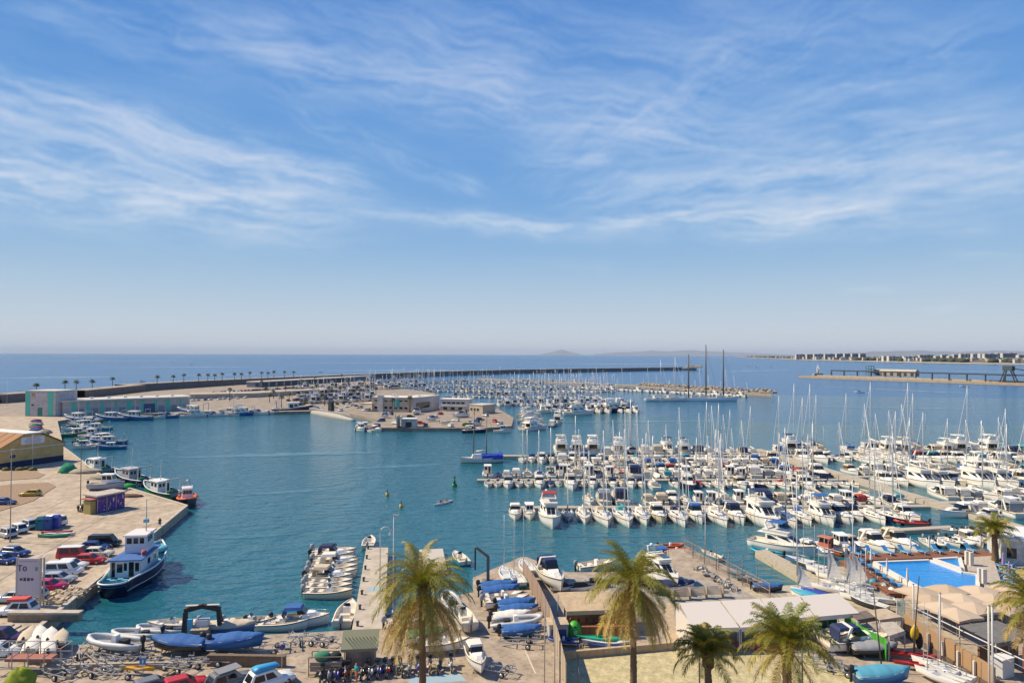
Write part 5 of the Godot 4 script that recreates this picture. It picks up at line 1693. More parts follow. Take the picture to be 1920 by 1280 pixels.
# ---------- cars ----------
func car_colour(n: String) -> Material:
	match n:
		"white": return paint(0.75, 0.75, 0.73, 0.25)
		"silver": return paint(0.48, 0.49, 0.50, 0.28, 0.3)
		"black": return paint(0.015, 0.016, 0.02, 0.2)
		"red": return paint(0.45, 0.025, 0.025, 0.25)
		"blue": return paint(0.03, 0.07, 0.22, 0.25)
		"grey": return paint(0.16, 0.17, 0.18, 0.3)
		"yellow": return paint(0.52, 0.34, 0.03, 0.3)
		"cream": return paint(0.68, 0.62, 0.48, 0.3)
		"magenta": return paint(0.42, 0.015, 0.09, 0.25)
		"purple": return paint(0.06, 0.035, 0.10, 0.25)
	return paint(0.4, 0.4, 0.4, 0.3)

func make_car(key: String, l: float, w: float, h: float, van: bool) -> void:
	var o := loose("van" if van else "car")
	var m := car_colour("white")
	var s := tool(true)
	var rings := []
	var sec := [[-0.5, 0.40, 0.62, 0.80], [-0.47, 0.26, 0.74, 0.93], [-0.30, 0.22, 0.86, 1.0], [0.0, 0.22, 0.92, 1.0], [0.34, 0.22, 0.95, 1.0], [0.47, 0.28, 0.93, 0.95], [0.5, 0.42, 0.84, 0.84]]
	for q in sec:
		var y1: float = q[2] * (1.15 if van else 1.0)
		var hw: float = w / 2 * q[3]
		rings.append(PackedVector3Array([Vector3(-hw * 0.92, q[1], q[0] * l), Vector3(-hw, lerpf(q[1], y1, 0.35), q[0] * l), Vector3(-hw * 0.97, lerpf(q[1], y1, 0.8), q[0] * l), Vector3(-hw * 0.86, y1, q[0] * l), Vector3(hw * 0.86, y1, q[0] * l), Vector3(hw * 0.97, lerpf(q[1], y1, 0.8), q[0] * l), Vector3(hw, lerpf(q[1], y1, 0.35), q[0] * l), Vector3(hw * 0.92, q[1], q[0] * l)]))
	loft(s, rings); part(o, "body", s, m)
	var y0 := 0.86 * (1.15 if van else 1.0)
	var b := [w * 0.41, w * 0.43, -l * (0.36 if van else 0.24), l * 0.485, y0]
	var t := [w * 0.34, w * 0.35, -l * (0.22 if van else 0.06), l * (0.46 if van else 0.38), h - 0.06]
	s = tool(); frustum(s, b, t); part(o, "cabin", s, m)
	for q in [[0, 0.06, 0.94, 0.1, 0.92], [1, 0.16, 0.48, 0.15, 0.85], [1, 0.53, 0.9, 0.15, 0.85], [3, 0.52, 0.84, 0.15, 0.85], [3, 0.1, 0.47, 0.15, 0.85], [2, 0.08, 0.92, 0.15, 0.85]]:
		s = tool(); pane(s, b, t, q[0], q[1], q[2], q[3], q[4], 0.012); part(o, "window", s, glass())
	s = tool(); frustum(s, [t[0] * 1.0, t[1] * 1.0, t[2], t[3], h - 0.06], [t[0] * 0.88, t[1] * 0.88, t[2] + 0.12, t[3] - 0.12, h]); part(o, "roof", s, m)
	for sx in [-1, 1]:
		wheel(o, Vector3(sx * w * 0.44, 0.31, -l * 0.31), 0.31, 0.2); wheel(o, Vector3(sx * w * 0.44, 0.31, l * 0.31), 0.31, 0.2)
		boxpart(o, "headlight", paint(0.7, 0.7, 0.7, 0.1), Vector3(sx * w * 0.34, 0.62, -l * 0.488), Vector3(0.34, 0.14, 0.08))
		boxpart(o, "tail_light", paint(0.3, 0.01, 0.01, 0.2), Vector3(sx * w * 0.38, 0.72, l * 0.49), Vector3(0.2, 0.2, 0.08))
		boxpart(o, "mirror", m, Vector3(sx * w * 0.53, y0 + 0.05, -l * 0.17), Vector3(0.14, 0.12, 0.1))
	boxpart(o, "bumper", paint(0.04, 0.04, 0.042, 0.6), Vector3(0, 0.36, -l * 0.49), Vector3(w * 0.8, 0.14, 0.1))
	boxpart(o, "bumper", paint(0.04, 0.04, 0.042, 0.6), Vector3(0, 0.4, l * 0.495), Vector3(w * 0.8, 0.14, 0.1))
	proto[key] = o

func make_cars() -> void:
	make_car("car", 4.2, 1.78, 1.48, false)
	make_car("suv", 4.6, 1.88, 1.75, false)
	make_car("van", 4.9, 1.92, 1.98, true)
	for n in ["white", "silver", "black", "red", "blue", "grey"]:
		var c: Node3D = proto["car"].duplicate()
		paint_car(c, n)
		var f := melt(c)
		f.name = "car"
		proto["car_far_" + n] = f

func paint_car(c: Node3D, n: String) -> void:
	for p in ["body", "cabin", "roof", "mirror"]:
		dye(c, p, car_colour(n))

func park(key: String, u: float, v: float, turn: float, col: String, label: String, size := 1.0) -> Node3D:
	var c := copy(proto[key], spot(u, v), turn, size)
	paint_car(c, col)
	tag(c, label, "van" if key == "van" else "car", "cars parked on the fishing quay" if u < 260 else "")
	return c

# ---------- a trawler ----------
func make_trawler(key: String, hull: String, house_z: float) -> void:
	var o := loose("fishing_boat")
	var d := {"l": 15.0, "b": 4.6, "fs": 1.6, "fb": 2.9, "dr": 1.2, "tw": 0.75, "full": 2.4, "dip": 0.2, "floor": func(u): return 0.7 if u < 0.72 else 0.3}
	var s := tool(true); hull_skin(s, d); part(o, "hull", s, hull_paint(hull))
	s = tool(); hull_deck(s, d); part(o, "deck", s, grain(0.26, 0.34, 0.36, 0.7, "patch", 0.4))
	s = tool(true); strake(s, d, 0.0, 0.11); part(o, "gunwale", s, paint(0.72, 0.71, 0.68, 0.5))
	var white := paint(0.70, 0.70, 0.68, 0.5)
	var b := [1.3, 1.5, house_z - 2.4, house_z + 1.6, 0.9]; var t := [1.2, 1.45, house_z - 2.1, house_z + 1.6, 3.6]
	s = tool(); frustum(s, b, t); part(o, "wheelhouse", s, white)
	for q in [[0, 0.06, 0.34, 0.55, 0.85], [0, 0.38, 0.62, 0.55, 0.85], [0, 0.66, 0.94, 0.55, 0.85], [1, 0.1, 0.4, 0.55, 0.85], [1, 0.5, 0.85, 0.1, 0.85], [3, 0.6, 0.9, 0.55, 0.85], [3, 0.15, 0.45, 0.55, 0.85], [2, 0.1, 0.35, 0.05, 0.85], [2, 0.45, 0.62, 0.55, 0.85], [2, 0.7, 0.9, 0.55, 0.85]]:
		s = tool(); pane(s, b, t, q[0], q[1], q[2], q[3], q[4]); part(o, "window", s, glass())
	s = tool(); frustum(s, [1.45, 1.7, house_z - 2.6, house_z + 2.0, 3.6], [1.4, 1.65, house_z - 2.5, house_z + 1.9, 3.8]); part(o, "wheelhouse_roof", s, white)
	part(o, "mast", rod(Vector3(0, 3.8, house_z), Vector3(0, 8.4, house_z + 0.3), 0.1, 0.06), paint(0.5, 0.5, 0.48, 0.5))
	s = tool()
	for sx in [-1.6, 1.6]:
		bar(s, Vector3(sx, 1.0, 5.6), Vector3(sx, 4.6, 5.9), 0.18)
	bar(s, Vector3(-1.7, 4.6, 5.9), Vector3(1.7, 4.6, 5.9), 0.2); part(o, "stern_gantry", s, paint(0.45, 0.46, 0.44, 0.6))
	s = tool(true); tube(s, [Vector3(-0.8, 1.3, 4.0), Vector3(0.8, 1.3, 4.0)], [0.5], 10); part(o, "net_drum", s, paint(0.03, 0.18, 0.09, 0.9))
	s = tool(true); ball(s, Vector3(0.5, 1.2, -4.2), Vector3(0.9, 0.5, 0.8), 6); part(o, "net_heap", s, paint(0.05, 0.14, 0.22, 0.95))
	proto[key] = o
	for v in ["a"]:
		proto[key + "_far"] = melt(o)

# ---------- the fishing quay ----------
func heap(called: String, at: Vector3, r: Vector3, m: Material, seed_at: int, label: String, category: String) -> void:
	var q := RandomNumberGenerator.new(); q.seed = seed_at
	var s := tool(true)
	var rings := []
	for i in 7:
		var f := i / 6.0
		var ring := PackedVector3Array()
		for k in 14:
			var a := TAU * k / 14
			var rr := cos(f * PI / 2 * 0.93) * q.randf_range(0.82, 1.15)
			ring.append(Vector3(cos(a) * rr * r.x, r.y * sin(f * PI / 2) * q.randf_range(0.85, 1.1), sin(a) * rr * r.z))
		rings.append(ring)
	loft(s, rings)
	var o := part(self, called, s, m)
	o.position = at
	tag(o, label, category)

func build_left_quay() -> void:
	var r := RandomNumberGenerator.new(); r.seed = 12
	# kerb stone along the edge
	var edge := [plan(-54.2, 78.5), plan(-67.5, 143), plan(-98, 168), plan(-152, 232)]
	var kerb := Node3D.new()
	kerb.name = "quay_kerb"
	kerb.set_meta("kind", "structure")
	add_child(kerb)
	var pale := grain(0.58, 0.50, 0.40, 0.9, "patch", 0.2)
	for i in edge.size() - 1:
		var a: Vector3 = edge[i]; var b: Vector3 = edge[i + 1]
		var n := int(a.distance_to(b) / 3.0)
		for k in n:
			var p := a.lerp(b, (k + 0.5) / n)
			var s := tool()
			box(s, p + Vector3(-0.32, QUAY + 0.12, 0), Vector3(0.6, 0.24, a.distance_to(b) / n - 0.05), Basis.looking_at(b - a, Vector3.UP))
			part(kerb, "kerb_stone", s, pale)
	# the wall and steps at the near corner
	var wall := base("quay_wall", spot(70, 1166), 0)
	boxpart(wall, "coping", pale, Vector3(0.6, 1.0, -0.4), Vector3(8.5, 0.25, 1.0))
	boxpart(wall, "wall", grain(0.36, 0.27, 0.18, 0.95, "patch", 0.2), Vector3(0.6, 0.44, -0.4), Vector3(8.4, 0.88, 0.8))
	tag(wall, "low stone parapet wall at the corner of the fishing quay", "wall")
	var steps := base("quay_steps", spot(52, 1178), 0.0)
	for i in 6:
		boxpart(steps, "step", pale, Vector3(-2.6 + i * 1.05, 0.09, 0.2 + i * 0.3), Vector3(0.62, 0.18, 2.4))
	tag(steps, "row of pale stone steps below the corner parapet", "steps")
	# rubble along the edge near the corner
	rubble("rubble", spot(88, 1132), spot(150, 1104), 130, 2.6, "heap of broken stone between parked cars and the quay edge", 0.55)
	# the big blue boat
	big_blue_boat()
	# more fishing boats behind it
	for q in [[182, 884, 1.0, 0.9, "dark", 1.0, "white-topped grey trawler with rails, leftmost on the fishing quay"], [246, 906, 1.05, 1.0, "navy", 0.0, "navy-hulled patrol boat with grey wheelhouse on the fishing quay"], [300, 930, 1.0, 0.95, "green", 2.0, "green and white trawler heaped with nets behind the orange boat"]]:
		var c := copy(proto["trawler"], spot(q[0], q[1], 0), q[3], q[2])
		dye(c, "hull", hull_paint(q[4]))
		if q[4] == "navy":
			dye(c, "wheelhouse", paint(0.40, 0.40, 0.42, 0.5))
		tag(c, q[6], "fishing boat")
	orange_boat()
	# small craft clutter along the quay farther off
	var k := 0
	for i in 30:
		var t := i / 29.0
		var p := plan(lerpf(-150, -212, t) + r.randf_range(2, 12), lerpf(238, 326, t) + r.randf_range(-3, 3))
		var key: String = ["trawler", "pilot", "open", "trawler", "cabin"][i % 5]
		var c := boat(key, p, -0.9 + r.randf_range(-0.35, 0.35) + (PI if r.randf() < 0.4 else 0.0), [0.6, 1.2, 1.3, 0.75, 1.3][i % 5] * r.randf_range(0.85, 1.15), ["royal blue", "green", "white"][i % 3], ["blue", "", "turquoise", "", "", "green", "cream", "navy"][i % 8])
		tag(c, "small working boat rafted along the left quay, %s from the fish store" % nth(i), "fishing boat", "working boats rafted along the left quay")
	for i in 12:
		var p := plan(lerpf(-156, -216, i / 11.0) - r.randf_range(2, 8), lerpf(232, 320, i / 11.0) + r.randf_range(-2, 2), QUAY)
		var col: Color = [Color(0.03, 0.22, 0.12), Color(0.35, 0.3, 0.22), Color(0.03, 0.07, 0.25), Color(0.25, 0.06, 0.15)][i % 4]
		heap("net_heap", p, Vector3(r.randf_range(2, 3.4), r.randf_range(0.8, 1.7), 2.2), grain(col.r, col.g, col.b, 0.95, "fine", 1.2), i + 40, "%s fishing net heap on the left quay, %s beyond the fish store" % [["green", "tan", "blue", "purple"][i % 4], nth(i)], "net heap")
	heap("net_heap", spot(127, 885), Vector3(2.3, 2.4, 2.0), grain(0.02, 0.26, 0.14, 0.95, "fine", 1.2), 3, "large bright green net heap at the fish store corner", "net heap")
	heap("net_heap", spot(160, 886), Vector3(4.6, 1.2, 2.2), grain(0.42, 0.36, 0.26, 0.95, "fine", 1.2), 4, "long tan net heap beside the green one", "net heap")
	heap("net_heap", spot(190, 897), Vector3(4.2, 1.0, 2.2), grain(0.40, 0.34, 0.25, 0.95, "fine", 1.2), 9, "low tan net heap before the grey trawler", "net heap")
	heap("net_heap", spot(240, 914), Vector3(2.0, 1.0, 1.6), grain(0.02, 0.30, 0.08, 0.95, "fine", 1.2), 6, "bright green net heap above the poster kiosk", "net heap")
	heap("net_heap", spot(242, 931), Vector3(3.0, 0.6, 1.2), grain(0.16, 0.09, 0.06, 0.95, "fine", 1.2), 7, "brown net heap right of the poster kiosk", "net heap")
	# a grey work boat on the hard above the kiosk
	var wb := copy(proto["pilot"], spot(200, 918) + Vector3(0, 0.5, 0), -1.5, 1.15)
	dye(wb, "hull", paint(0.30, 0.34, 0.42, 0.5))
	tag(wb, "grey work boat ashore behind the poster kiosk", "motorboat")
	kiosk()
	# scooters by the kiosk
	make_bike()
	for i in 4:
		var c := copy(proto["bike"], spot(146 + i * 6, 958 - i * 1.5), 0.5 + 0.3 * i, 1.1)
		tag(c, "dark scooter left of the poster kiosk, %s of four from the left" % nth(i), "scooter", "scooters by the poster kiosk")
	# lamp posts
	lamp_post(spot(150, 951), 14.5, "tall dark lamp post left of the poster kiosk", 0.0, paint(0.10, 0.09, 0.07, 0.6))
	lamp_post(spot(18, 1016), 15.5, "tall lamp post among the silver cars at left edge", 0.0, paint(0.30, 0.29, 0.26, 0.6))
	lamp_post(spot(60, 876), 9.0, "pale lamp post before the fish store", 0.0)
	# cars
	var L := PI / 2
	for q in [["car", 56, 930, L + 0.15, "yellow", "yellow hatchback parked alone on the brown verge"], ["car", 8, 946, -L + 0.05, "blue", "dark navy car at the left edge below the yellow one"],
		["suv", 10, 1006, L - 0.5, "silver", "silver car leftmost in the upper quay row"], ["suv", 30, 998, L - 0.5, "white", "white car second in the upper quay row"], ["suv", 50, 990, L - 0.5, "silver", "silver car third in the upper quay row"], ["van", 100, 985, L - 0.3, "white", "white van with dark sides behind the blue recycling bins"],
		["car", 28, 1042, -L - 0.1, "blue", "dark blue car in the left group above the billboard"], ["car", 6, 1056, -L - 0.1, "blue", "blue car cut by the left edge above the billboard"],
		["van", 195, 1024, -L + 0.1, "black", "black van nearest the big blue boat"], ["car", 178, 1031, -L + 0.1, "blue", "dark blue car just below the black van"], ["van", 140, 1047, -L + 0.12, "red", "red minibus with white roof in the quay row"], ["car", 184, 1043, -L + 0.1, "cream", "cream car right of the red minibus"], ["car", 168, 1056, -L + 0.1, "red", "red car below the red minibus"],
		["van", 118, 1078, -L + 0.12, "white", "white van in the middle of the quay row"], ["car", 134, 1066, -L + 0.12, "white", "white car above the white van"], ["car", 110, 1092, -L + 0.1, "silver", "silver car with dark glass below the white van"], ["car", 92, 1106, -L + 0.12, "magenta", "magenta car right of the billboard"], ["car", 22, 1128, L + 0.05, "silver", "silver car left of the billboard post"], ["car", 54, 1124, L + 0.05, "silver", "silver car partly behind the billboard"],
		["suv", 30, 1152, L + 0.08, "white", "white estate car with red roof load by the parapet"], ["suv", 6, 1206, -L + 0.15, "purple", "dark purple car below the quay steps"], ["car", -2, 1230, -L + 0.2, "white", "white car at the left edge below the purple one"]]:
		var c := park(q[0], q[1], q[2], q[3], q[4], q[5])
		if q[0] == "van" and q[4] == "red":
			dye(c, "roof", car_colour("white"))
		if String(q[5]).contains("red roof load"):
			boxpart(c, "roof_load", paint(0.55, 0.07, 0.06, 0.6), Vector3(0, 1.9, 0.3), Vector3(1.2, 0.3, 2.2))
	# recycling bins
	k = 0
	for q in [[76, 993, Color(0.01, 0.16, 0.22)], [90, 993, Color(0.01, 0.07, 0.26)], [104, 990, Color(0.05, 0.07, 0.36)]]:
		var o := base("recycling_bin", spot(q[0], q[1]), 0.2)
		var m := paint(q[2].r, q[2].g, q[2].b, 0.5)
		var s := tool(); frustum(s, [0.65, 0.65, -0.6, 0.6, 0.1], [0.72, 0.72, -0.65, 0.65, 2.0]); part(o, "bin_body", s, m)
		s = tool(); frustum(s, [0.72, 0.72, -0.65, 0.65, 2.0], [0.45, 0.45, -0.4, 0.4, 2.4]); part(o, "lid", s, m)
		boxpart(o, "slot", paint(0.02, 0.02, 0.02, 0.6), Vector3(0, 1.75, 0.66), Vector3(0.5, 0.2, 0.06))
		tag(o, ["teal recycling bin, leftmost of three on the quay", "dark blue recycling bin, middle of three on the quay", "violet blue recycling bin, rightmost of three on the quay"][k], "recycling bin", "recycling bins on the quay")
		k += 1
	# kayak rack lying on the ground
	for q in [[106, 1001, "red", Color(0.45, 0.03, 0.03)], [112, 1004.5, "white", Color(0.7, 0.7, 0.68)], [100, 1007, "green", Color(0.05, 0.25, 0.15)]]:
		var c := copy(proto["kayak"], spot(q[0], q[1]) + Vector3(0, 0.14, 0), -1.5, 1.5)
		dye(c, "hull", paint(q[3].r, q[3].g, q[3].b, 0.4)); dye(c, "deck", paint(q[3].r, q[3].g, q[3].b, 0.5))
		tag(c, "%s kayak lying on the quay before the recycling bins" % q[2], "kayak")
	billboard()
	person("person in dark clothes standing at the quay edge", spot(299, 988), 0.6, "walk", Color(0.03, 0.04, 0.06), Color(0.03, 0.04, 0.09))
	# brown verge and painted bays
	structure("verge", slab(ring_of([[-40, 915], [20, 908], [90, 905], [104, 912], [60, 940], [0, 958], [-40, 966]]), QUAY - 0.05, QUAY + 0.1), grain(0.36, 0.24, 0.15, 0.95, "patch", 0.3))
	structure("verge", slab(ring_of([[-40, 888], [60, 881], [84, 890], [70, 897], [-40, 904]]), QUAY - 0.05, QUAY + 0.1), grain(0.37, 0.26, 0.16, 0.95, "patch", 0.3))
	for i in 6:
		heap("bush", spot(-2 + i * 12.5, 880 + (i % 2) * 2), Vector3(1.1, 0.9, 1.0), grain(0.16, 0.14, 0.04, 0.95, "fine", 2.0), i + 70, "dry olive bush before the fish store, %s from left" % nth(i), "bush")
	for i in 9:
		var a := spot(20 + i * 15, 1062 - i * 5); var b := spot(52 + i * 15, 1046 - i * 4.6)
		var s := tool(); bar(s, a + Vector3(0, 0.004, 0), b + Vector3(0, 0.004, 0), 0.14, 0.012); var o := part(self, "bay_line", s, paint(0.62, 0.60, 0.56, 0.8)); o.set_meta("kind", "structure")

func rubble(called: String, a: Vector3, b: Vector3, count: int, spread: float, label: String, big: float) -> void:
	var r := RandomNumberGenerator.new(); r.seed = count
	var s := tool()
	var side := (b - a).cross(Vector3.UP).normalized()
	for i in count:
		var p := a.lerp(b, r.randf()) + side * r.randf_range(-1, 1) * spread
		var z := r.randf_range(0.35, 1.3) * big
		box(s, p + Vector3(0, z * 0.25, 0), Vector3(z, z * 0.7, z * r.randf_range(0.6, 1.4)), Basis.from_euler(Vector3(r.randf_range(-0.5, 0.5), r.randf() * 6, r.randf_range(-0.5, 0.5))))
	var o := part(self, called, s, grain(0.55, 0.44, 0.30, 0.95, "patch", 0.5))
	tag(o, label, "rubble", "", "stuff")

func big_blue_boat() -> void:
	# near end is the round stern
	var o := base("fishing_boat", plan(-55.2, 101.8), 0.12)
	var navy := paint(0.012, 0.014, 0.045, 0.3)
	var d := {"l": 17.0, "b": 6.0, "fs": 2.2, "fb": 3.3, "dr": 1.2, "tw": 0.62, "full": 2.3, "dip": 0.15, "n": 16, "floor": func(u): return 0.8 if u < 0.7 else 0.35}
	var s := tool(true); hull_skin(s, d)
	# the rounded stern below the rail
	var rings := []
	for i in 9:
		var a := -PI / 2 + PI * i / 8.0
		rings.append(PackedVector3Array([Vector3(sin(a) * 1.86, 2.2, 8.5 + cos(a) * 1.3), Vector3(sin(a) * 1.6, 1.0, 8.3 + cos(a) * 0.9), Vector3(sin(a) * 0.9, -0.6, 8.1 + cos(a) * 0.3)]))
	loft(s, rings, false, false)
	part(o, "hull", s, navy)
	s = tool(); hull_deck(s, d); part(o, "deck", s, grain(0.16, 0.42, 0.52, 0.7, "patch", 0.3))
	s = tool(true); strake(s, d, 0.0, 0.14)
	var pts := []
	for i in 9:
		var a := -PI / 2 + PI * i / 8.0
		pts.append(Vector3(sin(a) * 1.86, 2.2, 8.5 + cos(a) * 1.3))
	tube(s, pts, [0.14], 5)
	part(o, "gunwale", s, paint(0.74, 0.74, 0.70, 0.5))
	s = tool(); var fan := []
	for i in 8:
		tri(s, Vector3(0, 1.75, 8.4), pts[i] - Vector3(0, 0.45, 0), pts[i + 1] - Vector3(0, 0.45, 0))
	part(o, "stern_deck", s, paint(0.16, 0.42, 0.52, 0.7))
	s = tool(true); strake(s, d, 1.3, 0.06); part(o, "white_line", s, paint(0.6, 0.6, 0.64, 0.5))
	var white := paint(0.64, 0.64, 0.66, 0.55)
	var b := [1.7, 2.1, -2.6, 4.6, 1.5]; var t := [1.7, 2.1, -2.6, 4.6, 3.9]
	s = tool(); frustum(s, b, t); part(o, "deckhouse", s, white)
	for q in [[2, 0.06, 0.2, 0.35, 0.85], [2, 0.24, 0.4, 0.05, 0.9], [2, 0.46, 0.56, 0.4, 0.85], [2, 0.6, 0.78, 0.3, 0.8], [2, 0.84, 0.95, 0.05, 0.9], [1, 0.15, 0.3, 0.45, 0.8], [1, 0.5, 0.65, 0.45, 0.8], [3, 0.3, 0.45, 0.45, 0.8], [3, 0.6, 0.75, 0.45, 0.8]]:
		s = tool(); pane(s, b, t, q[0], q[1], q[2], q[3], q[4]); part(o, "window", s, glass())
	s = tool(); frustum(s, [1.9, 2.3, -3.0, 5.0, 3.9], [1.9, 2.3, -3.0, 5.0, 4.05]); part(o, "boat_deck", s, paint(0.05, 0.13, 0.36, 0.6))
	b = [1.3, 1.5, -2.2, 1.4, 4.05]; t = [1.25, 1.45, -1.9, 1.4, 6.5]
	s = tool(); frustum(s, b, t); part(o, "wheelhouse", s, white)
	for q in [[2, 0.1, 0.3, 0.55, 0.88], [2, 0.38, 0.6, 0.55, 0.88], [2, 0.68, 0.92, 0.55, 0.88], [1, 0.2, 0.8, 0.55, 0.88], [3, 0.2, 0.8, 0.55, 0.88], [0, 0.1, 0.9, 0.55, 0.88]]:
		s = tool(); pane(s, b, t, q[0], q[1], q[2], q[3], q[4]); part(o, "window", s, glass())
	s = tool(); frustum(s, [1.5, 1.7, -2.5, 1.8, 6.5], [1.45, 1.65, -2.4, 1.7, 6.7]); part(o, "wheelhouse_roof", s, paint(0.66, 0.62, 0.6, 0.6))
	for sx in [-1, 1]:
		boxpart(o, "ladder", paint(0.6, 0.58, 0.58, 0.5), Vector3(sx * 1.95, 2.8, 4.8), Vector3(0.1, 2.4, 0.1))
		s = tool(true); tube(s, [Vector3(sx * 2.2, 4.05, 4.9), Vector3(sx * 2.2, 5.0, 4.9), Vector3(sx * 1.9, 5.0, -2.9), Vector3(sx * 1.9, 4.05, -2.9)], [0.035], 4); part(o, "rail", s, paint(0.6, 0.65, 0.7, 0.5))
	part(o, "mast", rod(Vector3(0.6, 6.7, -0.8), Vector3(0.6, 11.5, -0.8), 0.09, 0.05), paint(0.4, 0.42, 0.44, 0.5))
	boxpart(o, "radar", paint(0.15, 0.42, 0.55, 0.5), Vector3(0.6, 8.2, -0.8), Vector3(0.7, 0.5, 0.4))
	for i in 5:
		boxpart(o, "fish_crate", paint(0.12, 0.38, 0.5, 0.6), Vector3(-1.6 + i * 0.8, 1.7, 6.3 + 0.5 * (i % 2)), Vector3(0.7, 0.4, 0.5))
	s = tool(true); ball(s, Vector3(1.2, 3.0, -4.6), Vector3(1.2, 0.5, 1.3), 6); part(o, "net_heap", s, paint(0.12, 0.42, 0.52, 0.9))
	s = tool(true); ball(s, Vector3(1.7, 4.5, 2.8), Vector3(0.4, 0.4, 0.4), 6); part(o, "float_bundle", s, paint(0.5, 0.06, 0.05, 0.7))
	part(o, "mooring_rope", rod(Vector3(-1.6, 2.2, 9.2), Vector3(-4.0, 1.6, 12.5), 0.05), paint(0.5, 0.46, 0.36, 0.9))
	tag(o, "large navy-hulled fishing boat with white deckhouse and blue decks at the quay", "fishing boat")

func orange_boat() -> void:
	var a := spot(330, 950, 0)
	var o := base("pilot_boat", Vector3(a.x + 1.2, 0, a.z - 2.5), -2.7)
	var d := {"l": 11.0, "b": 4.0, "fs": 1.3, "fb": 2.3, "dr": 0.8, "tw": 0.8, "full": 2.4, "floor": func(u): return 0.3 if u < 0.6 else 0.1}
	var s := tool(true); hull_skin(s, d); part(o, "hull", s, paint(0.02, 0.022, 0.03, 0.4))
	s = tool(); hull_deck(s, d); part(o, "deck", s, paint(0.60, 0.13, 0.03, 0.6))
	s = tool(true); strake(s, d, 0.1, 0.2); part(o, "fender_rail", s, paint(0.58, 0.12, 0.03, 0.6))
	var b := [1.1, 1.2, -0.4, 2.8, 1.2]; var t := [0.95, 1.1, -0.1, 2.6, 3.4]
	s = tool(); frustum(s, b, t); part(o, "wheelhouse", s, paint(0.66, 0.65, 0.66, 0.45))
	for q in [[0, 0.06, 0.34, 0.5, 0.85], [0, 0.38, 0.62, 0.5, 0.85], [0, 0.66, 0.94, 0.5, 0.85], [1, 0.1, 0.45, 0.5, 0.85], [1, 0.55, 0.9, 0.5, 0.85], [3, 0.55, 0.9, 0.5, 0.85], [3, 0.1, 0.45, 0.5, 0.85]]:
		s = tool(); pane(s, b, t, q[0], q[1], q[2], q[3], q[4]); part(o, "window", s, glass())
	s = tool(); frustum(s, [1.05, 1.2, -0.3, 2.8, 3.4], [1.0, 1.1, -0.1, 2.6, 3.6]); part(o, "wheelhouse_roof", s, paint(0.66, 0.65, 0.62, 0.5))
	s = tool()
	for sx in [-0.7, 0.7]: bar(s, Vector3(sx, 3.6, 1.6), Vector3(sx * 0.4, 5.4, 1.9), 0.08)
	bar(s, Vector3(-0.6, 4.6, 1.75), Vector3(0.6, 4.6, 1.75), 0.1); part(o, "mast", s, paint(0.3, 0.3, 0.3, 0.5))
	s = tool(true); ball(s, Vector3(0, 4.9, 1.75), Vector3(0.32, 0.24, 0.32), 6); part(o, "radar_dome", s, paint(0.65, 0.65, 0.63, 0.4))
	s = tool(true); rail(s, d, 0.4, 0.98, 0.8); part(o, "guard_rail", s, paint(0.5, 0.2, 0.1, 0.5))
	tag(o, "orange-decked pilot boat with white wheelhouse at the quay corner", "pilot boat")

func poster_image(seed_at: int) -> ImageTexture:
	var r := RandomNumberGenerator.new(); r.seed = seed_at
	var im := Image.create(96, 64, false, Image.FORMAT_RGB8)
	im.fill(Color8(70, 50, 130))
	for i in 26:
		var c: Color = [Color8(120, 60, 150), Color8(210, 190, 205), Color8(60, 50, 150), Color8(190, 90, 60), Color8(120, 160, 170), Color8(40, 30, 80), Color8(180, 60, 90)][r.randi() % 7]
		im.fill_rect(Rect2i(r.randi_range(0, 90), r.randi_range(0, 58), r.randi_range(3, 20), r.randi_range(3, 18)), c)
	return ImageTexture.create_from_image(im)

func kiosk() -> void:
	var a := spot(181, 963); var b := spot(233, 952)
	var o := along("poster_kiosk", a, b)
	var w := a.distance_to(b)
	boxpart(o, "wall", paint(0.06, 0.045, 0.14, 0.6), Vector3(w / 2, 1.6, -1.9), Vector3(w, 3.2, 3.8))
	boxpart(o, "roof", grain(0.58, 0.50, 0.44, 0.9, "patch", 0.3), Vector3(w / 2, 3.4, -1.9), Vector3(w + 0.5, 0.3, 4.4))
	for k in 3:
		var m := StandardMaterial3D.new()
		m.albedo_texture = poster_image(k + 3); m.roughness = 0.6
		var pm := PlaneMesh.new(); pm.size = Vector2(w / 3 - 0.3, 2.6); pm.orientation = PlaneMesh.FACE_Z; pm.material = m
		piece(o, "poster", pm, Transform3D(Basis.IDENTITY, Vector3(w * (k + 0.5) / 3, 1.6, 0.03)))
		boxpart(o, "poster_frame", paint(0.4, 0.36, 0.4, 0.6), Vector3(w * k / 3 + 0.04, 1.6, 0.05), Vector3(0.1, 2.9, 0.1))
	boxpart(o, "side_counter", paint(0.35, 0.28, 0.10, 0.7), Vector3(-0.6, 1.3, -1.4), Vector3(1.1, 2.6, 2.2))
	boxpart(o, "awning", paint(0.35, 0.12, 0.10, 0.7), Vector3(-0.6, 2.9, -1.4), Vector3(1.6, 0.15, 3.0))
	tag(o, "low kiosk covered in purple posters with a flat pale roof", "kiosk")

func lettering(parent: Node, called: String, text: String, size: float, at: Vector3, m: Material) -> void:
	var t := TextMesh.new()
	t.text = text
	t.font_size = 64
	t.pixel_size = size / 64.0
	t.depth = 0.02
	t.material = m
	var f := SystemFont.new(); f.font_names = PackedStringArray(["Droid Sans"]); f.font_weight = 700
	t.font = f
	piece(parent, called, t, Transform3D(Basis.IDENTITY, at))

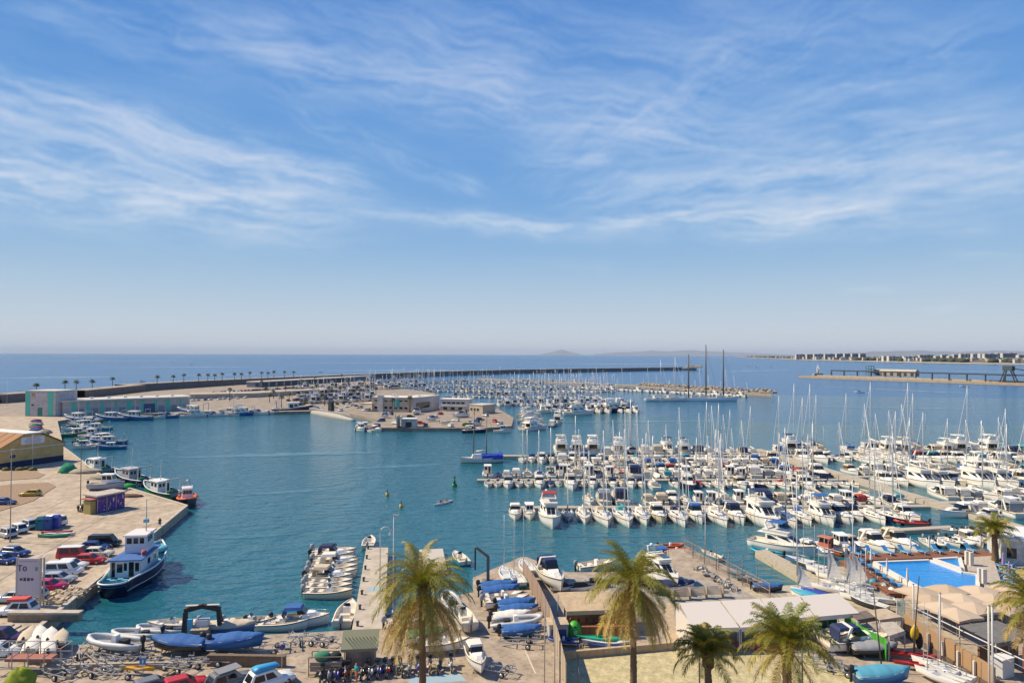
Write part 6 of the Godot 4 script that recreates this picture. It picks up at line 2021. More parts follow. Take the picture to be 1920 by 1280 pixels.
func billboard() -> void:
	var a := spot(31, 1135); var b := spot(73, 1135)
	var o := along("billboard", a, b)
	var w := a.distance_to(b)
	boxpart(o, "panel", paint(0.50, 0.45, 0.50, 0.7), Vector3(w / 2, 3.6, 0), Vector3(w, 4.6, 0.12))
	for x in [-0.08, w + 0.1]:
		boxpart(o, "post", paint(0.42, 0.38, 0.33, 0.6), Vector3(x, 3.0, 0), Vector3(0.16, 6.0, 0.2))
	boxpart(o, "post", paint(0.42, 0.40, 0.36, 0.6), Vector3(w + 0.45, 3.0, -0.1), Vector3(0.14, 6.0, 0.16))
	lettering(o, "lettering", "To", 1.1, Vector3(0.65, 4.7, 0.07), paint(0.10, 0.08, 0.13, 0.7))
	boxpart(o, "print_line", paint(0.30, 0.26, 0.34, 0.7), Vector3(w * 0.5, 5.55, 0.065), Vector3(w * 0.8, 0.1, 0.02))
	boxpart(o, "print_emblem", paint(0.12, 0.30, 0.20, 0.7), Vector3(w * 0.86, 4.6, 0.065), Vector3(0.35, 0.5, 0.02))
	for k in 4:
		boxpart(o, "print_mark", paint(0.06, 0.05, 0.08, 0.7), Vector3(0.5 + k * 0.46, 3.3, 0.065), Vector3(0.34, [0.3, 0.42, 0.42, 0.3][k], 0.02))
	tag(o, "tall pale lilac billboard on posts among the parked cars", "billboard")

func make_bike() -> void:
	var o := loose("scooter")
	wheel(o, Vector3(0, 0.27, -0.65), 0.27, 0.12); wheel(o, Vector3(0, 0.27, 0.6), 0.27, 0.14)
	var m := paint(0.03, 0.03, 0.04, 0.3)
	var s := tool(true)
	tube(s, [Vector3(0, 0.45, 0.8), Vector3(0, 0.6, 0.5), Vector3(0, 0.55, 0.1), Vector3(0, 0.33, -0.05), Vector3(0, 0.33, -0.3), Vector3(0, 0.75, -0.52)], [0.12, 0.2, 0.17, 0.13, 0.15, 0.13], 7); part(o, "body", s, m)
	s = tool(); frustum(s, [0.1, 0.15, -0.1, 0.75, 0.72], [0.1, 0.16, -0.05, 0.8, 0.86]); part(o, "seat", s, paint(0.015, 0.015, 0.015, 0.7))
	s = tool(true); tube(s, [Vector3(0, 0.3, -0.66), Vector3(0, 1.02, -0.45)], [0.045], 5); tube(s, [Vector3(-0.34, 1.06, -0.36), Vector3(0, 1.02, -0.45), Vector3(0.34, 1.06, -0.36)], [0.025], 5); part(o, "handlebar", s, paint(0.1, 0.1, 0.1, 0.4, 0.5))
	s = tool(true); ball(s, Vector3(0, 0.86, -0.58), Vector3(0.1, 0.1, 0.08), 5); part(o, "headlight", s, paint(0.6, 0.6, 0.6, 0.1))
	s = tool(true); tube(s, [Vector3(0.16, 0.25, 0.1), Vector3(0.18, 0.32, 0.8)], [0.05, 0.07], 6); part(o, "exhaust", s, steel())
	boxpart(o, "top_box", paint(0.03, 0.03, 0.035, 0.5), Vector3(0, 1.0, 0.92), Vector3(0.36, 0.28, 0.34))
	proto["bike"] = o

# ---------- the yard at the foot of the flats ----------
func stand(o: Node3D, y: float) -> void:   # trestles under a boat ashore
	var s := tool()
	for z in [-1.3, 1.3]:
		bar(s, Vector3(-0.7, -y, z), Vector3(-0.35, 0.0, z), 0.09); bar(s, Vector3(0.7, -y, z), Vector3(0.35, 0.0, z), 0.09); bar(s, Vector3(-0.6, -y * 0.8, z), Vector3(0.6, -y * 0.8, z), 0.07)
	part(o, "trestle", s, paint(0.2, 0.19, 0.18, 0.7))

func ashore(key: String, u: float, v: float, turn: float, size: float, cover: String, hull: String, label: String, lift := 0.6) -> Node3D:
	var c := boat(key, spot(u, v) + Vector3(0, lift * size, 0), turn, size, cover, hull)
	stand(c, lift)
	tag(c, label, category_of(key))
	return c

func trailer(u: float, v: float, turn: float, label: String) -> void:
	tag(copy(proto["trailer"], spot(u, v), turn), label, "trailer", "boat trailers in the yard")

func build_front_yard() -> void:
	var r := RandomNumberGenerator.new(); r.seed = 77
	var k := 0
	# boats side by side left of the jetty, bows to it
	for q in [[114.4, "open", "white"], [112.2, "cabin", "navy"], [109.9, "open", "white"], [107.7, "cabin", "white"], [105.5, "open", "red"], [103.3, "open", "white"], [101.2, "cabin", "beige"], [99.2, "open", "white"], [97.2, "open", "royal blue"], [95.0, "open", "white"]]:
		var x := lerpf(-18.4, -23.9, (q[0] - 79.4) / 33.6)
		var big := 1.28
		var c := boat(q[1], plan(x - 4.4 + r.randf_range(-0.9, 0.5), q[0] - 1.0), R + r.randf_range(-0.14, 0.14), big * r.randf_range(0.88, 1.08) if q[1] == "open" else 1.12, q[2], "" if k != 9 else "cream")
		tag(c, "%s moored bow to the jetty, %s from its outer end" % ["white open boat" if q[1] == "open" else "white cabin boat", nth(k)], "motorboat", "small boats moored to the jetty")
		k += 1
	var c := boat("open", spot(650, 1158, 0), 0.05, 1.35, "white"); tag(c, "white open boat moored alone beside the jetty, bow outwards", "motorboat")
	c = boat("open", spot(692, 1022, 0), 0.1, 1.15, "white"); tag(c, "white dinghy moored across the outer end of the jetty", "motorboat")
	# along the front quay
	k = 0
	for q in [[256, 1194, "rib", 1.0, PI / 2], [300, 1186, "rib", 1.0, PI / 2], [322, 1178, "open", 1.1, PI / 2], [425, 1180, "rib", 1.1, R], [470, 1174, "open", 1.15, R], [505, 1172, "rib", 1.0, R], [530, 1178, "open", 1.2, R], [565, 1170, "cabin", 1.1, R]]:
		c = boat(q[2], spot(q[0], q[1], 0), q[4] + r.randf_range(-0.12, 0.12), q[3], "royal blue")
		tag(c, "small grey-white boat moored along the front quay, %s from the left" % nth(k), "motorboat", "small boats along the front quay")
		k += 1
	# boats ashore
	c = ashore("covered", 335, 1226, PI / 2 - 0.08, 1.2, "royal blue", "dark", "dark boat with bright blue tarpaulin left of the hoist")
	c = ashore("covered", 440, 1222, R + 0.12, 1.2, "royal blue", "blue", "blue boat with blue tarpaulin right of the hoist")
	c = ashore("covered", 436, 1196, R + 0.1, 1.0, "beige", "blue", "boat with tan tarpaulin behind the blue one", 0.9)
	c = ashore("rib", 215, 1222, PI / 2 - 0.2, 1.15, "grey", "", "pale inflatable boat ashore left of the blue tarpaulin boats", 0.5)
	k = 0
	for q in [[52, 1210], [72, 1208], [92, 1212], [112, 1216], [60, 1228], [90, 1232]]:
		c = ashore("covered", q[0], q[1], 0.5 + r.randf_range(-0.1, 0.1), 0.8, "white" if k % 3 else "beige", ["", "", "cream", "red", "", ""][k], "upturned pale dinghy on the rack below the steps, %s from left" % nth(k), 0.9)
		k += 1
	boat_rack(spot(60, 1250), 0.0, "tubular steel dinghy rack at the lower left corner")
	# the hoist
	var h := base("boat_hoist", spot(378, 1202), 0.12)
	var dark := grain(0.045, 0.04, 0.035, 0.8, "patch", 0.6)
	var s := tool()
	for sx in [-1, 1]:
		bar(s, Vector3(sx * 2.0, 0, 0), Vector3(sx * 1.75, 3.3, 0), 0.42)
		bar(s, Vector3(sx * 2.0, 0, -1.6), Vector3(sx * 1.75, 3.3, -0.2), 0.26)
	part(h, "leg", s, dark)
	s = tool(); bar(s, Vector3(-1.9, 3.4, -0.1), Vector3(0, 3.85, -0.1), 0.45); bar(s, Vector3(0, 3.85, -0.1), Vector3(1.9, 3.4, -0.1), 0.45); part(h, "arch", s, dark)
	for sx in [-1, 1]:
		boxpart(h, "top_pad", paint(0.5, 0.45, 0.38, 0.8), Vector3(sx * 0.95, 3.93, -0.1), Vector3(1.7, 0.08, 0.4))
		wheel(h, Vector3(sx * 2.0, 0.25, 0.3), 0.25, 0.2)
	boxpart(h, "engine_box", grain(0.45, 0.36, 0.25, 0.9, "patch", 0.5), Vector3(0.1, 0.9, 0.9), Vector3(1.8, 1.8, 1.2))
	boxpart(h, "white_tank", paint(0.6, 0.58, 0.55, 0.6), Vector3(0.2, 2.0, 0.2), Vector3(1.2, 1.0, 0.8))
	boxpart(h, "sling", paint(0.1, 0.38, 0.55, 0.8), Vector3(-1.1, 1.9, 0.5), Vector3(0.5, 1.6, 0.4))
	tag(h, "black arched boat hoist between the two blue tarpaulin boats", "boat hoist")
	# trailers
	k = 0
	for q in [[105, 1268, 1.2], [130, 1256, 0.9], [160, 1228, 0.6], [175, 1262, 1.1], [190, 1240, 1.2], [205, 1252, 0.9], [230, 1268, 1.6], [240, 1246, 1.7], [250, 1232, 2.2], [300, 1250, 1.5], [330, 1256, 1.3], [360, 1248, 1.6], [400, 1244, 1.5], [500, 1222, 1.7], [548, 1208, 0.3], [575, 1205, 1.4], [600, 1206, 1.2], [930, 1262, 1.2], [975, 1212, 1.5], [980, 1200, 1.5]]:
		trailer(q[0], q[1], q[2], "empty steel boat trailer, %s counted left to right along the front yard" % nth(k)); k += 1
	for i in 16:
		var p := spot(120 + i * 13.5, r.randf_range(1225, 1272))
		var o := base("timber_baulk", p, r.randf() * 3)
		boxpart(o, "timber", grain(0.42, 0.33, 0.22, 0.9, "fine", 1.0), Vector3(0, 0.12, 0), Vector3(0.22, 0.24, r.randf_range(1.2, 2.6)))
		boxpart(o, "chock", paint(0.3, 0.24, 0.17, 0.9), Vector3(0.1, 0.34, 0.2), Vector3(0.4, 0.2, 0.3))
		tag(o, "loose timber baulk in the lower left trailer yard, %s from left" % nth(i), "timber", "timber baulks in the trailer yard")
	# low walls and a planter across the foreground
	s = tool(); box(s, Vector3(0, 0.3, 0), Vector3(13, 0.6, 0.35)); var w := part(self, "yard_wall", s, grain(0.5, 0.42, 0.33, 0.9, "patch", 0.4)); w.position = spot(210, 1254); w.rotation.y = 0.06; tag(w, "low pale kerb wall running across the trailer yard", "wall")
	s = tool(); box(s, Vector3(0, 0.55, 0), Vector3(8.0, 1.1, 0.5)); w = part(self, "yard_wall", s, grain(0.22, 0.15, 0.10, 0.9, "patch", 0.4)); w.position = spot(462, 1248); w.rotation.y = -0.03; tag(w, "low brown wall behind the off-roader and the roof box car", "wall")
	rubble("rubble", spot(120, 1262), spot(300, 1240), 90, 1.6, "scatter of stones and offcuts in the trailer yard", 0.35)
	heap("bush", spot(37, 1290), Vector3(1.5, 1.9, 1.2), grain(0.24, 0.30, 0.02, 0.95, "fine", 2.0), 14, "yellow-green bush at the bottom left corner", "bush")
	# signs and small things
	var sg := base("information_sign", spot(267, 1268))
	part(sg, "post", rod(Vector3.ZERO, Vector3(0, 1.6, 0), 0.04), steel())
	boxpart(sg, "panel", paint(0.03, 0.16, 0.42, 0.5), Vector3(0, 1.5, 0.05), Vector3(0.62, 0.62, 0.04))
	boxpart(sg, "pictogram", paint(0.6, 0.62, 0.64, 0.5), Vector3(0.02, 1.5, 0.08), Vector3(0.14, 0.36, 0.02))
	tag(sg, "small blue square sign on a post in the trailer yard", "sign")
	c = copy(proto["kayak"], spot(256, 1264) + Vector3(0, 0.5, 0), 1.5, 1.0); tag(c, "orange and yellow kayak beside the blue sign", "kayak")
	sg = base("road_sign", spot(528, 1256))
	part(sg, "post", rod(Vector3.ZERO, Vector3(0, 2.2, 0), 0.035), steel())
	s = tool(true); tube(s, [Vector3(0, 2.3, 0.0), Vector3(0, 2.3, 0.04)], [0.3], 14); part(sg, "disc", s, paint(0.05, 0.06, 0.22, 0.5))
	s = tool(true); tube(s, [Vector3(0, 2.3, 0.04), Vector3(0, 2.3, 0.05)], [0.07], 8); part(sg, "disc_mark", s, paint(0.35, 0.05, 0.1, 0.5))
	tag(sg, "round no-parking sign above the roof box car", "road sign")
	# cars in the foreground
	var cc := park("car", 290, 1298, -0.9, "grey", "grey car at the bottom edge left of the red one")
	cc = park("car", 345, 1296, -0.95, "red", "red car at the bottom edge of the yard")
	cc = park("suv", 432, 1288, -0.75, "grey", "dark off-roader with roof rack and spare wheel")
	boxpart(cc, "roof_rack", paint(0.3, 0.3, 0.3, 0.5, 0.4), Vector3(0, 1.86, 0.3), Vector3(1.3, 0.08, 2.2))
	cc = park("suv", 505, 1286, -0.85, "white", "white estate car carrying a blue roof box")
	s = tool(true); var rr := []
	for q in [[-1.25, 0.3, 0.02], [-1.0, 0.5, 0.2], [0.8, 0.55, 0.36], [1.3, 0.5, 0.3]]:
		rr.append(PackedVector3Array([Vector3(-q[1], 1.8, q[0] + 0.3), Vector3(-q[1] * 0.85, 1.8 + q[2], q[0] + 0.3), Vector3(q[1] * 0.85, 1.8 + q[2], q[0] + 0.3), Vector3(q[1], 1.8, q[0] + 0.3)]))
	loft(s, rr); part(cc, "roof_box", s, paint(0.04, 0.30, 0.55, 0.5))
	# the ticket hut
	var a := spot(644, 1256); var b := spot(704, 1253)
	var hut := along("hut", a, b)
	var hw := a.distance_to(b)
	boxpart(hut, "wall", grain(0.42, 0.30, 0.24, 0.9, "patch", 0.4), Vector3(hw / 2, 1.1, -1.3), Vector3(hw - 0.3, 2.2, 2.6))
	s = tool(); var ro := [PackedVector3Array([Vector3(-0.25, 2.1, 0.5), Vector3(-0.25, 2.25, 0.5), Vector3(-0.25, 3.4, -1.5), Vector3(-0.25, 3.25, -1.5)]), PackedVector3Array([Vector3(hw + 0.25, 2.1, 0.5), Vector3(hw + 0.25, 2.25, 0.5), Vector3(hw + 0.25, 3.4, -1.5), Vector3(hw + 0.25, 3.25, -1.5)])]
	loft(s, ro); part(hut, "roof", s, grain(0.26, 0.27, 0.18, 0.9, "fine", 1.2))
	for i in 9:
		boxpart(hut, "roof_batten", grain(0.28, 0.29, 0.2, 0.9, "fine", 1.2), Vector3(hw * (i + 0.5) / 9, 2.9, -0.45), Vector3(0.05, 0.06, 0.05)).transform = Transform3D(Basis(Vector3.RIGHT, -0.52).scaled_local(Vector3(1, 1, 44)), Vector3(hw * (i + 0.5) / 9, 2.87, -0.5)) * Transform3D(Basis.IDENTITY, -Vector3(hw * (i + 0.5) / 9, 2.9, -0.45))
	boxpart(hut, "door", paint(0.2, 0.16, 0.14, 0.7), Vector3(hw * 0.7, 0.95, 0.03), Vector3(0.9, 1.9, 0.08))
	boxpart(hut, "fascia", paint(0.3, 0.2, 0.14, 0.8), Vector3(hw / 2, 2.05, 0.45), Vector3(hw + 0.4, 0.16, 0.08))
	tag(hut, "small hut with sloping grey-green ribbed roof beside the palm", "hut")
	var sh := base("rubbish_cage", spot(612, 1262), 0.05)
	s = tool()
	for x in [-1.6, 1.6]:
		for z in [-0.7, 0.7]:
			bar(s, Vector3(x, 0, z), Vector3(x, 1.9, z), 0.08)
	for y in [0.2, 1.0, 1.9]:
		for z in [-0.7, 0.7]:
			bar(s, Vector3(-1.6, y, z), Vector3(1.6, y, z), 0.07)
	part(sh, "frame", s, paint(0.25, 0.2, 0.15, 0.8))
	s = tool(true); ball(s, Vector3(-0.4, 1.7, 0), Vector3(0.9, 0.5, 0.6), 6); part(sh, "net_bundle", s, paint(0.05, 0.2, 0.12, 0.95))
	s = tool(true); ball(s, Vector3(0.9, 1.75, 0), Vector3(0.6, 0.4, 0.5), 6); part(sh, "net_bundle", s, paint(0.02, 0.03, 0.03, 0.95))
	boxpart(sh, "boards", grain(0.4, 0.3, 0.24, 0.9, "fine", 1.0), Vector3(0, 0.9, 0), Vector3(3.0, 0.9, 1.2))
	tag(sh, "open timber cage heaped with nets left of the hut", "cage")
	# motorcycles
	k = 0
	for u in [602, 618, 634, 650, 682, 698, 714, 730, 752, 768, 784, 806, 824, 846]:
		c = copy(proto["bike"], spot(u, 1276 - k * 1.6), PI + r.randf_range(-0.35, 0.35), 1.15)
		dye(c, "body", [paint(0.02, 0.02, 0.025, 0.25), paint(0.4, 0.4, 0.4, 0.3), paint(0.05, 0.05, 0.3, 0.25), paint(0.3, 0.03, 0.03, 0.25)][k % 4])
		tag(c, "%s motor scooter in the row before the hut, %s from left" % [["black", "silver", "blue", "red"][k % 4], nth(k)], "scooter", "scooters parked in a row before the hut"); k += 1
	k = 0
	for q in [[663, 1276], [748, 1270], [812, 1266]]:
		var o := base("hoop_barrier", spot(q[0], q[1]))
		s = tool(true); tube(s, [Vector3(-0.28, 0, 0), Vector3(-0.28, 0.95, 0), Vector3(-0.15, 1.1, 0), Vector3(0.15, 1.1, 0), Vector3(0.28, 0.95, 0), Vector3(0.28, 0, 0)], [0.05], 6); part(o, "hoop", s, paint(0.45, 0.36, 0.10, 0.6))
		part(o, "cross_bar", rod(Vector3(-0.28, 0.5, 0), Vector3(0.28, 0.5, 0), 0.03), paint(0.45, 0.36, 0.10, 0.6))
		tag(o, "yellow hoop barrier among the scooters, %s from the left" % nth(k), "barrier"); k += 1
	person("person in teal shirt and orange shorts walking by the scooters", spot(668, 1277), 2.6, "walk", Color(0.02, 0.36, 0.38), Color(0.45, 0.16, 0.07))
	# boats ashore under the palm
	for q in [["open", 835, 1222, -1.4, 1.0, "white boat ashore under the palm, nearest the trunk"], ["covered", 800, 1205, -1.3, 1.0, "boat with green tarpaulin ashore behind the palm"], ["open", 868, 1172, 0.35, 1.15, "white boat with blue gear pointing outwards right of the palm"], ["open", 770, 1180, -1.2, 1.1, "white boat ashore left behind the palm crown"], ["rib", 845, 1140, 0.3, 1.0, "inflatable boat ashore beyond the palm crown"]]:
		ashore(q[0], q[1], q[2], q[3], q[4], "green", "", q[5], 0.5)
	c = ashore("cabin", 893, 1252, PI + 0.25, 0.85, "white", "", "small white cabin boat on a trailer facing the street", 0.7)
	c = boat("open", spot(862, 1052, 0), 0.4, 1.1, "white", "turquoise"); tag(c, "pale boat moored beyond the palm crown", "motorboat")
	structure("floating_platform", slab(ring_of([[786, 1030], [830, 1028], [838, 1068], [782, 1070]], 0.8), -0.5, 0.8), grain(0.58, 0.53, 0.46, 0.9, "fine", 0.5))
	# painted patches on the yard
	for q in [[[770, 1268], [860, 1262], [875, 1276], [765, 1284]], [[690, 1101], [717, 1100], [717, 1107], [689, 1108]]]:
		structure("painted_bay", slab(ring_of(q), QUAY - 0.02, QUAY + 0.009), paint(0.28, 0.40, 0.46, 0.85))
	for q in [[[985, 1220], [1004, 1262]], [[960, 1226], [968, 1226]]]:
		s = tool(); bar(s, spot(q[0][0], q[0][1], QUAY + 0.006), spot(q[1][0], q[1][1], QUAY + 0.006), 0.14, 0.012); part(self, "bay_line", s, paint(0.6, 0.5, 0.38, 0.85)).set_meta("kind", "structure")
	# jetty lamps and fittings
	lamp_post(spot(737, 1150), 12.0, "tall white lamp mast at the foot of the jetty beside the palm", 0.0, paint(0.62, 0.62, 0.6, 0.5))
	lamp_post(spot(712, 1108), 8.6, "white lamp with curved swan neck on the jetty", 0.7, paint(0.62, 0.62, 0.6, 0.5))
	for i in 7:
		var t := i / 6.0
		var o := base("bollard", plan(lerpf(-18.0, -23.4, t), lerpf(80.5, 112, t), QUAY))
		part(o, "post", rod(Vector3.ZERO, Vector3(0, 0.45, 0), 0.16, 0.13, 8), paint(0.05, 0.05, 0.05, 0.6))
		s = tool(true); ball(s, Vector3(0, 0.5, 0), Vector3(0.24, 0.12, 0.24), 6); part(o, "cap", s, paint(0.05, 0.05, 0.05, 0.6))
		tag(o, "iron mooring bollard on the jetty, %s from its landward end" % nth(i), "bollard", "bollards along the jetty")
	# the stack of blue covered boats
	k = 0
	for q in [[935, 1106, "covered", "royal blue", "turquoise"], [938, 1116, "covered", "royal blue", "blue"], [944, 1126, "open", "royal blue", "blue"], [950, 1136, "open", "white", ""], [968, 1140, "covered", "royal blue", "blue"], [972, 1152, "covered", "royal blue", ""], [960, 1163, "covered", "white", ""], [968, 1176, "rib", "royal blue", "blue"], [978, 1190, "covered", "royal blue", "blue"]]:
		var y := ashore(q[2], q[0], q[1] + 4, R + 0.22 + r.randf_range(-0.12, 0.12), r.randf_range(0.92, 1.12), q[3], q[4], "%s boat ashore in the tight row by the fence, %s from the water" % ["uncovered" if q[2] != "covered" else ("white-covered" if q[3] == "white" else "blue-covered"), nth(k)], 0.45)
		k += 1
	for q in [[968, 1092, 0.25, "turquoise"], [948, 1084, 0.2, ""], [985, 1070, 0.2, ""]]:
		c = copy(proto["dinghy"], spot(q[0], q[1]) + Vector3(0, 0.3, 0), q[2], 1.45); dye(c, "hull", hull_paint(q[3]))
		tag(c, {968: "turquoise sailing dinghy with bare mast by the fence end", 948: "white sailing dinghy with tilted mast at the slip", 985: "white sailing dinghy at the outer fence end"}[q[0]], "dinghy")
	# the slip crane
	var cr := base("slip_crane", spot(915, 1104), 0.0)
	boxpart(cr, "base_block", grain(0.25, 0.2, 0.15, 0.9, "patch", 0.5), Vector3(0, 0.6, 0), Vector3(1.6, 1.2, 1.4))
	s = tool(); bar(s, Vector3(0, 1.2, 0), Vector3(0, 4.4, 0), 0.4); part(cr, "column", s, paint(0.14, 0.12, 0.11, 0.7))
	s = tool(); bar(s, Vector3(0.1, 4.3, 0), Vector3(-1.6, 5.6, 0), 0.32); bar(s, Vector3(-1.6, 5.6, 0), Vector3(-1.8, 5.4, 0), 0.28); part(cr, "jib", s, paint(0.14, 0.12, 0.11, 0.7))
	s = tool(); bar(s, Vector3(-1.75, 5.5, 0), Vector3(-1.75, 2.6, 0), 0.22); part(cr, "hook_arm", s, paint(0.05, 0.05, 0.05, 0.7))
	tag(cr, "small dark slip crane with folded jib at the water's edge", "crane")
	# the fence of panels between yard and club
	var line := [spot(981, 1085), spot(1008, 1130), spot(1031, 1182), spot(1046, 1230), spot(1062, 1300)]
	var fence := base("panel_fence", line[0])
	var brown := grain(0.36, 0.25, 0.19, 0.9, "fine", 0.8)
	var tan := grain(0.46, 0.37, 0.27, 0.9, "fine", 0.8)
	var pale := grain(0.55, 0.53, 0.5, 0.9, "fine", 0.8)
	for i in line.size() - 1:
		var n := int(line[i].distance_to(line[i + 1]) / 2.4)
		for j in n:
			var p: Vector3 = line[i].lerp(line[i + 1], (j + 0.5) / n) - line[0]
			var ln: float = line[i].distance_to(line[i + 1]) / n
			var bs := Basis.looking_at(line[i + 1] - line[i], Vector3.UP)
			s = tool(); box(s, p + Vector3(0, 1.45, 0), Vector3(0.06, 2.5, ln - 0.1), bs); part(fence, "panel", s, brown if i == 0 else (pale if i == 1 and j > n / 3 and j < n - 2 else (tan if i >= 2 else brown)))
			s = tool(); box(s, p + bs * Vector3(0, 1.4, ln / 2), Vector3(0.1, 2.8, 0.1), bs); part(fence, "post", s, paint(0.25, 0.22, 0.2, 0.7))
	tag(fence, "tall fence of brown and pale panels between yard and club", "fence")
	for q in [[1021, 1290, 8.0], [1040, 1296, 6.5]]:
		var o := base("steel_post", spot(q[0], q[1]))
		part(o, "pole", rod(Vector3.ZERO, Vector3(0, q[2], 0), 0.06, 0.05), paint(0.4, 0.38, 0.35, 0.5))
		boxpart(o, "foot_plate", paint(0.5, 0.48, 0.45, 0.7), Vector3(0, 0.1, 0), Vector3(0.4, 0.2, 0.4))
		tag(o, "%s steel pole standing at the near end of the panel fence" % ("tall" if q[0] == 1021 else "shorter"), "post")

func boat_rack(at: Vector3, turn: float, label: String) -> void:
	var o := base("dinghy_rack", at, turn)
	var s := tool()
	for x in 6:
		for z in [0.0, 1.8]:
			bar(s, Vector3(-4 + x * 1.6, 0, z), Vector3(-4 + x * 1.6, 2.6, z), 0.07)
		bar(s, Vector3(-4 + x * 1.6, 2.6, 0), Vector3(-4 + x * 1.6, 2.6, 1.8), 0.06)
	for y in [0.6, 1.6, 2.6]:
		for z in [0.0, 1.8]:
			bar(s, Vector3(-4, y, z), Vector3(4, y, z), 0.06)
	part(o, "frame", s, paint(0.45, 0.43, 0.4, 0.5, 0.4))
	boxpart(o, "red_hull_board", paint(0.35, 0.12, 0.08, 0.7), Vector3(0.5, 1.3, 0.9), Vector3(4.5, 0.3, 1.2))
	tag(o, label, "rack")

# ---------- the sailing club and its pool ----------
func canopy_roof(called: String, corners: Array, m: Material, label: String, sides := true) -> Node3D:   # corners: back left, back right, front right, front left (world)
	var o := base(called, Vector3(corners[3].x, QUAY, corners[3].z))
	var p := []
	for c in corners: p.append(c - o.position)
	var s := tool()
	var dn := Vector3(0, -0.08, 0)
	loft(s, [PackedVector3Array(p), PackedVector3Array([p[0] + dn, p[1] + dn, p[2] + dn, p[3] + dn])]); part(o, "roof_cloth", s, m)
	s = tool(); loft(s, [PackedVector3Array([p[3] + dn, p[2] + dn]), PackedVector3Array([p[3] + Vector3(0, -0.45, 0.02), p[2] + Vector3(0, -0.45, 0.02)])], false, false); part(o, "valance", s, m)
	for q in p:
		part(o, "post", rod(Vector3(q.x, 0, q.z), q + dn, 0.06), paint(0.45, 0.44, 0.42, 0.5))
	tag(o, label, "canopy")
	return o

func parasol(at: Vector3, size: float, h: float, m: Material, label: String, closed := false) -> void:
	var o := base("parasol", at, 0.3)
	part(o, "pole", rod(Vector3.ZERO, Vector3(0, h + 0.3, 0), 0.05), paint(0.5, 0.48, 0.45, 0.5))
	var s := tool()
	if closed:
		tube(s, [Vector3(0, 0.9, 0), Vector3(0, 1.4, 0), Vector3(0, h, 0), Vector3(0, h + 0.2, 0)], [0.2, 0.17, 0.08, 0.03], 8)
	else:
		var w := size / 2
		var top := Vector3(0, h + 0.55, 0)
		var c := [Vector3(-w, h - 0.1, -w), Vector3(w, h - 0.1, -w), Vector3(w, h - 0.1, w), Vector3(-w, h - 0.1, w)]
		for i in 4:
			var a: Vector3 = c[i]; var b: Vector3 = c[(i + 1) % 4]
			var mid := (a + b) / 2 + Vector3(0, 0.12, 0)
			tri(s, top, a, mid); tri(s, top, mid, b)
			quad(s, a, mid, mid - Vector3(0, 0.25, 0), a - Vector3(0, 0.25, 0)); quad(s, mid, b, b - Vector3(0, 0.25, 0), mid - Vector3(0, 0.25, 0))
	part(o, "cover", s, m)
	tag(o, label, "parasol", "closed parasols by the pool" if closed else "square tan parasols on the club terrace")

func lounger(at: Vector3, turn: float, label: String) -> void:
	if not proto.has("lounger"):
		var o := loose("sun_lounger")
		var w := paint(0.7, 0.7, 0.7, 0.5)
		var s := tool()
		for x in [-0.32, 0.32]:
			bar(s, Vector3(x, 0.32, -0.9), Vector3(x, 0.32, 0.4), 0.05)
			bar(s, Vector3(x, 0, -0.8), Vector3(x, 0.32, -0.7), 0.05); bar(s, Vector3(x, 0, 0.4), Vector3(x, 0.32, 0.3), 0.05)
		part(o, "frame", s, w)
		s = tool(); box(s, Vector3(0, 0.37, -0.25), Vector3(0.66, 0.05, 1.3)); part(o, "seat", s, paint(0.05, 0.25, 0.5, 0.7))
		s = tool(); box(s, Vector3(0, 0.66, 0.65), Vector3(0.66, 0.05, 0.85), Basis(Vector3.RIGHT, -0.75)); part(o, "backrest", s, paint(0.05, 0.25, 0.5, 0.7))
		proto["lounger"] = o
	tag(copy(proto["lounger"], at, turn, 1.15), label, "sun lounger", "blue sun loungers round the pool")

func low_fence(called: String, a: Vector3, b: Vector3, h: float, m: Material, label: String, bars := true) -> void:
	var o := along(called, a, b)
	var l := a.distance_to(b)
	var n := maxi(2, int(l / 2.2))
	for i in n + 1:
		boxpart(o, "post", m, Vector3(l * i / n, h / 2, 0), Vector3(0.09, h, 0.09))
	for y in ([0.15, h * 0.5, h - 0.05] if bars else [h - 0.05]):
		boxpart(o, "rail", m, Vector3(l / 2, y, 0), Vector3(l, 0.06, 0.05))
	if bars:
		var s := tool()
		for i in int(l / 0.28):
			box(s, Vector3(i * 0.28 + 0.14, h / 2, 0), Vector3(0.025, h - 0.2, 0.025))
		var st := part(o, "bars", s, m); st.set_meta("kind", "stuff")
	tag(o, label, "fence")

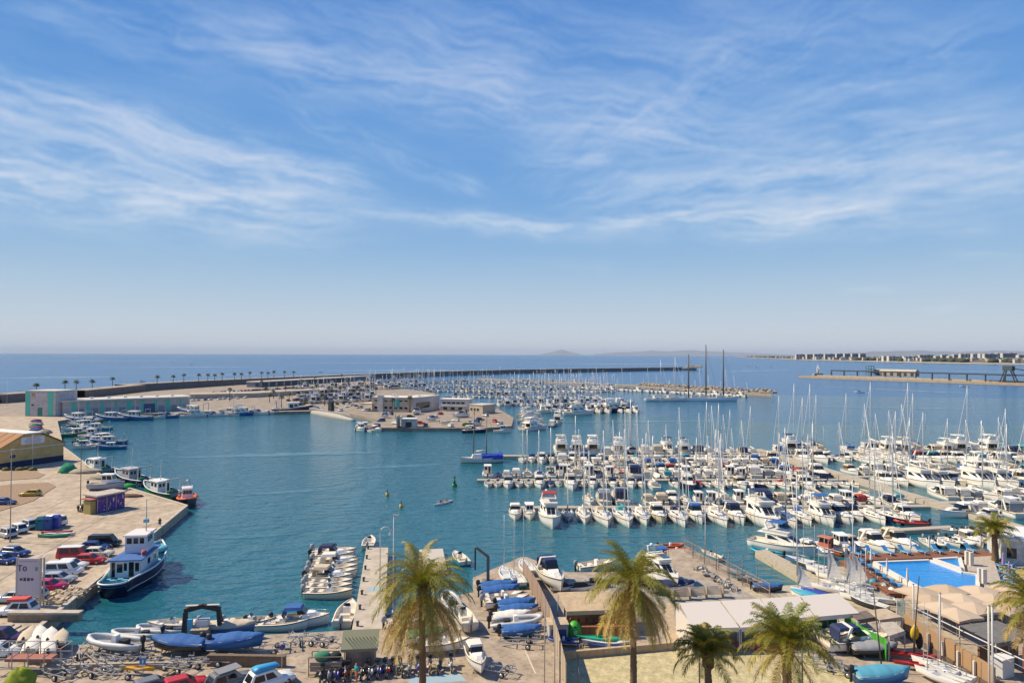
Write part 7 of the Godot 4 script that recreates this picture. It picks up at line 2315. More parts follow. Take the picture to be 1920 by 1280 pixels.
func build_club() -> void:
	var r := RandomNumberGenerator.new(); r.seed = 55
	var sand := grain(0.64, 0.55, 0.31, 0.95, "stain", 0.12)
	var tan := grain(0.58, 0.46, 0.33, 0.85, "patch", 0.2)
	var white := grain(0.70, 0.64, 0.58, 0.85, "fine", 0.35)
	var s: SurfaceTool
	var c: Node3D
	# ground surfaces
	structure("sand_court", slab(ring_of([[1060, 1236], [1272, 1216], [1400, 1212], [1540, 1230], [1640, 1300], [1060, 1300]]), QUAY - 0.04, QUAY + 0.02), sand)
	structure("club_hardstanding", slab(ring_of([[1015, 1085], [1090, 1082], [1240, 1076], [1290, 1080], [1420, 1118], [1280, 1132], [1040, 1112]]), QUAY - 0.04, QUAY + 0.012), grain(0.44, 0.41, 0.36, 0.9, "stain", 0.1))
	structure("beach_strip", slab(ring_of([[1385, 1102], [1500, 1096], [1560, 1062], [1600, 1062], [1690, 1125], [1650, 1150], [1580, 1130], [1420, 1122]]), QUAY - 0.04, QUAY + 0.016), grain(0.52, 0.45, 0.33, 0.95, "patch", 0.2))
	structure("terrace", slab(ring_of([[1600, 1050], [1860, 1034], [1990, 1040], [1990, 1200], [1790, 1200], [1690, 1120]]), QUAY - 0.04, QUAY + 0.03), grain(0.50, 0.43, 0.36, 0.9, "patch", 0.2))
	structure("club_pier", slab(ring_of([[1416, 1032], [1438, 1030], [1552, 1088], [1534, 1100]], 1.1), -1, 1.1), grain(0.52, 0.45, 0.34, 0.9, "patch", 0.3))
	# low beige wall of the court
	var wl := along("court_wall", spot(1056, 1236), spot(1274, 1216))
	var wn := 9
	var ln := spot(1056, 1236).distance_to(spot(1274, 1216)) / wn
	for i in wn:
		boxpart(wl, "wall_panel", grain(0.56, 0.40, 0.25, 0.9, "patch", 0.3), Vector3(ln * (i + 0.5), 0.35, 0), Vector3(ln - 0.03, 0.7, 0.25))
		boxpart(wl, "coping", grain(0.60, 0.45, 0.29, 0.9, "patch", 0.3), Vector3(ln * (i + 0.5), 0.75, 0), Vector3(ln - 0.01, 0.1, 0.36))
	tag(wl, "low tan wall along the back of the sand court", "wall")
	k_cafe(tan)
	# the pale canopies
	var i := 0
	for q in [[1275, 1130, 1349, 1126, 1387, 1176, 1300, 1178], [1352, 1126, 1424, 1122, 1467, 1172, 1390, 1176], [1427, 1122, 1499, 1117, 1528, 1156, 1455, 1161], [1502, 1117, 1572, 1111, 1612, 1149, 1531, 1156]]:
		canopy_roof("canopy", [spot(q[0], q[1], QUAY + 3.4), spot(q[2], q[3], QUAY + 3.4), spot(q[4], q[5], QUAY + 2.7), spot(q[6], q[7], QUAY + 2.7)], white, "pale cream canopy bay in the club roof row, %s from left" % nth(i))
		i += 1
	var gw := along("gable_wall", spot(1268, 1186), spot(1296, 1222))
	boxpart(gw, "wall", white, Vector3(3, 1.4, 0), Vector3(5.6, 2.8, 0.2))
	boxpart(gw, "cap", white, Vector3(3, 2.86, 0), Vector3(5.8, 0.12, 0.3))
	tag(gw, "white gable wall at the left end of the canopies", "wall")
	structure("path", slab(ring_of([[1246, 1130], [1262, 1130], [1272, 1214], [1248, 1216]]), QUAY - 0.03, QUAY + 0.025), grain(0.55, 0.42, 0.27, 0.9, "patch", 0.3))
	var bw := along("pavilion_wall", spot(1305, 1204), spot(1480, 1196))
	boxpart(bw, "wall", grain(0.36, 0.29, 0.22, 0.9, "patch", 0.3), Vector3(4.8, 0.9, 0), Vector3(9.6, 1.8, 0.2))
	for x in 5:
		boxpart(bw, "pillar", white, Vector3(0.4 + x * 2.2, 1.1, 0.14), Vector3(0.2, 2.2, 0.16))
	tag(bw, "shaded brown wall under the front of the canopies", "wall")
	# back wall of stored spars and boards
	var sp := along("spar_rack", spot(1250, 1128), spot(1400, 1118))
	for j in 8:
		boxpart(sp, "spar", paint(0.5, 0.42, 0.32, 0.6), Vector3(4.4 + (j % 3) * 0.4, 0.6 + j * 0.11, -0.1 * j), Vector3(8.5 - j * 0.4, 0.08, 0.08))
	for x in 4:
		boxpart(sp, "bracket", paint(0.3, 0.26, 0.22, 0.7), Vector3(1 + x * 2.3, 0.75, -0.3), Vector3(0.1, 1.5, 0.9))
	tag(sp, "long rack of stacked spars behind the canopies", "rack")
	# kayaks and small boats before the pavilion
	for q in [[1430, 1204, Color(0.55, 0.33, 0.02), "yellow kayak on the rack before the canopies", 0.9], [1405, 1217, Color(0.40, 0.03, 0.14), "magenta kayak at the back of the sand court", 0.15], [1446, 1216, Color(0.45, 0.05, 0.05), "red kayak behind the small palm", 0.15], [1462, 1222, Color(0.5, 0.2, 0.08), "orange kayak at the right of the magenta one", 0.15]]:
		c = copy(proto["kayak"], spot(q[0], q[1]) + Vector3(0, q[4], 0), 1.5, 1.0); dye(c, "hull", paint(q[2].r, q[2].g, q[2].b, 0.4)); dye(c, "deck", paint(q[2].r, q[2].g, q[2].b, 0.45)); tag(c, q[3], "kayak")
	# steel frames on the court
	for q in [[1050, 1292, 4.6], [1084, 1300, 3.6], [1312, 1300, 4.4], [1505, 1300, 4.6]]:
		var o := base("court_post", spot(q[0], q[1]))
		part(o, "pole", rod(Vector3.ZERO, Vector3(0, q[2], 0), 0.07, 0.07), paint(0.12, 0.12, 0.12, 0.5))
		s = tool(); bar(s, Vector3(0, q[2] * 0.7, 0), Vector3(0, q[2] * 0.62, 1.0), 0.05); part(o, "bracket", s, paint(0.12, 0.12, 0.12, 0.5))
		tag(o, {1050: "dark steel post at the sand court's left corner", 1084: "shorter dark post right of the left corner post", 1312: "dark lamp post beside the small palm", 1505: "grey post right of the stout palm"}[q[0]], "post")
	# yard boats on the right
	ashore("sport", 1610, 1218, R + 0.1, 0.8, "navy", "", "white cruiser with navy cover on the right-hand yard", 0.5)
	ashore("open", 1570, 1205, R + 0.3, 1.0, "white", "", "white open boat beside the green screen", 0.6)
	ashore("covered", 1640, 1230, R, 1.0, "grey", "dark", "grey inflatable-like boat before the navy covered cruiser", 0.5)
	var tarp := ashore("covered", 1655, 1284, R + 0.1, 1.15, "teal", "blue", "large boat under light blue tarpaulin at bottom right", 0.5)
	dye(tarp, "tarpaulin", paint(0.08, 0.30, 0.42, 0.75))
	for q in [[1540, 1250, 1.0], [1570, 1262, 1.2], [1530, 1236, 1.3]]:
		trailer(q[0], q[1], q[2], "empty trailer among the palms of the right yard, %s" % {1540: "middle one", 1570: "nearest one", 1530: "farthest one"}[q[0]])
	i = 0
	for q in [[1690, 1236, "red"], [1715, 1256, "red"], [1728, 1240, "red"], [1752, 1262, "white"], [1760, 1282, "white"], [1780, 1274, "white"]]:
		c = copy(proto["kayak"] if q[2] == "red" else proto["dinghy"], spot(q[0], q[1]) + Vector3(0, 0.5, 0), 1.3 if q[2] == "red" else 0.6, 1.1)
		if q[2] == "red":
			dye(c, "hull", paint(0.42, 0.03, 0.03, 0.4)); dye(c, "deck", paint(0.42, 0.03, 0.03, 0.45))
		tag(c, "%s in the lower right yard, %s from the left" % ["red kayak" if q[2] == "red" else "white racing dinghy", nth(i)], "kayak" if q[2] == "red" else "dinghy"); i += 1
	for q in [[1655, 1262, 1638, 1108], [1712, 1240, 1724, 1080]]:
		var p0 := spot(q[0], q[1]); var p1 := far_at(q[2], q[3], -p0.z + 1.0)
		var o := base("bare_mast", p0)
		part(o, "spar", rod(Vector3.ZERO, p1 - p0, 0.08, 0.05), paint(0.06, 0.05, 0.05, 0.5))
		part(o, "spreader", rod((p1 - p0) * 0.6 + Vector3(-0.5, 0, 0), (p1 - p0) * 0.6 + Vector3(0.5, 0, 0), 0.02), paint(0.06, 0.05, 0.05, 0.5))
		tag(o, "dark bare mast leaning %s in the right yard" % ("left" if q[0] == 1655 else "right"), "mast")
	# green screens
	var gs := along("green_screen", spot(1500, 1198), spot(1584, 1188))
	for j in 4:
		boxpart(gs, "screen_panel", paint(0.01, 0.10, 0.06, 0.85), Vector3(0.6 + j * 1.25, 1.2, 0), Vector3(1.2, 2.0, 0.05))
	boxpart(gs, "top_rail", paint(0.35, 0.45, 0.5, 0.5), Vector3(2.5, 2.3, 0), Vector3(5.2, 0.1, 0.1))
	tag(gs, "dark green mesh screen at the right end of the canopies", "screen")
	gs = along("green_screen", spot(1584, 1190), spot(1664, 1240))
	var gl := spot(1584, 1190).distance_to(spot(1664, 1240))
	var gc := tool()
	for j in 16:
		var x0 := gl * j / 16; var x1 := gl * (j + 1) / 16
		quad(gc, Vector3(x0, 0.1, 0.12 * sin(j * 1.7)), Vector3(x0, 2.3 - 0.15 * sin(PI * j / 16.0), 0.1 * sin(j * 2.0)), Vector3(x1, 2.3 - 0.15 * sin(PI * (j + 1) / 16.0), 0.1 * sin(j * 2.0 + 2.0)), Vector3(x1, 0.1, 0.12 * sin(j * 1.7 + 1.7)))
	part(gs, "cloth", gc, paint(0.05, 0.30, 0.02, 0.85))
	for j in 4:
		boxpart(gs, "post", paint(0.3, 0.3, 0.3, 0.6), Vector3(gl * j / 3, 1.2, -0.15), Vector3(0.08, 2.4, 0.08))
	tag(gs, "bright green cloth screen slanting through the right yard", "screen")
	right_side(r, tan)
	pool(r)
	beach_things(r)

func k_cafe(tan: Material) -> void:
	var s: SurfaceTool
	var o := canopy_roof("cafe", [spot(1046, 1110, QUAY + 3.5), spot(1166, 1106, QUAY + 3.5), spot(1182, 1142, QUAY + 2.8), spot(1062, 1146, QUAY + 2.8)], grain(0.60, 0.45, 0.28, 0.85, "patch", 0.2), "bar with tan awning roof and dark wood counter")
	var d := spot(1182, 1142, QUAY + 2.8) - spot(1062, 1146, QUAY + 2.8)
	boxpart(o, "back_wall", grain(0.30, 0.20, 0.13, 0.8, "fine", 1.0), Vector3(d.x / 2, 1.4, d.z / 2 - 3.2), Vector3(d.x, 2.8, 0.2))
	for k in 5:
		boxpart(o, "counter_panel", grain(0.42, 0.14, 0.06, 0.6, "fine", 1.5), Vector3(2.0 + k * 1.25, 0.6, 0.2), Vector3(1.2, 1.2, 0.5))
	boxpart(o, "counter_top", paint(0.3, 0.12, 0.05, 0.5), Vector3(4.5, 1.25, 0.2), Vector3(6.4, 0.08, 0.7))
	boxpart(o, "yellow_door", paint(0.5, 0.30, 0.03, 0.6), Vector3(6.6, 1.4, -0.6), Vector3(1.2, 2.4, 0.1))
	for k in 5:
		boxpart(o, "bottle_shelf", paint(0.5, 0.5, 0.48, 0.4), Vector3(2.4 + k * 0.7, 1.7, d.z / 2 - 2.9), Vector3(0.16, 0.5, 0.2))
	for k in 7:
		s = tool(true); ball(s, Vector3(0.6 + k * 0.9, 1.5, -0.9), Vector3(0.18, 0.28, 0.14), 5); part(o, "life_vest", s, paint(0.22, 0.03, 0.03, 0.8))
	# container, bottle bank, kayak stack
	var c := base("store_box", spot(1045, 1196), 0.1)
	boxpart(c, "box_body", paint(0.45, 0.44, 0.44, 0.6), Vector3(0, 0.9, 0), Vector3(2.1, 1.8, 2.0))
	boxpart(c, "box_top", tan, Vector3(0, 1.86, 0), Vector3(2.3, 0.12, 2.2))
	boxpart(c, "front_hatch", paint(0.05, 0.07, 0.16, 0.6), Vector3(0, 0.95, 1.02), Vector3(1.7, 0.8, 0.06))
	tag(c, "white store box with tan top left of the bar", "store box")
	c = base("bottle_bank", spot(1077, 1195))
	s = tool(true)
	var rings := []
	for q in [[0.05, 0.72], [0.4, 0.85], [1.0, 0.82], [1.5, 0.6], [1.8, 0.3], [1.88, 0.05]]:
		var ring := PackedVector3Array()
		for k in 14: ring.append(Vector3(cos(TAU * k / 14) * q[1], q[0], sin(TAU * k / 14) * q[1]))
		rings.append(ring)
	loft(s, rings); part(c, "bank_body", s, paint(0.05, 0.36, 0.03, 0.5))
	boxpart(c, "notice", paint(0.65, 0.66, 0.62, 0.6), Vector3(0.05, 0.85, 0.82), Vector3(0.34, 0.34, 0.06))
	boxpart(c, "slot", paint(0.03, 0.08, 0.03, 0.6), Vector3(0, 1.42, 0.6), Vector3(0.3, 0.16, 0.12))
	tag(c, "bright green domed bottle bank before the bar", "bottle bank")
	for k in 3:
		var y := copy(proto["kayak"], spot(1128 + k * 12, 1210 + k * 4) + Vector3(0, 0.55 - k * 0.2, 0), 1.52, 1.6)
		var col: Color = [Color(0.01, 0.34, 0.20), Color(0.62, 0.60, 0.55), Color(0.03, 0.07, 0.22)][k]
		dye(y, "hull", paint(col.r, col.g, col.b, 0.5)); dye(y, "deck", paint(col.r, col.g, col.b, 0.5))
		tag(y, ["long green canoe on the rack before the bar", "long white canoe below the green one", "long navy canoe nearest the court wall"][k], "canoe")
	c = base("canoe_rack", spot(1130, 1212), 0.0)
	s = tool()
	for x in [-2.6, 0.0, 2.6]:
		bar(s, Vector3(x, 0, -0.7), Vector3(x, 0.75, -0.7), 0.08); bar(s, Vector3(x, 0, 0.9), Vector3(x, 0.45, 0.9), 0.08); bar(s, Vector3(x, 0.62, -0.7), Vector3(x, 0.3, 0.9), 0.06)
	part(c, "frame", s, paint(0.5, 0.48, 0.45, 0.6))
	tag(c, "timber rack carrying three long canoes", "rack")
	var t := boat("rib", spot(1056, 1210) + Vector3(0, 0.3, 0), 1.4, 0.6, "grey"); dye(t, "inflated_tube", paint(0.03, 0.06, 0.25, 0.5)); stand(t, 0.3); tag(t, "small navy inflatable dinghy at the panel fence", "motorboat")
	# boats on the hardstanding
	ashore("sport", 1034, 1098, PI + 0.25, 0.95, "navy", "", "white cruiser ashore facing the bar", 0.8)
	tag(boat("open", spot(1120, 1066, 0), R + 0.35, 1.3, "white"), "white open boat moored at the hardstanding edge", "motorboat")
	ashore("fly", 1240, 1094, PI + 0.25, 0.8, "royal blue", "", "white flybridge yacht with blue bimini on the slip", 0.9)
	for q in [[1056, 1108], [1092, 1108], [1122, 1100]]:
		var j := copy(proto["jet"], spot(q[0], q[1]) + Vector3(0, 0.25, 0), R + 0.1, 1.15)
		dye(j, "deck", paint(0.02, 0.02, 0.025, 0.6)); stand(j, 0.25)
		tag(j, {1056: "jet ski ashore behind the bar, leftmost", 1092: "jet ski ashore behind the bar, middle", 1122: "jet ski ashore behind the bar, rightmost"}[q[0]], "jet ski")
	ashore("covered", 1262, 1112, R, 1.15, "navy", "", "boat under navy cover at the right of the hardstanding", 0.5)
	# the slanting fence of the pier and what stands on it
	low_fence("pier_fence", spot(1284, 1034), spot(1444, 1122), 2.0, paint(0.34, 0.27, 0.22, 0.7), "brown barred fence slanting along the pier")
	for k in 6:
		var p := spot(1300, 1046).lerp(spot(1420, 1112), k / 5.0)
		o = base("pier_post", p)
		part(o, "pole", rod(Vector3.ZERO, Vector3(0, 3.6, 0), 0.05), paint(0.2, 0.17, 0.15, 0.6))
		part(o, "cap", rod(Vector3(0, 3.6, 0), Vector3(0, 3.75, 0), 0.09), paint(0.2, 0.17, 0.15, 0.6))
		tag(o, "thin dark pole along the pier fence, %s from the water" % nth(k), "post", "poles along the pier fence")
	for q in [[1258, 1027, "orange inflatable boat, left of two at the pier head"], [1270, 1036, "orange inflatable boat, right of two at the pier head"]]:
		var b := boat("rib", spot(q[0], q[1], 0), R + 0.1, 0.8, "grey"); dye(b, "inflated_tube", paint(0.50, 0.10, 0.02, 0.5)); dye(b, "deck", paint(0.45, 0.12, 0.03, 0.6)); tag(b, q[2], "motorboat")
	var bb := boat("open", spot(1334, 1046, 0), 0.5, 0.9, "white", "turquoise"); tag(bb, "small pale blue boat moored right of the pier", "motorboat")
	for q in [[1380, 1078, Color(0.05, 0.3, 0.42)], [1392, 1086, Color(0.12, 0.35, 0.42)], [1402, 1092, Color(0.03, 0.03, 0.04)]]:
		var y := copy(proto["kayak"], spot(q[0], q[1]) + Vector3(0, 0.15, 0), 1.3, 0.75); dye(y, "hull", paint(q[2].r, q[2].g, q[2].b, 0.4)); dye(y, "deck", paint(q[2].r, q[2].g, q[2].b, 0.4))
		tag(y, {1380: "blue paddle boat lying on the pier, farthest of three", 1392: "pale blue paddle boat lying on the pier, middle of three", 1402: "black paddle boat lying on the pier, nearest of three"}[q[0]], "kayak")
	ashore("covered", 1440, 1108, R - 0.1, 0.8, "royal blue", "dark", "small dark boat with blue cover on the beach", 0.3)
	# bicycles and boards along the fence: one jumble
	var r := RandomNumberGenerator.new(); r.seed = 8
	s = tool()
	for k in 60:
		var p := spot(1316, 1066).lerp(spot(1392, 1110), r.randf()) + Vector3(r.randf_range(-1.6, 0), r.randf_range(0.1, 0.6), r.randf_range(-0.5, 0.5))
		box(s, p, Vector3(r.randf_range(0.1, 0.9), r.randf_range(0.05, 0.4), r.randf_range(0.1, 0.6)), Basis.from_euler(Vector3(r.randf(), r.randf() * 6, r.randf())))
	tag(part(self, "gear_jumble", s, grain(0.4, 0.38, 0.36, 0.8, "fine", 1.0)), "jumble of boat gear heaped along the pier fence", "gear", "", "stuff")

func right_side(r: RandomNumberGenerator, tan: Material) -> void:
	var s: SurfaceTool
	# the speckled orange wall with its planter
	var a := spot(1697, 1190); var b := spot(1866, 1298)
	var o := along("garden_wall", a, b)
	var l := a.distance_to(b)
	var n := 6
	for i in n:
		boxpart(o, "wall_panel", grain(0.56, 0.35, 0.19, 0.9, "speck", 0.9), Vector3(l * (i + 0.5) / n, 1.5, 0), Vector3(l / n - 0.03, 1.7, 0.25))
		boxpart(o, "plinth", grain(0.16, 0.12, 0.09, 0.9, "patch", 0.4), Vector3(l * (i + 0.5) / n, 0.32, 0.1), Vector3(l / n - 0.01, 0.64, 0.3))
		boxpart(o, "pier", paint(0.6, 0.55, 0.48, 0.8), Vector3(l * i / n, 1.0, 0.3), Vector3(0.2, 2.0, 0.2))
	tag(o, "orange speckled garden wall with dark plinth slanting at lower right", "wall")
	var leaf := grain(0.05, 0.075, 0.02, 0.9, "fine", 2.0)
	for i in 9:
		shrub(a.lerp(b, 0.06 + i * 0.1) + Vector3(1.0, 0, -0.9), r.randf_range(0.9, 1.3), leaf, i, "dark shrub behind the garden wall, %s from the left" % nth(i))
	for i in 3:
		shrub(a.lerp(b, [0.5, 0.55, 0.62][i]) + Vector3(0.9, 0.9, -0.7), 0.5, paint(0.40, 0.42, 0.03, 0.8), i + 20, "yellow-flowered shrub above the garden wall, %s of three" % nth(i))
	# overhead rails and posts
	i_post(1714, 1200, 6.2, "white post at the upper end of the garden wall")
	i_post(1764, 1250, 7.5, "grey post halfway along the garden wall")
	i_post(1856, 1310, 8.6, "pair-leading white post at the lower end of the wall")
	i_post(1863, 1312, 8.6, "second white post at the lower end of the wall")
	var p0 := far_at(1716, 1140, 78.0); var p1 := far_at(1925, 1240, 62.0)
	o = base("overhead_pipe", Vector3(p0.x, p0.y, p0.z))
	part(o, "pipe", rod(Vector3.ZERO, p1 - p0, 0.07), paint(0.55, 0.54, 0.52, 0.4))
	part(o, "cable", rod(Vector3(0, -0.5, 0), p1 - p0 + Vector3(0, -0.7, 0), 0.03), paint(0.3, 0.3, 0.3, 0.5))
	tag(o, "long pale rail slanting above the garden wall on posts", "rail")
	# grey roofed pergola
	o = canopy_roof("pergola", [spot(1800, 1172, QUAY + 3.2), spot(1870, 1163, QUAY + 3.3), spot(1945, 1192, QUAY + 2.9), spot(1868, 1206, QUAY + 2.8)], grain(0.20, 0.19, 0.18, 0.85, "patch", 0.3), "grey flat pergola roof on brown posts at right")
	boxpart(o, "bar_counter", grain(0.20, 0.11, 0.06, 0.7, "fine", 1.0), Vector3(1.2, 1.0, -1.4), Vector3(4.0, 2.0, 0.3))
	boxpart(o, "corner_post", paint(0.22, 0.07, 0.03, 0.7), Vector3(2.6, 1.3, 0.4), Vector3(0.25, 2.6, 0.25))
	var bx := base("cool_box", spot(1880, 1266), 0.4)
	boxpart(bx, "cabinet", paint(0.55, 0.55, 0.56, 0.5), Vector3(0, 0.9, 0), Vector3(1.8, 1.8, 1.2)); boxpart(bx, "lid", paint(0.7, 0.7, 0.7, 0.5), Vector3(0, 1.84, 0), Vector3(1.9, 0.1, 1.3))
	tag(bx, "white cabinet beside the posts at lower right", "cabinet")
	bx = base("blue_awning", spot(1895, 1240), 0.5)
	s = tool(); frustum(s, [1.6, 1.6, -0.8, 0.9, 2.3], [1.5, 1.5, -0.8, 0.3, 2.9]); part(bx, "awning_cloth", s, paint(0.16, 0.15, 0.30, 0.8))
	for x in [-1.5, 1.5]: part(bx, "post", rod(Vector3(x, 0, 0.6), Vector3(x, 2.3, 0.6), 0.05), paint(0.4, 0.4, 0.4, 0.5))
	tag(bx, "dusky blue awning below the pergola roof", "awning")
	# the tan parasols
	var k := 0
	for q in [[1722, 1150], [1778, 1146], [1836, 1148], [1896, 1144], [1745, 1166], [1805, 1164], [1862, 1164], [1920, 1160], [1768, 1182], [1828, 1182], [1888, 1180], [1795, 1194], [1940, 1178]]:
		parasol(spot(q[0], q[1]), 3.7, 2.7, grain([0.60, 0.55, 0.63][k % 3], [0.47, 0.42, 0.50][k % 3], [0.34, 0.29, 0.37][k % 3], 0.85, "fine", 0.6), "square tan parasol on the terrace below the pool, %s" % ["back row first", "back row second", "back row third", "back row fourth", "second row first", "second row second", "second row third", "second row fourth", "third row first", "third row second", "third row third", "front row single", "rightmost at frame edge"][k])
		k += 1
	# clear glass shower screen and grey roofs
	o = base("glass_screen", spot(1690, 1172), 0.2)
	var gm := StandardMaterial3D.new(); gm.albedo_color = Color(0.7, 0.9, 0.82, 0.35); gm.transparency = BaseMaterial3D.TRANSPARENCY_ALPHA; gm.roughness = 0.05
	boxpart(o, "glass_pane", gm, Vector3(0, 1.5, 0), Vector3(0.9, 2.8, 0.04))
	for x in [-0.5, 0.5]: boxpart(o, "frame_post", paint(0.55, 0.55, 0.54, 0.4), Vector3(x, 1.55, 0), Vector3(0.08, 3.1, 0.08))
	tag(o, "green glass screen panel beside the tan parasols", "screen")
	canopy_roof("flat_roof", [spot(1595, 1150, QUAY + 2.6), spot(1625, 1144, QUAY + 2.6), spot(1648, 1155, QUAY + 2.5), spot(1608, 1162, QUAY + 2.5)], grain(0.20, 0.16, 0.13, 0.9, "patch", 0.3), "small dark brown roof right of the canopies")
	canopy_roof("flat_roof", [spot(1626, 1144, QUAY + 2.6), spot(1662, 1140, QUAY + 2.6), spot(1692, 1156, QUAY + 2.5), spot(1650, 1162, QUAY + 2.5)], tan, "small tan roof beside the dark brown one")
	canopy_roof("flat_roof", [spot(1648, 1167, QUAY + 2.6), spot(1676, 1165, QUAY + 2.6), spot(1697, 1182, QUAY + 2.5), spot(1668, 1192, QUAY + 2.5)], grain(0.55, 0.48, 0.40, 0.9, "patch", 0.3), "pale flat shed roof beside the green cloth screen")
	# life jackets drying
	o = base("gear_stand", spot(1716, 1222))
	part(o, "post", rod(Vector3.ZERO, Vector3(0, 2.6, 0), 0.06), paint(0.3, 0.3, 0.3, 0.5))
	s = tool(true); ball(s, Vector3(0, 2.0, 0), Vector3(0.5, 0.75, 0.3), 6); part(o, "yellow_jackets", s, paint(0.55, 0.36, 0.01, 0.8))
	s = tool(true); ball(s, Vector3(0.5, 1.2, 0), Vector3(0.4, 0.9, 0.3), 6); part(o, "black_wetsuits", s, paint(0.02, 0.02, 0.02, 0.8))
	tag(o, "stand hung with yellow jackets and black wetsuits", "clothes stand")

func i_post(u: float, v: float, h: float, label: String) -> void:
	var o := base("slim_post", spot(u, v))
	part(o, "pole", rod(Vector3.ZERO, Vector3(0, h, 0), 0.09), paint(0.55, 0.54, 0.52, 0.45))
	part(o, "cap", rod(Vector3(0, h, 0), Vector3(0, h + 0.08, 0), 0.12), paint(0.4, 0.4, 0.4, 0.45))
	tag(o, label, "post")

func shrub(at: Vector3, size: float, m: Material, seed_at: int, label: String) -> void:
	var r := RandomNumberGenerator.new(); r.seed = seed_at
	var o := base("shrub", at)
	part(o, "stem", rod(Vector3.ZERO, Vector3(0, size, 0), 0.05, 0.03), paint(0.12, 0.08, 0.05, 0.9))
	var s := tool()
	for k in 260:
		var d := Vector3(r.randfn(), r.randfn() * 0.7, r.randfn()).normalized() * pow(r.randf(), 0.4) * size
		d.y = absf(d.y) + size * 0.3
		var b := Basis.from_euler(Vector3(r.randf() * 6, r.randf() * 6, r.randf() * 6))
		var z := 0.16 * size
		quad(s, d + b * Vector3(-z * 0.5, 0, 0), d + b * Vector3(0, 0, -z), d + b * Vector3(z * 0.5, 0.03, 0), d + b * Vector3(0, 0, z))
	part(o, "foliage", s, m)
	tag(o, label, "shrub", "shrubs and bushes")

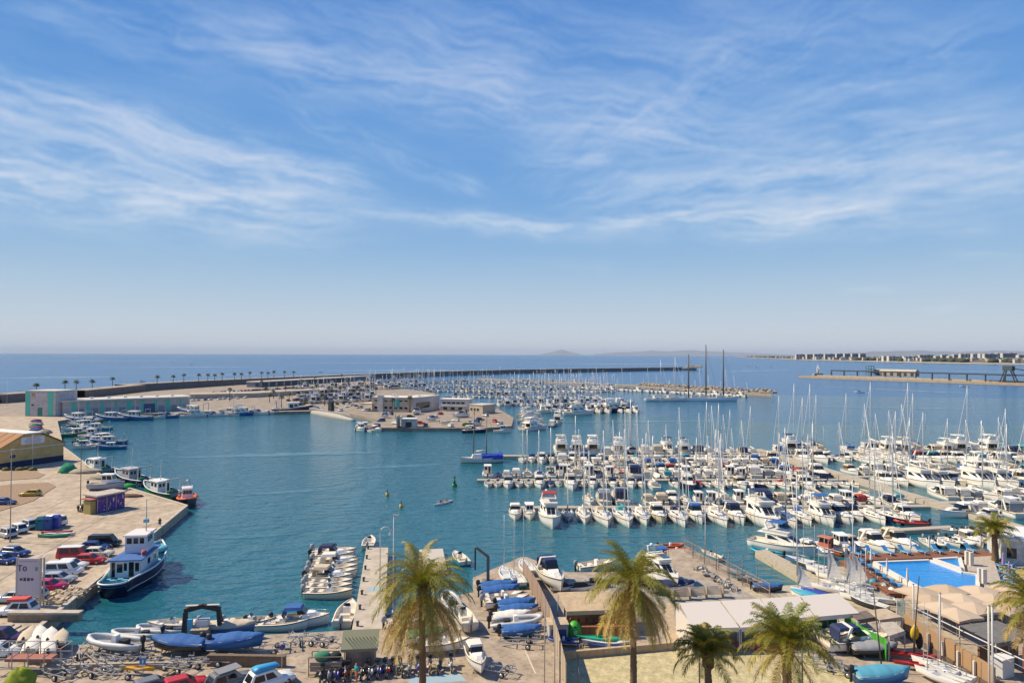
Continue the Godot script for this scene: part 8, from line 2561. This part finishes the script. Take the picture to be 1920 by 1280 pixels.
func pool(r: RandomNumberGenerator) -> void:
	var H := QUAY + 0.62
	var main := ring_of([[1640, 1053], [1744, 1049], [1806, 1072], [1834, 1076], [1834, 1106], [1742, 1110]], H)
	var kids := ring_of([[1752, 1047], [1800, 1044], [1806, 1066]], H)
	var tiles := paint(0.03, 0.28, 0.62, 0.4)
	for q in [[main, "pool"], [kids, "paddling_pool"]]:
		var pts: Array = q[0]
		structure(q[1] + "_basin", slab(pts, QUAY + 0.03, QUAY + 0.08), tiles)
		var s := tool()
		var poly := PackedVector2Array()
		for p in pts: poly.append(Vector2(p.x, p.z))
		var idx := Geometry2D.triangulate_polygon(poly)
		for i in range(0, idx.size(), 3):
			tri(s, Vector3(poly[idx[i]].x, H - 0.22, poly[idx[i]].y), Vector3(poly[idx[i + 1]].x, H - 0.22, poly[idx[i + 1]].y), Vector3(poly[idx[i + 2]].x, H - 0.22, poly[idx[i + 2]].y))
		var wm := water_mat(0.006, 0.235, 0.64, 9.0, 15, 0.06, 5.0)
		structure(q[1] + "_water", s, wm)
		var rim := Node3D.new(); rim.name = q[1] + "_coping"; rim.set_meta("kind", "structure"); add_child(rim)
		for i in pts.size():
			var a: Vector3 = pts[i]; var b: Vector3 = pts[(i + 1) % pts.size()]
			var n := maxi(2, int(a.distance_to(b) / 1.6))
			for k in n:
				s = tool(); var p := a.lerp(b, (k + 0.5) / n)
				box(s, Vector3(p.x, H - 0.28, p.z), Vector3(0.5, 0.62, a.distance_to(b) / n - 0.02), Basis.looking_at(b - a, Vector3.UP))
				part(rim, "coping_stone", s, paint(0.66, 0.64, 0.60, 0.7))
	# raised decks round the pool
	var wood := grain(0.26, 0.11, 0.06, 0.8, "fine", 1.2)
	var stone := grain(0.52, 0.45, 0.38, 0.9, "patch", 0.3)
	plank_deck("pool_deck", spot(1592, 1050, H), spot(1690, 1112, H), 3.2, H, wood)
	plank_deck("pool_deck", spot(1600, 1044, H), spot(1858, 1035, H), 3.0, H - 0.05, wood)
	structure("pool_terrace", slab(ring_of([[1812, 1043], [1862, 1040], [1884, 1108], [1846, 1108], [1846, 1072], [1816, 1068]], H), QUAY, H - 0.1), stone)
	low_fence("deck_fence", spot(1590, 1060), spot(1694, 1126), 1.0, wood, "dark wooden rail along the lower pool deck", false)
	# loungers and closed parasols
	for i in 8:
		lounger(spot(1604 + i * 31, 1040 - i * 0.9, H), 0.3 + r.randf_range(-0.2, 0.2) + PI, "blue sun lounger along the far pool edge, %s from the left" % nth(i))
	for i in 6:
		lounger(spot(1612 + i * 14, 1056 + i * 9.5, H), -0.9, "blue sun lounger on the lower pool deck, %s from the top" % nth(i))
	for i in 10:
		lounger(spot(1872 + (i % 2) * 24, 1052 + (i / 2) * 11), 0.4, "blue sun lounger right of the pool, %s column, %s down" % [["left", "right"][i % 2], nth(i / 2)])
	var k := 0
	for q in [[1604, 1046], [1708, 1038], [1743, 1036], [1840, 1034], [1634, 1060], [1664, 1082], [1702, 1102], [1882, 1070], [1893, 1088]]:
		parasol(spot(q[0], q[1], H if k < 7 else QUAY), 2.0, 2.4, paint(0.3, 0.2, 0.42, 0.8) if k >= 7 else paint(0.62, 0.62, 0.62, 0.8), ["pale closed parasol on the far pool edge, %s from left" % nth(k), "pale closed parasol on the lower deck, %s from top" % nth(k - 4), "purple closed parasol right of the pool, %s from the back" % nth(k - 7)][0 if k < 4 else (1 if k < 7 else 2)], true)
		k += 1
	k = 0
	for q in [[1814, 1058], [1822, 1060], [1838, 1092], [1846, 1094]]:
		var o := base("shower_pillar", spot(q[0], q[1], H - 0.1))
		boxpart(o, "pillar", paint(0.62, 0.56, 0.48, 0.8), Vector3(0, 1.0, 0), Vector3(0.5, 2.0, 0.4))
		boxpart(o, "dark_face", paint(0.12, 0.10, 0.09, 0.6), Vector3(0.28, 0.95, 0), Vector3(0.06, 1.8, 0.3))
		tag(o, "pale square pillar right of the pool, %s from the back" % nth(k), "pillar"); k += 1
	# the white club building at the right edge
	var b := block("club_building", spot(1880, 1056), spot(1960, 1064), 9, 3.6, grain(0.68, 0.66, 0.62, 0.85, "patch", 0.2), paint(0.7, 0.69, 0.66, 0.7), "white club building at the right edge beside the pool")
	for i in 3: window(b, 1.2 + i * 2.2, 1.7, 1.3, 1.6, paint(0.6, 0.58, 0.55, 0.6), 0.0)
	# motor boats drawn up beyond the far pool edge
	k = 0
	for q in [[1576, 1030, "pilot"], [1600, 1028, "cabin"], [1618, 1022, "rib"], [1645, 1030, "sport"], [1688, 1026, "sport"], [1742, 1022, "open"], [1762, 1022, "rib"], [1782, 1020, "open"], [1802, 1020, "rib"], [1822, 1018, "cabin"], [1840, 1016, "open"], [1880, 1012, "cabin"], [1900, 1014, "open"], [1918, 1010, "cabin"]]:
		var c := boat(q[2], spot(q[0], q[1], 0) if k != 4 else spot(q[0], q[1], 0), PI + r.randf_range(-0.3, 0.3), 1.0, ["white", "beige", "royal blue"][k % 3])
		tag(c, "white boat moored stern-out beyond the far pool deck, %s from left" % nth(k), "motorboat", "boats beyond the far pool deck"); k += 1

func plank_deck(called: String, a: Vector3, b: Vector3, w: float, top: float, m: Material) -> void:
	var o := along(called, Vector3(a.x, 0, a.z), Vector3(b.x, 0, b.z))
	o.set_meta("kind", "structure")
	var l := Vector2(a.x - b.x, a.z - b.z).length()
	var n := 9
	for i in n:
		boxpart(o, "plank", m, Vector3(l / 2, top - 0.06, -w / 2 + w * (i + 0.5) / n), Vector3(l, 0.1, w / n - 0.03))
	boxpart(o, "bearer", m, Vector3(l / 2, (QUAY + top) / 2 - 0.1, 0), Vector3(l - 0.2, top - QUAY - 0.1, w - 0.4))

func beach_things(r: RandomNumberGenerator) -> void:
	var s: SurfaceTool
	# the cruiser and boats by the little pier
	var c := boat("fly", spot(1468, 1032, 0), PI + 0.75, 0.92, "royal blue"); tag(c, "white flybridge yacht with blue bimini moored at the club pier", "motorboat")
	c = boat("sport", spot(1524, 1040, 0), PI + 0.6, 0.8, "white"); tag(c, "white cruiser behind the blue bimini yacht", "motorboat")
	c = boat("rib", spot(1438, 1040, 0), 0.9, 0.95, "grey"); dye(c, "inflated_tube", paint(0.02, 0.30, 0.42, 0.5)); tag(c, "turquoise inflatable boat at the end of the club pier", "motorboat")
	c = boat("pilot", spot(1552, 1034, 0), 0.6, 0.9, "white", "orange"); dye(c, "wheelhouse", paint(0.5, 0.15, 0.08, 0.5)); tag(c, "small orange workboat with antenna frame behind the pier", "motorboat")
	# dinghies on the beach
	var k := 0
	for q in [[1500, 1056, 0.7, "blue"], [1520, 1066, 0.8, "dark"], [1540, 1076, 0.7, ""], [1560, 1088, 0.8, ""], [1550, 1108, 0.9, ""], [1600, 1116, 0.8, ""], [1610, 1128, 0.9, ""], [1640, 1128, 1.2, ""], [1630, 1138, 0.7, "dark"]]:
		c = copy(proto["dinghy"], spot(q[0], q[1]) + Vector3(0, 0.22, 0), q[2], 1.15)
		dye(c, "hull", hull_paint(q[3]))
		tag(c, "%s racing dinghy on the club beach, %s from the water" % ["white" if q[3] == "" else q[3], nth(k)], "dinghy", "racing dinghies on the club beach"); k += 1
	k = 0
	for q in [[1508, 1113, 3.0], [1564, 1098, 4.2], [1600, 1106, 3.9], [1613, 1104, 3.9]]:
		c = copy(proto["dinghy"], spot(q[0], q[1]) + Vector3(0, 0.2, 0), 0.9, 0.9)
		s = tool()
		for j in 8:
			var t0 := j / 8.0; var t1 := (j + 1) / 8.0
			var h: float = q[2]
			quad(s, Vector3(0.12 * sin(t0 * PI), 0.8 + h * t0, -0.85), Vector3(0.12 * sin(t1 * PI), 0.8 + h * t1, -0.85), Vector3(0.25 * sin(t1 * PI) + 0.1, 0.8 + h * t1, -0.85 + 2.2 * (1.0 - t1 * 0.85)), Vector3(0.25 * sin(t0 * PI) + 0.1, 0.8 + h * t0, -0.85 + 2.2 * (1.0 - t0 * 0.85)))
		part(c, "sail", s, grain(0.74, 0.72, 0.70, 0.85, "patch", 0.5))
		tag(c, "white dinghy with hoisted white sail on the beach, %s from left" % nth(k), "dinghy", "dinghies with hoisted sails on the beach"); k += 1
	for q in [[1512, 1124, Color(0.05, 0.32, 0.45), "turquoise"], [1532, 1122, Color(0.02, 0.06, 0.32), "dark blue"]]:
		c = copy(proto["covered"], spot(q[0], q[1]) + Vector3(0, 0.25, 0), 0.8, 0.8); dye(c, "tarpaulin", paint(q[2].r, q[2].g, q[2].b, 0.75)); stand(c, 0.25)
		tag(c, "small boat under %s cover behind the canopies" % q[3], "motorboat")
	for q in [[1640, 1097, Color(0.03, 0.28, 0.42), "turquoise"], [1660, 1105, Color(0.5, 0.46, 0.4), "tan"], [1676, 1113, Color(0.66, 0.65, 0.62), "white"]]:
		s = tool(true); ball(s, Vector3(0, 0.45, 0), Vector3(0.75, 0.5, 0.55), 6)
		var o := base("float_drum", spot(q[0], q[1])); part(o, "drum", s, paint(q[2].r, q[2].g, q[2].b, 0.5)); boxpart(o, "strap", paint(0.05, 0.05, 0.05, 0.7), Vector3(0, 0.5, 0), Vector3(0.12, 0.92, 1.02))
		tag(o, "%s float drum below the lower pool deck" % q[3], "float")
	k = 0
	for q in [[1495, 1078, 15.0], [1600, 1068, 13.5], [1323, 1040, 9.0]]:
		var o := base("flag_mast", spot(q[0], q[1]))
		part(o, "pole", rod(Vector3.ZERO, Vector3(0, q[2], 0), 0.09, 0.06), paint(0.66, 0.66, 0.64, 0.4))
		part(o, "truck", rod(Vector3(0, q[2], 0), Vector3(0, q[2] + 0.1, 0), 0.12), paint(0.5, 0.5, 0.5, 0.4))
		tag(o, ["tall white mast standing by the club pier", "white mast standing at the pool deck corner", "white mast standing behind the pier fence"][k], "mast"); k += 1

# ---------- palms ----------
func frond_mesh(length: float, lift: float, droop: float, m: Material, n: int, seed_at: int, leaf := 0.62) -> ArrayMesh:
	# a midrib rising at `lift` and bending down by `droop`, with paired leaflets
	var r := RandomNumberGenerator.new(); r.seed = seed_at
	var s := tool()
	var p := Vector3.ZERO
	var pts := []
	var a := lift
	for i in n + 1:
		pts.append(p)
		a = lift - droop * pow(float(i) / n, 1.5)
		p += Vector3(0, sin(a), -cos(a)) * length / n
	tube(s, pts, [0.05, 0.03, 0.02, 0.012], 3)
	for i in range(2, n):
		for h in 2:
			var f := (i + 0.5 * h) / n
			var c: Vector3 = pts[i].lerp(pts[mini(i + 1, n)], 0.5 * h)
			var dir: Vector3 = (pts[mini(i + 1, n)] - pts[i - 1]).normalized()
			var up := Vector3.RIGHT.cross(dir).normalized()
			if up.y < 0: up = -up
			var l := leaf * (0.45 + 0.85 * sin(PI * clampf(f * 0.9 + 0.08, 0, 1))) * r.randf_range(0.85, 1.1)
			for sx in [-1.0, 1.0]:
				var out := (Vector3(sx, 0, 0) * r.randf_range(0.75, 1.0) + dir * r.randf_range(0.5, 0.85) + up * r.randf_range(0.0, 0.35)).normalized()
				var w := dir * 0.024 + up * 0.007
				var tip := c + out * l + Vector3(0, -0.45 * l * r.randf_range(0.4, 1.5), 0)
				var mid := c + out * l * 0.5
				tri(s, c - w, mid + w * 1.3, mid - w * 1.3)
				tri(s, c - w, c + w, mid + w * 1.3)
				tri(s, mid - w * 1.3, mid + w * 1.3, tip)
	return mesh_of(s, m, false)

func frond_mat(r: float, g: float, b: float) -> StandardMaterial3D:
	var m := paint(r, g, b, 0.6).duplicate() as StandardMaterial3D
	m.backlight_enabled = true
	m.backlight = Color(r * 0.7, g * 0.7, b * 0.4).linear_to_srgb()
	return m

func big_palm(top: Vector3, ground: float, size: float, counts: Array, stout: float, label: String, seed_at: int, ragged := false) -> void:
	var r := RandomNumberGenerator.new(); r.seed = seed_at
	var h := top.y - ground
	var o := base("palm_tree", Vector3(top.x, ground, top.z))
	var s := tool(true)
	var rings := []
	var n := int(h * 5)
	for i in n + 1:
		var t := float(i) / n
		var rad := stout * lerpf(1.25, 0.85, t) * (1.0 + 0.09 * (i % 2)) * (1.5 if ragged and t > 0.82 else 1.0)
		if i == 0: rad *= 1.3
		var ring := PackedVector3Array()
		for k in 11:
			var a := TAU * k / 11 + i * 0.21
			ring.append(Vector3(cos(a) * rad * r.randf_range(0.93, 1.07) + 0.05 * sin(t * 5), h * t, sin(a) * rad * r.randf_range(0.93, 1.07)))
		rings.append(ring)
	loft(s, rings)
	part(o, "trunk", s, grain(0.17, 0.11, 0.065, 0.95, "fine", 1.5))
	# boots of cut leaves below the crown
	var boot := tool()
	for k in (90 if ragged else 46):
		var a := k * 2.39996
		var y := h - (1.6 if ragged else 1.2) * size / 4.0 * (k / (90.0 if ragged else 46.0)) - 0.05
		var d := Vector3(cos(a), 0, sin(a))
		bar(boot, Vector3(0, y, 0) + d * stout * 0.9, Vector3(0, y + 0.28, 0) + d * stout * 1.75, 0.11, 0.07)
	part(o, "leaf_bases", boot, grain(0.24, 0.15, 0.08, 0.95, "fine", 2.0))
	var fresh := [frond_mat(0.125, 0.145, 0.014), frond_mat(0.19, 0.18, 0.018), frond_mat(0.27, 0.215, 0.025)]
	var dry := [frond_mat(0.38, 0.27, 0.055), frond_mat(0.36, 0.24, 0.08)]
	var kinds := [[1.25, 1.25], [0.85, 1.9], [0.25, 1.5], [-0.7, 0.75]]   # upright, arching, spreading, hanging
	var meshes := []
	for k in 4:
		var row_ := []
		for v in 3:
			row_.append(frond_mesh(size * [0.95, 1.0, 1.05, 1.15][k], kinds[k][0], kinds[k][1] * (0.9 + 0.12 * v), dry[v % 2] if k == 3 else fresh[v if k < 2 else (v + 1) % 3], 24, seed_at * 20 + k * 3 + v))
		meshes.append(row_)
	var g := 0.0
	for k in 4:
		for i in counts[k]:
			g += 2.39996
			var b := Basis(Vector3.UP, g + r.randf_range(-0.2, 0.2)) * Basis(Vector3.RIGHT, r.randf_range(-0.14, 0.14)) * Basis(Vector3.BACK, r.randf_range(-0.35, 0.35))
			piece(o, "frond", meshes[k][r.randi() % 3], Transform3D(b.scaled_local(Vector3.ONE * r.randf_range(0.85, 1.08)), Vector3(0.05 * sin(5.0), h - 0.12 * k * size / 4.0 + r.randf_range(-0.1, 0.1), 0)))
	tag(o, label, "palm tree")

var small_crowns := []
func small_palm(at: Vector3, h: float, label: String, group: String, seed_at: int, wide := 1.0) -> void:
	if small_crowns.is_empty():
		for v in 3:
			var r := RandomNumberGenerator.new(); r.seed = v + 90
			var s := tool()
			for k in 30:
				var a := k * 2.39996
				var d := Vector3(cos(a), 0, sin(a))
				var e := r.randf_range(-0.5, 1.2)
				var side := Vector3(-d.z, 0, d.x) * 0.28
				var p1 := d * 1.1 * cos(e) + Vector3(0, sin(e) * 1.1, 0)
				var p2 := p1 + d * 0.9 + Vector3(0, -0.6 - 0.3 * r.randf(), 0)
				quad(s, Vector3.ZERO, p1 - side, p1 + Vector3(0, 0.1, 0), p1 + side)
				tri(s, p1 - side, p1 + Vector3(0, 0.1, 0), p2); tri(s, p1 + side, p1 + Vector3(0, 0.1, 0), p2)
			small_crowns.append(mesh_of(s, paint([0.045, 0.06, 0.09][v], [0.06, 0.075, 0.085][v], 0.02, 0.8)))
	var o := base("palm_tree", at, seed_at * 1.3)
	part(o, "trunk", rod(Vector3(0, -0.1, 0), Vector3(0, h, 0), 0.28, 0.2, 7), paint(0.16, 0.11, 0.07, 0.95))
	piece(o, "crown", small_crowns[absi(seed_at) % 3], Transform3D(Basis.IDENTITY.scaled(Vector3(wide, wide, wide) * 1.1), Vector3(0, h, 0)))
	tag(o, label, "palm tree", group)

func build_palms() -> void:
	big_palm(far_at(792, 1098, 60.0), QUAY, 5.1, [8, 26, 30, 54], 0.27, "tall palm with wide drooping crown in front of the jetty", 1)
	big_palm(far_at(1187, 1090, 61.0), QUAY, 4.6, [8, 24, 24, 44], 0.26, "tall slim palm before the bar with tan awning", 2)
	big_palm(far_at(1328, 1226, 61.0), QUAY, 3.3, [22, 18, 8, 0], 0.30, "small palm with shaggy brown trunk top on the sand court", 3, true)
	big_palm(far_at(1476, 1206, 58.0), QUAY, 4.3, [22, 26, 16, 8], 0.36, "stout palm with dark upright fronds left of the yard boats", 4)
	big_palm(far_at(1866, 996, 105.0), QUAY, 3.4, [14, 16, 10, 2], 0.40, "palm on the terrace beyond the pool", 5)
	big_palm(far_at(1938, 1130, 66.0), QUAY, 4.2, [12, 20, 20, 10], 0.3, "palm at the right frame edge above the pergola", 6)
